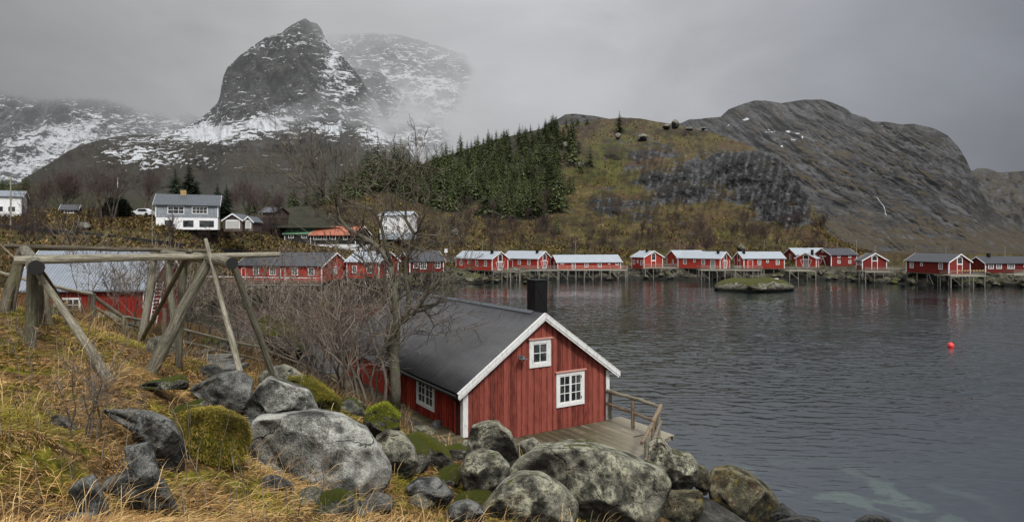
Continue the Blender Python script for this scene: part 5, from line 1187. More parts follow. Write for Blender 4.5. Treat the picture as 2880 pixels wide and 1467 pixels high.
c10 = house('pier_cabin', 'barn', 'tallest dark roofed red barn with white crossed door and two window rows', 'R', 2337.6, 165, 2290.8, 2410, 750, 716.4, 698, 'roof_dark_far', 'red_far_dark', W=7.6, wins=[(.3, .8, .9, .9, 2, 2), (.3, .8, 2.4, .9, 2, 2), (.72, .8, .9, .9, 2, 2), (.72, .8, 2.4, .9, 2, 2)], gwins=[(.5, .9, 3.9, .9, 1, 1)], piles=True)
c11 = house('pier_cabin', 'cabin', 'dark roofed red pier cabin with a wide arched gable window, beside the footbridge', 'L', 2425, 147, 2407.6, 2494, 758, 732, 711.6, 'roof_dark_far', 'red_far_dark', W=6.0, wins=[(.25, .6, 1, 1.2, 1, 2), (.75, .6, 1.0, 1.2, 1, 2)], gable='barn')
c12 = house('pier_cabin', 'cabin', 'largest dark roofed red pier cabin on tall piles near the right edge', 'L', 2668.6, 130, 2548.6, 2729, 770.5, 736.5, 714, 'roof_dark_far', 'red_far_dark', W=6.0, wins=[ws(.86), sw(.62), ws(.18)], gable='barn')
c13 = house('pier_cabin', 'cabin', 'dark roofed red cabin running off the right edge of the picture', 'R', 2771.4, 138, 2727, 2960, 767, 739.3, 721, 'roof_dark_far', 'red_far_dark', W=5.4, wins=[(.08, 1.3, .9, 1.3, 3, 3), (.2, 1.3, .9, 1.3, 3, 3), (.38, 1.7, .9, 1.4, 4, 3), (.6, 1, 1.2, .7, 2, 2)], chim=[(.14, .4, .8)], piles=False)
for px_ in (1830,): pass
# barn door cross on the big barn, as its part
t_, P_, Lg_, Wg_, H_, R_, l_, g_, zb_ = CAB['tallest dark roofed red barn with white crossed door and two window rows']
m = MB()
def bar_(p0, p1):
    a = P_(0, *p0) - l_ * .07; b = P_(0, *p1) - l_ * .07; dd = (b - a) / np.linalg.norm(b - a); m.box(a, b - a, np.cross(dd, -l_) * .16, l_ * .05)
bar_((2.2, .2), (5.4, .2)); bar_((2.2, 2.7), (5.4, 2.7)); bar_((2.4, .2), (3.8, 2.6)); bar_((5.2, .2), (3.8, 2.6)); m.build('door_brace', M['white_trim_far'], t_)
# left group across the inlet
h1 = house('shore_house', 'house', 'long low red house with dark roof and white railing seen through the bare bushes', 'L', 905, 108, 667, 955, 790, 747.5, 710.5, 'roof_dark_far', 'red_far', W=9, alpha=14, wins=[(.12, 1.2, .9, 1.3, 2, 3), (.31, 1.2, .9, 1.3, 2, 3), (.57, 1.3, .9, 1.4, 3, 3), (.77, 1.15, .9, 1.4, 2, 3)], ldoor=[(.92, .9, 2.1, 'red_far'), (.45, .9, 2.1, 'red_far')], gwins=[(.5, 1.0, 1.0, 1.3, 2, 3)])
h2 = house('shore_house', 'cabin', 'red cabin with white roof half hidden by the bare tree', 'L', 1066, 112, 975, 1120, 783, 736, 707, 'roof_light_far', 'red_far', W=6.5, wins=[(.3, 1, .9, 1.3, 2, 3), (.75, 1, .9, 1.3, 2, 3)], gable='glass', chim=[(.2, .3, .5)])
h3 = house('shore_house', 'cabin', 'red cabin with dark hipped looking roof just left of the light roofed row', 'R', 1152, 138, 1124, 1247.6, 766, 734, 706, 'roof_dark_far', 'red_far_dark', W=6.5, wins=[(.18, 1.1, .9, 1.2, 2, 2), (.40, 1.5, .7, 1.5, 3, 2), (.82, 1.3, .8, 1.4, 2, 2)], gwins=[(.5, .9, 1, 1.2, 2, 2)])
# near-left shed
h0 = house('red_shed', 'shed', 'red boat shed with pale corrugated roof behind the drying rack', 'L', 409, 41, 40, 505, 925, 809, 711, 'roof_light', 'red_left', W=6, alpha=-6, wins=[(.60, 1.62, .82, 1.22, 4, 3)], trim='white_paint', oh=.3, wave=.18, ridgeh=2.2)
lad = thing('ladder', 'white ladder leaning at the corner of the red shed', 'ladder', W3(425, 930, 40)); m_a = W3(*D2(1245, 870), 40.2); m_b = W3(*D2(1318, 430), 40.4)
wv = np.array([.42, 0, .04])
for o_ in (np.zeros(3), wv): m = MB(); m.tube([m_a + o_, m_b + o_], .028, 6); m.build('rail', M['white_trim_far'], lad)
for k in range(14): q = m_a + (m_b - m_a) * (k + .5) / 14; m = MB(); m.tube([q, q + wv], .018, 5, False); m.build('rung', M['white_trim_far'], lad)
# upper houses
g1 = house('grey_house', 'house', 'light grey house with yellow chimney and white foundation on the slope', 'L', 613.6, 118, 437, 622, 612, 577, 549.5, 'roof_slate', 'wall_grey', W=7, alpha=-21, wins=[(.68, 2.7, .55, 1.45, 3, 2), (.30, 2.6, .65, 1.3, 4, 2)], found=2.2, foundm='wall_white', piles=False, oh=.4)
t_, P_, Lg_, Wg_, H_, R_, l_, g_, zb_ = CAB['light grey house with yellow chimney and white foundation on the slope']
m = MB(); m.box(P_(Lg_ * .55, Wg_ * .45, R_ - .4), l_ * .95, g_ * .8, Zz * 1.3); m.build('chimney', M['brick_tan'], g1)
for fx, w in ((.07, 2.4), (.40, 1.7), (.74, 1.2)): m = MB(); m.box(P_(Lg_ * fx, .05, -1.75), l_ * w, -g_ * .02, Zz * 1.2); m.build('cellar_window', M['glass'], g1)
for d_ in (0, .5):
    pass
g2 = house('garage', 'garage', 'small grey garage with white door beside the grey house', 'R', 627, 116, 683, 620, 643, 620.5, 600, 'roof_light', 'wall_grey', alpha=None, W=3, piles=False, gwins=(), oh=.3) if False else None
def small_gable(name, cat, label, x0, x1, d, base, eave, ridge, wallm, roofm, depth, doorm='white_trim_far', dw=.7, dh=.72):
    A = W3(x0, base, d); Bb = W3(x1, base, d); W_ = Bb[0] - A[0]; H_ = zat(eave, d) - A[2]; R_ = zat(ridge, d) - A[2]; t = thing(name, label, cat, A); X = np.array([1., 0, 0]); Y = np.array([0, 1., 0])
    m = MB(); P = lambda a, b, z: A + X * a + Y * b + Zz * z
    for a in (0, depth - .1):
        for (u0, u1, za, zb2) in ((0, W_ / 2, H_, R_), (W_ / 2, W_, R_, H_)): m.hexa([P(u0, a, -.5), P(u1, a, -.5), P(u1, a + .1, -.5), P(u0, a + .1, -.5), P(u0, a, za), P(u1, a, zb2), P(u1, a + .1, zb2), P(u0, a + .1, za)])
    m.box(P(0, .1, -.5), X * .1, Y * (depth - .2), Zz * (H_ + .5)); m.box(P(W_ - .1, .1, -.5), X * .1, Y * (depth - .2), Zz * (H_ + .5)); m.build('wall', M[wallm], t)
    sl = (R_ - H_) / (W_ / 2)
    for s_ in (-1, 1):
        m = MB(); rd = P(W_ / 2, -.3, R_ + .16); dn_ = X * s_ * (W_ / 2 + .3) - Zz * sl * (W_ / 2 + .3); m.box(rd, Y * (depth + .6), dn_, -Zz * .1); build_uv(m, 'roof', M[roofm], t, rd, Y, dn_)
        m = MB(); m.box(rd - Y * .03 + Zz * .02, dn_, Y * .03, -Zz * .25); m.build('barge_board', M['white_trim_far'], t)
    m = MB(); m.box(P(W_ * (1 - dw) / 2 - .12, -.03, 0), X * (W_ * dw + .24), Y * .028, Zz * (H_ * 1.0 * dh + .5)); q = m.build('door_frame', M['white_trim_far'], t)
    m = MB(); 
    for k in range(5): m.box(P(W_ * (1 - dw) / 2, -.06, .04 + k * (H_ * dh + .3) / 5), X * (W_ * dw), Y * .03, Zz * ((H_ * dh + .3) / 5 - .04))
    m.build('door', M[doorm], t); return t
small_gable('garage', 'garage', 'grey garage with white trim and pale door below the spruces', 629, 681, 116, 643, 619, 602, 'wall_brown', 'roof_slate', 5, 'concrete')
small_gable('shed', 'shed', 'narrow grey shed right beside the garage', 686, 711, 116.5, 643, 622, 610, 'wall_brown', 'roof_slate', 4, 'concrete', .5, .8)
house('dark_house', 'house', 'dark brown house among bare trees above the garage', 'R', 800, 150, 760, 815, 612, 596, 582, 'roof_slate', 'wall_brown', W=7, alpha=70, piles=False, wins=(), found=1) if False else None
house('dark_house', 'house', 'dark brown house half hidden by bare trees above the garage', 'L', 770, 150, 730, 812, 612, 597, 582, 'roof_slate', 'wall_brown', W=7, piles=False, found=1.5, foundm='wall_brown', wins=[(.4, 1.4, .4, 1.0, 2, 1)], trim='wall_brown')
house('green_roof_house', 'house', 'dark house with a pale green roof behind the bare bushes', 'L', 874, 150, 800, 890, 684, 657.5, 640, 'roof_green', 'wall_dark', alpha=8, W=7, piles=False, found=2, foundm='wall_white', wins=[(.25, 1.3, 1.2, 1.1, 2, 2), (.75, 1.3, 1.2, 1.1, 2, 2)], chim=[(.25, .5, .5)], ridgeh=1.5)
house('orange_roof_house', 'house', 'dark house with a bright orange roof and white foundation', 'L', 1000, 146, 873, 1024, 686, 660, 642, 'roof_orange', 'wall_dark', alpha=16, W=7, piles=False, found=3, foundm='wall_white', wins=[(.78, 3.6, 1.0, 1.2, 5, 1), (.22, 1.2, 1.0, 1.1, 1, 1), (.5, 1.6, 1.0, 1.1, 2, 1)], ridgeh=1.9)
wh = house('white_house', 'house', 'two storey white house on the slope behind the bare tree', 'R', 1069, 165, 1067, 1158, 654, 604, 594, 'wall_white', 'wall_white', alpha=3, W=None, piles=False, found=1.1, foundm='wall_grey', pw=None, wins=[(.25, 1.1, .5, 1.2, 2, 2), (.57, 1.1, .5, 1.2, 2, 2), (.25, 1.1, 2.9, 1.1, 2, 2), (.57, 1.1, 2.9, 1.1, 2, 2)], ridgeh=1.0) if False else None
house('white_house', 'house', 'two storey white house on the slope behind the bare tree', 'L', 1150, 165, 1068, 1162, 655, 605, 594, 'roof_light_far', 'wall_white', alpha=8, W=7, piles=False, found=1.6, foundm='wall_grey', wins=[(.36, 1.0, .7, 1.2, 2, 2), (.80, 1.0, .7, 1.2, 2, 2), (.36, 1.0, 3.0, 1.1, 2, 2), (.80, 1.0, 3.0, 1.1, 2, 2)], chim=[(.5, .5, .6)], ridgeh=1.0)
house('white_house', 'house', 'white house with a veranda cut off by the left edge', 'R', -50, 112, -90, 60, 600, 550, 530, 'roof_light', 'wall_white', alpha=30, W=7, piles=False, found=.5, wins=[(.4, 1.6, .3, 1.1, 2, 1), (.75, 1.2, .3, 1.1, 2, 1)], ridgeh=1.1)
house('dark_hut', 'hut', 'black hut with one white framed window on the lawn', 'R', 172, 120, 165, 216, 604, 589, 576, 'roof_dark_far', 'wall_dark', alpha=26, W=4, piles=False, wins=[(.5, 1.6, .35, .6, 3, 1)], corner=False, ridgeh=.9)
# ------------------------------------------------------------------ boardwalks
def walkway(label, a, b, w, rails=True, railh=1.0, mat='post_far', pile=True, name='boardwalk', cat='boardwalk'):
    """a, b: (px, py, depth) of the front edge of the deck"""
    if a[2] > 120: a = (a[0], a[1], a[2] * 1.05); b = (b[0], b[1], b[2] * 1.05)
    A = W3(*a); Bb = W3(*b); A[2] = Bb[2] = (A[2] + Bb[2]) / 2; t = thing(name, label, cat, A); d = Bb - A; L = np.linalg.norm(d); e = d / L; nb = np.array([-e[1], e[0], 0]); nb = nb if nb[1] > 0 else -nb
    m = MB(); k = int(L / .3)
    for i in range(k): m.box(A + e * L * i / k, e * (L / k - .02), nb * w, Zz * .06)
    build_uv(m, 'deck_boards', M['deck_wood'], t, A, nb, e)
    m = MB(); m.box(A - Zz * .18 - nb * .02, d, nb * .08, Zz * .18); m.build('edge_beam', M['post_far'], t)
    npst = max(2, int(L / 1.9))
    if rails:
        m = MB()
        for i in range(npst + 1): m.box(A + e * (L - .07) * i / npst + Zz * .06, e * .07, nb * .07, Zz * railh)
        for z in (.35, .65, railh): m.box(A + Zz * (z - .03) - nb * .03, d, nb * .03, Zz * .085)
        for q in (A, Bb - e * .05): 
            for z in (.35, .65, railh): m.box(q + Zz * (z - .03), e * .04, nb * w, Zz * .08)
        m.build('railing', M[mat], t)
    if pile:
        for i in range(0, npst + 1):
            for wb in (.1, w - .1):
                p = A + e * (L - .2) * i / npst + e * .1 + nb * wb; m = MB(); m.tube([p - Zz * .1, p - Zz * (A[2] + 1)], .085, 6, False); m.build('pile', M['post_far'], t)
        for i in range(0, npst, 3):
            p = A + e * L * i / npst; m = MB(); m.tube([p - Zz * .15, p + e * (L / npst) - Zz * (A[2] - .3)], .055, 6, False); m.build('brace', M['post_far'], t)
    return t
walkway('pier deck with pale rails in front of the leftmost light roofed cabin', (1386, 765, 145), (1462, 763, 146), 4)
walkway('railed pier deck running from the second cabin to the longest one', (1463, 760, 150.5), (1570, 759, 151), 2)
walkway('long red railed pier along the longest low cabin', (1571, 759, 151.5), (1765, 758, 151.5), 2.2, mat='trim_pink')
walkway('small railed pier deck in front of the lone cabin with barn door', (1814, 753, 157), (1908, 752, 158), 2.5)
walkway('railed pier deck at the broad cabin with two double doors', (1972, 760, 150), (2085, 758, 151), 3)
walkway('railed pier deck below the cabin above the mossy islet', (2066, 760, 148), (2144, 760, 148), 2.5)
walkway('square railed pier deck in front of the narrow cabin', (2220, 761, 152), (2296, 761, 152), 3.5)
walkway('railed pier deck under the wide arched gable window', (2434, 764, 143), (2512, 764, 143), 3)
walkway('footbridge with pale rails linking two dark roofed cabins', (2494, 761, 148), (2546, 760, 150), 1.5, pile=False, name='footbridge', cat='footbridge')
wk = walkway('tall piled deck with striped yellow railing near the right edge', (2674, 776, 127), (2772, 774, 127), 3.5, rails=True)
m = MB(); q = W3(2694, 768, 133.2)
for k in range(9): m.box(q + np.array([k * .62, -.1, .35 * 0 + .45]), [.3, 0, .12], [0, .04, 0], Zz * .16)
m.build('striped_panel', M['paint_yellow'], wk)
walkway('railed deck at the cabin on the right edge', (2852, 772, 128), (2960, 772, 128), 3, pile=False)
walkway('red balcony deck with white top rail along the long low house', (640, 799, 104.5), (906, 799, 104), 1.8, mat='trim_pink')
walkway('pale footbridge leading left from the first light roofed cabin', (1222, 735, 160), (1284, 735, 158), 2, pile=False, name='footbridge', cat='footbridge')
# white top rail
m = MB(); A = W3(575, 778, 104.3); Bq = W3(906, 783, 104); m.box(A, Bq - A, [0, .08, 0], Zz * .12); m.build('top_rail', M['white_trim_far'], CAB['long low red house with dark roof and white railing seen through the bare bushes'][0])
for (p0, p1) in (((560, 745, 104), (640, 778, 104)), ((636, 745, 104), (642, 778, 104)), ((694, 778, 103), (710, 812, 102))):
    pass
# roads: gravel road strip behind cabins
# ------------------------------------------------------------------ poles, car, bits
def lamp_post(px, py0, py1, d, label, name='utility_pole', cat='utility pole', r=.09, group='thin poles along the shore road'):
    a = W3(px, py0, d); b = W3(px, py1, d); t = thing(name, label, cat, a, group); m = MB(); m.tube([a - Zz * .5, b], [r, r * .7], 7); m.build('pole', M['post_far'], t)
    m = MB(); m.tube([b - Zz * .3, b - Zz * .3 + np.array([.5, 0, .05])], r * .4, 5); m.build('arm', M['post_far'], t); return t
for px, y0, y1, d, lb in ((1357, 705, 679, 178, 'thin pole behind the leftmost light roofed cabin'), (1618, 716, 676, 178, 'pale pole behind the longest low cabin'), (1912, 705, 673, 182, 'thin pole behind the rear cabin with one gable window'), (2149, 708, 672, 182, 'pole behind the cabin above the mossy islet'), (2323, 697, 671, 205, 'thin pole left of the tall barn roof'),
        (2354, 697, 682, 205, 'short thin pole behind the tall barn roof'), (2409, 702, 674, 200, 'thin pole behind the right end of the tall barn'), (2461, 712, 690, 200, 'thin pole right of the tall barn'), (2575, 716, 690, 185, 'thin pole behind the largest dark roofed cabin'), (2660, 716, 692, 185, 'thin pole over the right end of the largest dark roof'), (2826, 722, 692, 180, 'thin pole over the cabin at the right edge')):
    lamp_post(px, y0 + 12, y1, d, lb, group=None)
lamp_post(30, 655, 497, 100, 'dark wooden utility pole at the left edge by the white house', r=.14, group=None); lamp_post(428, 720, 580, 95, 'dark pole on the slope left of the grey house', r=.07, group=None)
fp = thing('flagpole', 'white flagpole among bare trees left of the grey house', 'flagpole', W3(331, 603, 121)); m = MB(); m.tube([W3(331, 604, 121), W3(331, 500, 121)], [.07, .04], 7); m.build('pole', M['white_trim_far'], fp); m = MB(); m.tube([W3(331, 501, 121), W3(331, 498.5, 121)], .09, 8); m.build('finial', M['white_trim_far'], fp)
sg = thing('road_sign', 'small white road sign on a post at the left end of the cabin row', 'sign', W3(1254, 735, 160)); m = MB(); m.tube([W3(1254, 738, 160), W3(1254, 700, 160)], .06, 6); m.build('post', M['post_far'], sg); m = MB(); a = W3(1250, 710, 159.8); m.box(a, [.75, 0, 0], [0, .05, 0], Zz * .95); m.build('sign_panel', M['white_trim_far'], sg)
car = thing('parked_car', 'white car parked left of the grey house', 'car', W3(378, 608, 121)); X = np.array([1., 0, 0]); A = W3(365, 607, 121)
m = MB(); sec = [(0, .35, .35, .75), (.25, .25, .85, .8), (1.0, .25, 1.0, .82), (1.5, .25, 1.38, .72), (2.8, .25, 1.42, .7), (3.5, .25, 1.02, .78), (3.9, .3, .95, .78)]
V_ = []; 
for (x, z0, z1, hw) in sec: V_ += [A + X * x + np.array([0, -hw + .8, z0]), A + X * x + np.array([0, hw + .8, z0]), A + X * x + np.array([0, hw * .9 + .8, z1]), A + X * x + np.array([0, -hw * .9 + .8, z1])]
Fs = [(i * 4 + j, i * 4 + (j + 1) % 4, (i + 1) * 4 + (j + 1) % 4, (i + 1) * 4 + j) for i in range(len(sec) - 1) for j in range(4)] + [(0, 1, 2, 3), (24, 27, 26, 25)]
m.add(V_, Fs); m.build('body', M['car_white'], car)
m = MB(); m.hexa([A + X * 1.35 + np.array([0, .03, .95]), A + X * 3.2 + np.array([0, .03, .95]), A + X * 3.2 + np.array([0, .06, .95]), A + X * 1.35 + np.array([0, .06, .95]), A + X * 1.6 + np.array([0, .09, 1.3]), A + X * 2.85 + np.array([0, .09, 1.3]), A + X * 2.85 + np.array([0, .12, 1.3]), A + X * 1.6 + np.array([0, .12, 1.3])]); m.build('window', M['glass'], car)
for x in (.8, 3.1):
    for y_ in (.0, 1.45): m = MB(); m.tube([A + np.array([x, y_ - .02, .3]), A + np.array([x, y_ + .18, .3])], .32, 14); m.build('wheel', M['tyre'], car)
# low retaining wall along the lane on the left slope
def ribbon(name, label, cat, pts_, h, th, mat):
    m = MB(); P = [np.array(q) for q in pts_]
    for a, b in zip(P[:-1], P[1:]): m.box(a - Zz * .3, b - a, [0, th, 0], Zz * (h + .3))
    o = mesh_obj(name, m.v, m.f, mat, None, P[0], False, {'rnd': m.r, 'tuv': np.array(m.t)}); tag(o, label, cat)
ribbon('retaining_wall', 'low dark stone wall crossing the left slope below the houses', 'wall', [s_hill.foot(x, y) for x, y in ((-60, 637), (0, 642), (70, 648), (140, 656), (210, 662), (280, 670), (340, 676), (400, 683), (470, 690), (540, 698), (610, 706), (680, 712))], .65, .3, M['granite_wet'])
# islet and boulders along the far shore
def scat_rock(px, py, d, w, h, label, mat='shore_rock', group=None, seed=0, protos={}):
    key = (seed % 5, mat)
    if key not in protos:
        V, Fc = ico(4); L = V.copy(); r_ = np.random.RandomState(seed % 5 + 40)
        for q in range(8):
            nn = r_.normal(size=3); nn /= np.linalg.norm(nn); hh = L @ nn; L -= nn * (np.clip(hh - .68, 0, None) * .9)[:, None]
        L *= (1 + .12 * fbm(V * 2.2 + seed % 5 * 9, 4))[:, None]
        me = bpy.data.meshes.new('shore_boulder'); me.from_pydata((L).tolist(), [], [tuple(map(int, f)) for f in Fc]); me.polygons.foreach_set('use_smooth', np.ones(len(me.polygons), dtype=bool)); me.materials.append(M[mat]); protos[key] = me
    o = bpy.data.objects.new('shore_boulder', protos[key]); P = W3(px, py, d); s = d / F
    o.location = (P[0], P[1], P[2] + h * s * .25); o.scale = (w * s * .5, w * s * .45, h * s * .75); o.rotation_euler = (0, 0, seed * 1.7); link(o); return tag(o, label, 'boulder', group)
mat_rock('crest_rock', (.10, .095, .08), (.26, .25, .21), lichen=.4, scale=.3)
isl = [( [(2006,807),(2014,799),(2040,789),(2062,784),(2095,788),(2140,786),(2175,783),(2205,792),(2226,800),(2228,811),(2100,815)], 134, 'shore_rock', 'low mossy islet rock in the water before the cabins', 3.2)]
for i, (pl, d, m_, lb, dk) in enumerate(isl): outline_rock(pl, d, m_, lb, dk, 60 + i)
for i, (px, py, w, h, lb) in enumerate(((1335, 790, 62, 22, 'large pale green boulder at the waterline left of the first pier cabin'), (1284, 783, 70, 24, 'wide flat topped boulder left of the pale green one'), (1310, 768, 34, 20, 'brown boulder under the left end of the first pier cabin'), (1345, 772, 40, 22, 'squarish brown boulder under the first pier cabin'), (1360, 790, 36, 12, 'low green rock in front of the first pier cabin'),
      (1395, 792, 26, 12, 'small green rock beside the first pier deck'), (1477, 796, 14, 8, 'tiny rock alone in the water before the second pier cabin'), (1620, 772, 36, 12, 'flat mossy rock under the longest pier cabin'), (1658, 769, 44, 18, 'rounded mossy rock under the middle of the longest pier cabin'), (1648, 782, 20, 9, 'small mossy rock awash below the longest pier cabin'), (1712, 786, 22, 8, 'low rock awash at the right of the longest pier cabin'),
      (2085, 704, 26, 22, 'pale upright boulder behind two light roofed cabins'), (1815, 345, 0, 0, ''), (2400, 776, 66, 20, 'broad brown boulder on the bank below the tall barn'), (2560, 775, 50, 26, 'mossy boulder left of the tall piles'), (2510, 783, 44, 16, 'flat mossy rock on the bank below the footbridge'), (2810, 790, 34, 16, 'grey boulder on the bank at the right'), (2845, 786, 40, 18, 'brown boulder on the bank at the right edge'), (1210, 788, 80, 20, 'long low boulder on the shore behind the cabin roof'))):
    if not w: continue
    d = min(HC * F / (py + h * .2 - HY), 168) if py > 760 else 176
    scat_rock(px, py, d, w, h, lb, seed=i)
rr = random.Random(21)
for k in range(250):
    px = rr.choice([rr.uniform(1180, 1500), rr.uniform(1500, 2950), rr.uniform(2250, 2950), rr.uniform(560, 1200)]); v = rr.uniform(.16, .34); P, y = s_hill.at([px], [v]); P = P[0]
    w = rr.uniform(9, 26); scat_rock(px, float(y[0]), P[1], w * (1 + .3 * (px < 1200)), w * rr.uniform(.4, .7), 'weathered boulder in the rubble along the far bank', group='boulders strewn along the far bank', seed=k)
for i, (px, py, w, h, lb) in enumerate(((1898, 350, 26, 18, 'upright boulder perched on the crest of the wooded hill'), (1875, 358, 26, 12, 'low boulder beside the perched one on the crest'), (1938, 364, 22, 10, 'dark boulder right of the perched one on the crest'), (1979, 362, 16, 7, 'small boulder furthest right on the crest'), (1808, 388, 34, 18, 'pale rounded boulder below the crest'), (1738, 383, 22, 12, 'pale boulder near the lone crest spruce'), (1590, 412, 18, 18, 'pale boulder at the right edge of the spruce wood'), (1632, 465, 22, 16, 'yellow green boulder right of the spruce wood'), (236, 640, 36, 22, 'dark boulder on the left slope below the lawn'), (1280, 655, 26, 20, 'mossy boulder on the slope right of the white house'), (2220, 620, 16, 10, 'pale stone at the foot of the cliff'))):
    P = s_hill.foot(px, py + 4); scat_rock(px, py, P[1] * .985, w, h, lb, mat='crest_rock', seed=i + 3).location.z -= h * P[1] / F * .22

SMALL = [(1120, 1330), (1150, 1295), (1105, 1290), (1270, 1350), (1290, 1300), (1180, 1420), (1060, 1440), (1330, 1240), (1230, 1215), (1190, 1225), (1255, 1240), (1080, 1110), (1010, 1130), (985, 1160), (760, 1130), (700, 1190), (680, 1240), (870, 1420), (940, 1450), (600, 1060), (520, 1190), (1890, 1395), (1960, 1370), (1925, 1430), (1980, 1330), (1860, 1330), (1905, 1290), (2240, 1462), (2300, 1450), (1790, 1440), (700, 1010), (740, 1040), (640, 990), (500, 985), (460, 1000), (1350, 1430), (1500, 1455), (300, 905), (360, 935), (820, 1090)]
for k, (px, py) in enumerate(SMALL):
    best = None
    for d_ in np.linspace(6, 40, 200):
        x_ = (px - CX) * d_ / F; g_ = float(ground(x_, d_, False)[0]); y_ = HY + (HC - g_) * F / d_
        if best is None or abs(y_ - py) < best[0]: best = (abs(y_ - py), d_, x_, g_)
    _, d_, x_, g_ = best; s_ = rr.uniform(.28, .6) * (d_ / 14) ** .5
    o = scat_rock(px, py, d_, 10, 10, 'small weathered rock wedged between the near boulders', mat=rr.choice(['granite_dark', 'granite_lichen', 'granite_halfmoss']) if g_ > .6 else 'granite_wet', group='small rocks between the near boulders', seed=k)
    o.location = (x_, d_, g_ + s_ * .12); o.scale = (s_ * rr.uniform(.7, 1.2), s_ * .8, s_ * rr.uniform(.5, .8)); o.rotation_euler = (rr.uniform(-.4, .4), rr.uniform(-.4, .4), rr.random() * 6)
    o.name = 'boulder'
# ------------------------------------------------------------------ spruces
def mat_foliage(name, c, var=1.0):
    n = NT(name); p = n.obj(); v = n.noise(p, 2.2, 4, .7); oi = n.N.new('ShaderNodeObjectInfo').outputs['Random']
    col = n.ramp(v, [(.3, tuple(a * .4 for a in c)), (.55, c), (.75, tuple(a * 1.9 for a in c))])
    k = n.math('MULTIPLY_ADD', oi, var, 1 - var / 2); col = n.mix(1, col, n.comb(k, k, n.math('MULTIPLY', k, .9)), 'MULTIPLY')
    e = n.N.new('ShaderNodeBsdfPrincipled')
    n.bsdf(col, .8, None, 0, .1); M[name] = n.m
mat_foliage('spruce_needles', (.12, .145, .07)); mat_foliage('spruce_mass', (.10, .118, .056)); mat_foliage('spruce_dark', (.03, .046, .028)); mat_foliage('bush_dark', (.012, .02, .01))
def spruce_mesh(seed, H=1., dense=1., wide=.19, levels=24, sprays=5):
    r = random.Random(seed); V = []; Fs = []
    def tri(a, b, c): k = len(V); V.extend([a, b, c]); Fs.append((k, k + 1, k + 2))
    for i in range(levels):
        f = (i + .5) / levels; z = .05 + .95 * f; rad = wide * (1 - f) ** .72 * r.uniform(.8, 1.18) + .008
        nb = int(r.choice([7, 8, 9]) * dense); a0 = r.random() * 7
        for j in range(nb):
            a = a0 + j * 2 * math.pi / nb + r.uniform(-.25, .25); L = rad * r.uniform(.65, 1.2)
            if r.random() < .06: continue
            dz = -L * r.uniform(.15, .45) + (.1 * L if f > .8 else 0); ca, sa = math.cos(a), math.sin(a)
            for s_ in range(sprays):
                q0 = s_ / sprays; q1 = q0 + 1.5 / sprays; hw = (.14 + .30 * (1 - q0)) * L * .55
                p0 = (ca * L * q0, sa * L * q0, z + dz * q0 ** 1.3); tip = (ca * L * q1, sa * L * q1, z + dz * q1 ** 1.2 - .004)
                for sd_ in (-1, 1):
                    w0 = (p0[0] - sa * hw * sd_ + ca * hw * .7, p0[1] + ca * hw * sd_ + sa * hw * .7, p0[2] - hw * r.uniform(.2, .7)); tri(p0, w0, tip)
                if r.random() < .6: tri(p0, (p0[0] + ca * .01, p0[1] + sa * .01, p0[2] - hw * .8), tip)
    for q in range(6): a = q * 1.05; tri((0, 0, 1.04), (.008 * math.cos(a), .008 * math.sin(a), .93), (.008 * math.cos(a + 1), .008 * math.sin(a + 1), .93))
    return V, Fs
def mk_mesh(name, V, Fs, mats, mi=None):
    me = bpy.data.meshes.new(name); me.from_pydata(V, [], Fs)
    for m_ in mats: me.materials.append(m_)
    if mi is not None: me.polygons.foreach_set('material_index', mi)
    me.update(); return me
SPR = []
for k in range(6):
    V, Fs = spruce_mesh(50 + k, wide=[.23, .27, .2, .29, .25, .22][k], levels=[20, 22, 24, 18, 22, 20][k], sprays=4); nf = len(Fs)
    b = len(V); tr = []
    for i in range(5): a = i * 1.256; tr += [(.012 * math.cos(a), .012 * math.sin(a), -.05), (.003 * math.cos(a), .003 * math.sin(a), .9)]
    V = V + tr; Fs = Fs + [(b + 2 * i, b + 2 * ((i + 1) % 5), b + 2 * ((i + 1) % 5) + 1, b + 2 * i + 1) for i in range(5)]
    SPR.append(mk_mesh('spruce', V, Fs, [M['spruce_needles'], M['bark']], [0] * nf + [1] * 5))
def spruce(px, py, hpx, label, group, k, d=None, sheet=None):
    P = (sheet or s_hill).foot(px, py) if d is None else W3(px, py, d); o = bpy.data.objects.new('spruce', SPR[k % 6]); h = hpx * P[1] / F
    o.location = tuple(P); o.scale = (h * rr.uniform(.9, 1.3),) * 2 + (h,); o.rotation_euler = (rr.uniform(-.03, .03), rr.uniform(-.03, .03), rr.random() * 6); link(o); return tag(o, label, 'spruce', group)
rr = random.Random(8)
# outline of the wood (feet of the trees) in the picture
def lower(x): return np.interp(x, [880, 950, 1010, 1060, 1120, 1200, 1290, 1340, 1400, 1470, 1530, 1580, 1640], [560, 545, 520, 500, 555, 588, 600, 560, 610, 620, 610, 590, 540])
def crest(x): return float(np.interp(x, s_hill.px, s_hill.Y[:, -1]))
cnt = 0; tries = 0; placed = []
while cnt < 268 and tries < 6000:
    tries += 1; px = rr.uniform(930, 1700); lo = lower(px); hi = crest(px) + 2
    u = rr.random(); py = hi + (lo - hi) * u
    if 1570 < px and py > 470 and rr.random() < .75: continue
    if px > 1560 and rr.random() < (px - 1560) / 110: continue
    dd = s_hill.foot(px, py)[1]
    if any(abs(px - a) < 9 and abs(py - b) < 11 for a, b in placed): continue
    hp = rr.choice([rr.uniform(6, 9), rr.uniform(8, 12), rr.uniform(9, 13.5)]) * F / dd * (1.0 if py > hi + 12 else .62)
    spruce(px, py, hp, 'dark green spruce in the dense wood on the hillside', 'spruces of the dense wood on the hillside', cnt); placed.append((px, py)); cnt += 1
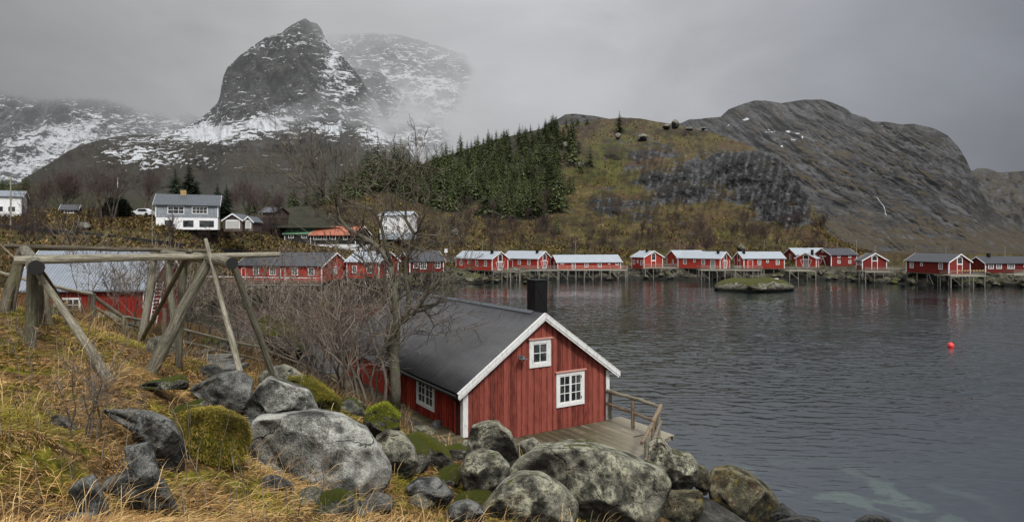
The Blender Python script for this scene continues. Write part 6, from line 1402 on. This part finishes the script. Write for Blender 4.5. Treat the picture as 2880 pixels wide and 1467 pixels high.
named = [(1742, 374, 62, 'lone tall spruce on the hill crest, right of the wood'), (1608, 420, 92, 'tall spruce at the upper right edge of the wood'), (1550, 372, 46, 'spruce topping the skyline group at the crest'), (1536, 378, 44, 'left spruce of the skyline group at the crest'), (1562, 380, 52, 'right spruce of the skyline group at the crest'),
  (1372, 425, 62, 'slim spruce standing up on the skyline over the middle of the wood'), (1383, 425, 50, 'spruce just right of the slim skyline one'), (1296, 440, 68, 'pointed spruce at the left of the wood skyline'), (1326, 436, 46, 'thin small spruce on the left wood skyline'), (1476, 392, 34, 'short spruce on the skyline before the crest group'), (1425, 402, 24, 'tiny spruce on the bare skyline gap'), (1530, 630, 44, 'small lone spruce on the slope below the wood'), (1567, 655, 60, 'narrow lone spruce on the slope below the wood'),
  (1240, 578, 120, 'broad bushy spruce at the lower left of the wood'), (1210, 570, 110, 'bushy spruce at the lower left, beside the broad one'), (1370, 606, 110, 'large spruce at the lower middle edge of the wood'), (1425, 612, 95, 'spruce at the lower middle edge, right of the large one'), (1500, 614, 110, 'large spruce at the lower right edge of the wood'), (1570, 596, 120, 'tallest spruce at the lower right corner of the wood')]
for i, (px, py, h, lb) in enumerate(named): spruce(px, py, h, lb, None, i)
# the rest of the wood, beyond the individually built trees, as one mass
def wood_mass():
    protos = [spruce_mesh(70 + k, wide=.27, levels=12, sprays=3, dense=.8) for k in range(4)]; VV, FF = [], []; base = 0; R_ = random.Random(44); n_ = 0
    while n_ < 420:
        px = R_.uniform(925, 1625); lo = lower(px) - 6; hi = crest(px) + 3; py = hi + (lo - hi) * R_.random()
        if px > 1500 and R_.random() < (px - 1500) / 90: continue
        P = s_hill.foot(px, py); h = R_.uniform(5.5, 10) * (1 if py > hi + 14 else .7); V, Fs = protos[n_ % 4]; a = R_.random() * 6; ca, sa = math.cos(a), math.sin(a); V = np.array(V); w_ = h * R_.uniform(.9, 1.25)
        VV.append(np.stack([(V[:, 0] * ca - V[:, 1] * sa) * w_, (V[:, 0] * sa + V[:, 1] * ca) * w_, V[:, 2] * h], 1) + P); FF.append(np.array(Fs) + base); base += len(V); n_ += 1
    o = mesh_obj('spruce_wood', np.concatenate(VV), np.concatenate(FF), M['spruce_mass'], None, (0, 0, 0)); tag(o, 'mass of smaller spruces filling the dense wood on the hillside', 'wood', None, 'stuff')
wood_mass()
# left cluster of taller dark spruces
lc = [(1060, 512, 110), (1035, 515, 95), (1108, 505, 104), (1128, 510, 100), (1085, 515, 90), (1150, 520, 80), (1010, 530, 70), (985, 545, 65), (968, 555, 78), (950, 560, 60), (930, 568, 56), (1000, 550, 60), (905, 578, 66), (885, 580, 60), (862, 585, 62), (828, 588, 68), (815, 590, 50), (1175, 515, 76), (1045, 540, 105), (1020, 548, 95), (1075, 535, 100), (1095, 540, 92), (1120, 532, 96), (1145, 545, 90), (995, 560, 84), (960, 575, 80), (1165, 540, 84)]
for i, (px, py, h) in enumerate([(a_, b_, c_ * 1.2) for a_, b_, c_ in lc]): spruce(px, py, h, 'dark spruce in the clump between the valley and the wood', 'spruces in the clump left of the wood', i, d=None) if py > crest(px) + 2 else spruce(px, crest(px) + 4, h, 'dark spruce in the clump between the valley and the wood', 'spruces in the clump left of the wood', i)
for i in range(22): px = rr.uniform(-40, 105); spruce(px, rr.uniform(560, 580), rr.uniform(50, 85), 'dark spruce behind the white house at the left edge', 'spruces at the left edge', i, d=rr.uniform(170, 210))
for i, (px, py, h) in enumerate(((740, 598, 66), (755, 598, 76), (700, 600, 60), (718, 600, 50))): spruce(px, py, h, 'small spruce among bare trees behind the garage', 'small spruces behind the garage', i, d=190)
# large spruces by the grey house, with trunk and crown as parts
def big_spruce(px, py, hpx, d, label, seed, wide, mat='spruce_dark'):
    P = W3(px, py, d); h = hpx * d / F; t = thing('spruce', label, 'spruce', P)
    V, Fs = spruce_mesh(seed, wide=wide, levels=34, sprays=6, dense=1.5); V = np.array(V); V[:, :2] *= (1 + .25 * np.sin(V[:, 2:3] * 40 + seed)); 
    mesh_obj('crown', V * h + P, Fs, M[mat], t, None, False); m = MB(); m.tube([P - Zz * .4, P + Zz * h * .5, P + Zz * h * .95], [.22, .13, .03], 8); m.build('trunk', M['bark'], t)
big_spruce(493, 600, 128, 126, 'left of the two large dark spruces behind the grey house', 3, .27)
big_spruce(532, 600, 143, 127, 'tallest dark spruce behind the grey house', 4, .26)
big_spruce(612, 612, 98, 125, 'dark spruce at the right corner of the grey house', 5, .25)
big_spruce(637, 616, 100, 124, 'dark spruce right behind the garage', 6, .27)
big_spruce(552, 600, 95, 128, 'lower dark spruce leaning on the tallest one', 9, .30)
# round dark bush
bp_ = W3(326, 606, 117); t = thing('bush', 'round dark evergreen bush beneath the bare trees', 'bush', bp_); V_, F_ = ico(4); VV = []; FF = []; rb = np.random.RandomState(2)
for k in range(5200):
    v = rb.normal(size=3); v /= np.linalg.norm(v); v[2] = abs(v[2]) * .9; rad = rb.uniform(.75, 1.08) * (1 + .12 * math.sin(v[0] * 7 + v[2] * 5)); c_ = bp_ + v * np.array([2.35, 2.2, 3.3]) * rad; s_ = rb.normal(size=(3, 3)) * .14; b = len(VV); VV += [c_ + s_[0], c_ + s_[1], c_ + s_[2]]; FF.append((b, b + 1, b + 2))
mesh_obj('foliage', VV, FF, M['bush_dark'], t)
mesh_obj('foliage_core', V_ * np.array([1.7, 1.6, 2.3]) + bp_ + Zz * .8, F_, M['bush_dark'], t)
m = MB(); m.tube([bp_ - Zz * .3, bp_ + Zz * 1.2], .15, 7); m.build('stem', M['bark'], t)

# ------------------------------------------------------------------ bare trees
def grow(mb, mt, p, d, L, r, lev, R, maxlev, kids, wob, up, minr, split=.3, twn=4):
    p = np.array(p, float); d = np.array(d, float); d /= np.linalg.norm(d); n_ = max(3, int(4 + 2 * (lev == 0))); st = L / n_; pts_ = [p.copy()]; rads = [r]; kidsd = []
    for i in range(n_):
        d = d + np.array([R.gauss(0, wob), R.gauss(0, wob), R.gauss(0, wob) * .7 + up]); d /= np.linalg.norm(d); p = p + d * st; pts_.append(p.copy()); rads.append(max(minr, r * (1 - .62 * (i + 1) / n_)))
        kidsd.append((p.copy(), d.copy(), rads[-1], (i + 1) / n_))
    (mb if lev <= split else mt).tube(pts_, rads, 7 if lev == 0 else (5 if lev == 1 else twn), False)
    if lev >= maxlev: return
    nk = kids[min(lev, len(kids) - 1)]
    for k in range(nk):
        i = min(n_ - 1, int(R.uniform(.15 if lev else .3, 1) * n_)); q, dd, rr_, f = kidsd[i]
        a = R.uniform(0, 6.28); b = R.uniform(.35, .95); ax = np.cross(dd, [math.cos(a), math.sin(a), .3]); ax /= np.linalg.norm(ax) + 1e-9; nd = dd * math.cos(b) + ax * math.sin(b)
        grow(mb, mt, q, nd, L * R.uniform(.45, .75) * (1.1 - .35 * f), max(minr, rr_ * R.uniform(.5, .72)), lev + 1, R, maxlev, kids, wob, up, minr, split, twn)
    q, dd, rr_, f = kidsd[-1]
    if lev < maxlev: grow(mb, mt, q, dd, L * .55, rr_, lev + 1, R, maxlev, kids, wob, up, minr, split, twn)
def bare_tree(name, label, cat, P, H, stems, seed, r0, maxlev=3, kids=(5, 4, 3), wob=.16, up=.05, spread=.35, minr=.006, tm='bark', wm='twig', lean=(0, 0), group=None, twn=3):
    R = random.Random(seed); t = thing(name, label, cat, P, group); a = MB(); b = MB()
    for k in range(stems):
        an = R.uniform(0, 6.28); sp = R.uniform(.05, spread) if stems > 1 else .03; dr = (math.cos(an) * sp + lean[0], math.sin(an) * sp + lean[1], 1)
        q = np.array(P) + np.array([math.cos(an), math.sin(an), 0]) * R.uniform(0, .06 * stems) - Zz * .1
        grow(a, b, q, dr, H * R.uniform(.5, .68), r0 * R.uniform(.7, 1.1), 0, R, maxlev, kids, wob, up, minr, .5, twn)
    a.build('trunk' if stems == 1 else 'stems', M[tm], t, None, True); b.build('twigs', M[wm], t, None, False); return t
def gpt(px, py, d): x = (px - CX) * d / F; return np.array([x, d, gz(x, d)])
# the big tree by the cabin wall
R = random.Random(5); tp = W3(1110, 1132, 26.5); big = thing('rowan_tree', 'gnarled bare tree with a mossy forked trunk beside the cabin wall', 'tree', tp); ta, tb = MB(), MB()
limbs = [([(1110, 1150), (1112, 1100), (1110, 1040), (1106, 1000), (1112, 950), (1116, 900), (1112, 850), (1108, 800), (1100, 750)], .25, .10),
 ([(1106, 1000), (1090, 965), (1092, 935), (1112, 915), (1136, 900), (1148, 870), (1150, 830), (1142, 790), (1140, 740), (1155, 690), (1165, 658), (1142, 620), (1139, 568), (1133, 520)], .17, .035),
 ([(1136, 900), (1165, 880), (1182, 860), (1190, 835), (1205, 815), (1232, 800)], .10, .03), ([(1182, 860), (1205, 885), (1222, 915), (1228, 935), (1250, 950)], .05, .015),
 ([(1100, 750), (1070, 700), (1045, 680), (1000, 655), (975, 640), (953, 612), (947, 581), (912, 549), (867, 526), (830, 508), (812, 490)], .11, .022), ([(912, 549), (895, 520), (890, 495), (877, 478)], .04, .015),
 ([(1100, 750), (1085, 690), (1070, 630), (1050, 590), (1060, 555), (1035, 530), (1022, 508)], .09, .02), ([(1139, 568), (1120, 530), (1108, 498)], .035, .012), ([(1133, 520), (1143, 500), (1152, 478)], .03, .012), ([(1165, 658), (1195, 640), (1190, 600), (1205, 560), (1175, 522)], .05, .015), ([(953, 612), (920, 600), (885, 595)], .04, .012), ([(1112, 850), (1070, 800), (1045, 760), (1020, 730), (985, 705)], .09, .02),
 ([(1155, 690), (1190, 705), (1225, 680), (1245, 660)], .05, .014), ([(1116, 900), (1090, 850), (1062, 820), (1010, 800), (960, 790)], .06, .015), ([(1232, 800), (1262, 790), (1290, 775)], .025, .01), ([(947, 581), (940, 540), (950, 505), (935, 480)], .05, .014)]
for (pl, r0, r1) in limbs:
    k = len(pl); dps = np.cumsum(np.concatenate([[0], np.array([R.gauss(0, .18) for _ in range(k - 1)])])); P = [W3(x, y, 26.5 + float(dps[i])) for i, (x, y) in enumerate(pl)]
    ta.tube(P, np.linspace(r0, r1, k), 9, True, None, .05)
    for i in range(1, k):
        f = i / (k - 1); rad = r0 + (r1 - r0) * f
        if i < 3 and r0 > .2: continue
        for j in range(3 if rad < .1 else 2):
            dd = P[i] - P[i - 1]; dd /= np.linalg.norm(dd); ax = np.array([R.gauss(0, 1), R.gauss(0, .8), R.gauss(.35, .7)]); nd = dd * .5 + ax / np.linalg.norm(ax)
            grow(ta, tb, P[i], nd, R.uniform(.7, 1.7), min(.04, rad * .55), 1, R, 3, (4, 3, 2), .22, .04, .0095, .5, 3)
ta.build('trunk', M['bark_moss'], big, None, True); tb.build('crown', M['bark'], big, None, False)
# bushes left of the cabin
sh = [(1045, 1140, 24, 5.6, 5, 'many stemmed bare bush directly left of the mossy tree', .085), (1000, 1140, 22.5, 5.0, 4, 'bare bush with grey stems, second left of the mossy tree', .07), (950, 1128, 23, 5.4, 5, 'dense bare bush in the middle of the thicket', .065), (905, 1120, 21.5, 4.6, 5, 'twiggy bare bush behind the light angular boulder', .05), (860, 1090, 24, 4.6, 5, 'low spreading bare bush on the left side of the thicket', .045), (820, 1040, 27, 5.2, 4, 'thin bare bush beside the right rack leg', .045), (1075, 1120, 25.5, 6.6, 3, 'tall bare sapling with parallel stems close to the mossy tree', .085), (700, 1010, 27, 4.6, 4, 'bare bush seen between the rack legs', .04), (930, 1060, 28, 6.0, 4, 'tall bare bush at the back of the thicket', .055), (985, 1050, 29, 6.6, 4, 'bare bush overlapping the long low red house', .055), (770, 1000, 30, 5.2, 4, 'bare bush at the shore of the inlet', .045), (880, 1180, 17, 2.2, 4, 'small bare bush behind the largest pale boulder', .022), (1050, 1040, 31, 7, 4, 'bare bush against the far end of the dark roof', .06)]
for i, (px, py, d, H, st, lb, r0) in enumerate(sh): bare_tree('bare_bush', lb, 'bush', gpt(px, py, d), H, max(2, st - 1), 100 + i, r0 * .9, 3, (4, 4, 2), .21, .04, .5, .0062 * d / 22, lean=(-.05, 0))
# saplings in the grass and before the shed
for i, (px, py, d, H, st, lb, r0) in enumerate(((220, 1220, 8.3, 1.5, 3, 'dark branching sapling in the left foreground', .018), (250, 1235, 8.4, 1.0, 3, 'pale curved sapling beside the dark one', .014), (110, 1130, 10, 1.2, 1, 'thin dark sapling near the left edge', .01), (236, 880, 20, 3.0, 3, 'bare sapling before the window of the red shed', .02), (410, 880, 22, 3.4, 5, 'bare bush in front of the red shed corner', .03), (480, 930, 22, 3.2, 5, 'bare bush between the middle rack posts', .028), (560, 950, 24, 3.2, 4, 'bare bush behind the crossed rack braces', .03), (350, 860, 24, 2.6, 4, 'low bare bush by the hand rail', .02), (655, 960, 24, 3.4, 4, 'bare bush behind the right rack leg', .03), (905, 1400, 9, 1.0, 1, 'single dark stalk before the largest pale boulder', .01))):
    bare_tree('bare_bush' if st > 1 else 'sapling', lb, 'bush', gpt(px, py, d), H, st, 200 + i, r0, 3, (5, 4, 2), .15, .05, .35, .0022 * d / 8, lean=(-.08 if i == 0 else 0, 0))
# bare trees on the slopes
def slope_tree(px, py, hpx, st, lb, seed, group=None, wide=.3, rf=.016, lev=3, d=None, kids=(7, 5, 3), up=.10):
    P = s_hill.foot(px, py) if d is None else W3(px, py, d); H = hpx * P[1] / F
    return bare_tree('bare_tree', lb, 'tree', P, H * .95, st, seed, H * rf, lev, kids, .11, up, wide, .010 * P[1] / 100, wm='birch_twig', group=group)
slope_tree(285, 615, 165, 2, 'tall bare tree left of the round dark bush', 301, wide=.2, d=112); slope_tree(318, 612, 160, 4, 'tall spreading bare tree standing in the round dark bush', 302, wide=.35, d=113); slope_tree(403, 600, 130, 4, 'bare tree between the dark bush and the grey house', 303, wide=.28, d=128)
slope_tree(172, 592, 108, 9, 'wide brown bare tree behind the black hut', 304, wide=.8, rf=.012, d=135, kids=(9, 7, 4)); slope_tree(235, 605, 110, 1, 'slim pale birch right of the black hut', 305, rf=.012, d=118); slope_tree(120, 600, 80, 5, 'bare bushy tree left of the black hut', 306, wide=.6, d=130); slope_tree(95, 640, 110, 3, 'bare tree near the white veranda house', 307, d=96)
slope_tree(700, 605, 95, 6, 'reddish bare tree behind the garage', 308, wide=.5, d=140); slope_tree(735, 612, 85, 6, 'reddish bare tree before the dark brown house', 309, wide=.5, d=138); slope_tree(790, 625, 80, 6, 'bare tree right of the dark brown house', 310, wide=.5, d=145); slope_tree(665, 600, 70, 5, 'bare tree above the garage roof', 311, wide=.5, d=150)
slope_tree(1543, 590, 62, 3, 'pale branching birch at the lower edge of the wood', 312, wide=.5, rf=.02); slope_tree(1385, 612, 50, 2, 'pale birch among the lower spruces', 313, rf=.02)
PR = []
for k in range(7):
    R = random.Random(400 + k); a = MB()
    for s_ in range(R.choice([2, 3, 4])): an = R.uniform(0, 6.28); grow(a, a, (0.03 * math.cos(an), .03 * math.sin(an), 0), (math.cos(an) * .3, math.sin(an) * .3, 1), .62, .014, 0, R, 2, (8, 6), .12, .08, .0042, .5, 3)
    me = mk_mesh('bare_birch', a.v, a.f, [M['birch_twig']]); PR.append(me)
for k in range(230):
    z_ = rr.random()
    if z_ < .45: px, py = rr.uniform(1150, 2350), rr.uniform(640, 722)
    elif z_ < .62: px, py = rr.uniform(1290, 1560), rr.uniform(580, 660)
    elif z_ < .80: px, py = rr.uniform(700, 1010), rr.uniform(560, 690)
    elif z_ < .93: px, py = rr.uniform(-20, 700), rr.uniform(640, 712)
    else: px, py = rr.uniform(1600, 1950), rr.uniform(560, 640)
    if py < crest(px) + 6: continue
    P = s_hill.foot(px, py); o = bpy.data.objects.new('bare_birch', PR[k % 7]); h = rr.uniform(2.5, 6.5) * (.7 if px < 700 else 1); o.location = tuple(P); o.scale = (h,) * 3; o.rotation_euler = (0, 0, rr.random() * 6); link(o)
    tag(o, 'small bare birch on the heath slope' , 'birch', 'small bare birches scattered over the slopes')
# undergrowth on the slopes: fuzzy brown brush
n = NT('brush'); c = n.col('gcol'); n.bsdf(c, .9, None, 0, .05); M['brush'] = n.m
def brush(name, label, N, pxr, vr, hm, seed, cols):
    r = np.random.RandomState(seed); px = r.uniform(*pxr, N); v = r.uniform(*vr, N); P, y = s_hill.at(px, v)
    cl = fbm(P * .06, 4) + .35 * fbm(P * .3 + 5, 3); ok = (r.rand(N) < np.clip(.35 + cl * 1.8, .03, 1)) & (rock_h(px, y) < .35)
    P, px = P[ok], px[ok]; N = len(P); c0 = fbm(P * .09 + 20, 4) ; h = r.uniform(.25, .8, N) * hm * (1 + P[:, 1] / 500); w = h * r.uniform(.08, .3, N)
    VV = []; 
    a = r.uniform(-1.1, 1.1, (N, 3)); tip = P + np.stack([a[:, 0] * h, a[:, 1] * h, h * (1 - .3 * abs(a[:, 2]))], 1); s_ = np.stack([w, w * 0, w * 0], 1)
    mid = (P + tip) / 2 + r.normal(0, 1, (N, 3)) * h[:, None] * .08
    V = np.stack([P - s_ - Zz * .15, P + s_ - Zz * .15, mid + s_ * 1.2, mid - s_ * 1.2, tip], 1).reshape(-1, 3); b = np.arange(N)[:, None] * 5
    Q = np.concatenate([b + [0, 1, 2], b + [0, 2, 3], b + [3, 2, 4]], 1).reshape(-1, 3); ci = np.clip(((c0 + 1) / 2 * len(cols) + r.normal(0, .8, N)).astype(int), 0, len(cols) - 1)
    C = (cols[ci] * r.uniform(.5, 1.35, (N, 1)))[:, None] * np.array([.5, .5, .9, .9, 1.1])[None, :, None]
    o = mesh_obj(name, V, Q, M['brush'], None, (0, 0, 0), False, {'gcol': C.reshape(-1, 3)}); tag(o, label, 'undergrowth', None, 'stuff')
BC = np.array([[.055, .034, .022], [.10, .062, .036], [.16, .105, .05], [.08, .078, .022], [.24, .165, .075], [.05, .055, .016], [.085, .052, .04]])
brush('undergrowth', 'brown heather and brush covering the slopes behind the cabins', 230000, (-100, 2450), (.40, .99), .72, 31, BC)
brush('heather', 'straw tufts and low bushes on the slope below the houses', 60000, (-150, 1000), (.34, .82), .55, 32, BC[[1, 2, 4, 0, 3]])
# brush on the near ground around the thicket
def near_brush():
    r = np.random.RandomState(77); N = 26000; y = r.uniform(17, 44, N); px = r.uniform(-150, 1150, N); x = (px - CX) * y / F; z = ground(x, y); ok = z > 1.2; x, y, z = x[ok], y[ok], z[ok]; N = len(x)
    h = r.uniform(.2, .7, N); P = np.stack([x, y, z], 1); a = r.uniform(-.6, .6, (N, 3)); tip = P + np.stack([a[:, 0] * h, a[:, 1] * h, h], 1); w = .006 * (y / 20); s_ = np.stack([w, w * 0, w * 0], 1)
    V = np.stack([P - s_, P + s_, tip], 1).reshape(-1, 3); Q = (np.arange(N)[:, None] * 3 + [0, 1, 2]); C = np.repeat(np.array([[.12, .075, .04], [.2, .13, .06], [.07, .05, .03], [.26, .18, .08]])[r.randint(0, 4, N)] * r.uniform(.6, 1.2, (N, 1)), 3, 0)
    o = mesh_obj('brushwood', V, Q, M['brush'], None, (0, 0, 0), False, {'gcol': C}); tag(o, 'brown dead stems covering the ground around the thicket and the shed', 'undergrowth', None, 'stuff')
near_brush()
# ------------------------------------------------------------------ waterfall on the right mountain
def stream(name, label, pts_, w):
    m = MB(); P = []
    for px, py in pts_: q = s_right.foot(px, py); P.append(W3(px, py, q[1] * .90))
    P = np.array(P); ww = np.array([w * (1 + .4 * math.sin(i * 2.1)) for i in range(len(P))]); X = np.array([1., 0, 0])
    V = np.concatenate([P - X * ww[:, None], P + X * ww[:, None]]); k = len(P); o = mesh_obj(name, V, [(i, i + 1, k + i + 1, k + i) for i in range(k - 1)], M['foam'], None, P[-1]); tag(o, label, None, None, 'structure')
stream('waterfall', 'thin white waterfall on the rock mountain', [(2459, 551), (2468, 556), (2474, 566), (2480, 573), (2486, 580), (2489, 590), (2490, 598), (2493, 605)], .15)
# small round table or lid lying on the islet
b_ = W3(2184, 784, 134); m = MB(); m.tube([b_, b_ + Zz * .12], .42, 14); o = m.build('float_ring', M['white_trim_far'], None, b_); tag(o, 'white round float lying on the mossy islet', 'float')
# yellow and purple washing hung in the thicket
yt = W3(905, 850, 30); t = thing('hanging_net', 'yellow and purple bits of net hanging in the bare bushes', 'net', yt); rb = np.random.RandomState(6)
for nm, mt, k in (('yellow_net', 'paint_yellow', 60), ('purple_net', 'purple_cloth', 30)):
    m = MB()
    for q in range(k): c_ = yt + np.array([rb.uniform(-.2, .2), rb.uniform(-.1, .1), rb.uniform(-.32, .32)]); m.tube([c_, c_ + rb.normal(size=3) * .04], .02, 5)
    m.build(nm, M[mt], t)
print('BUILD', round(time.time() - T0, 1), len(bpy.data.objects))
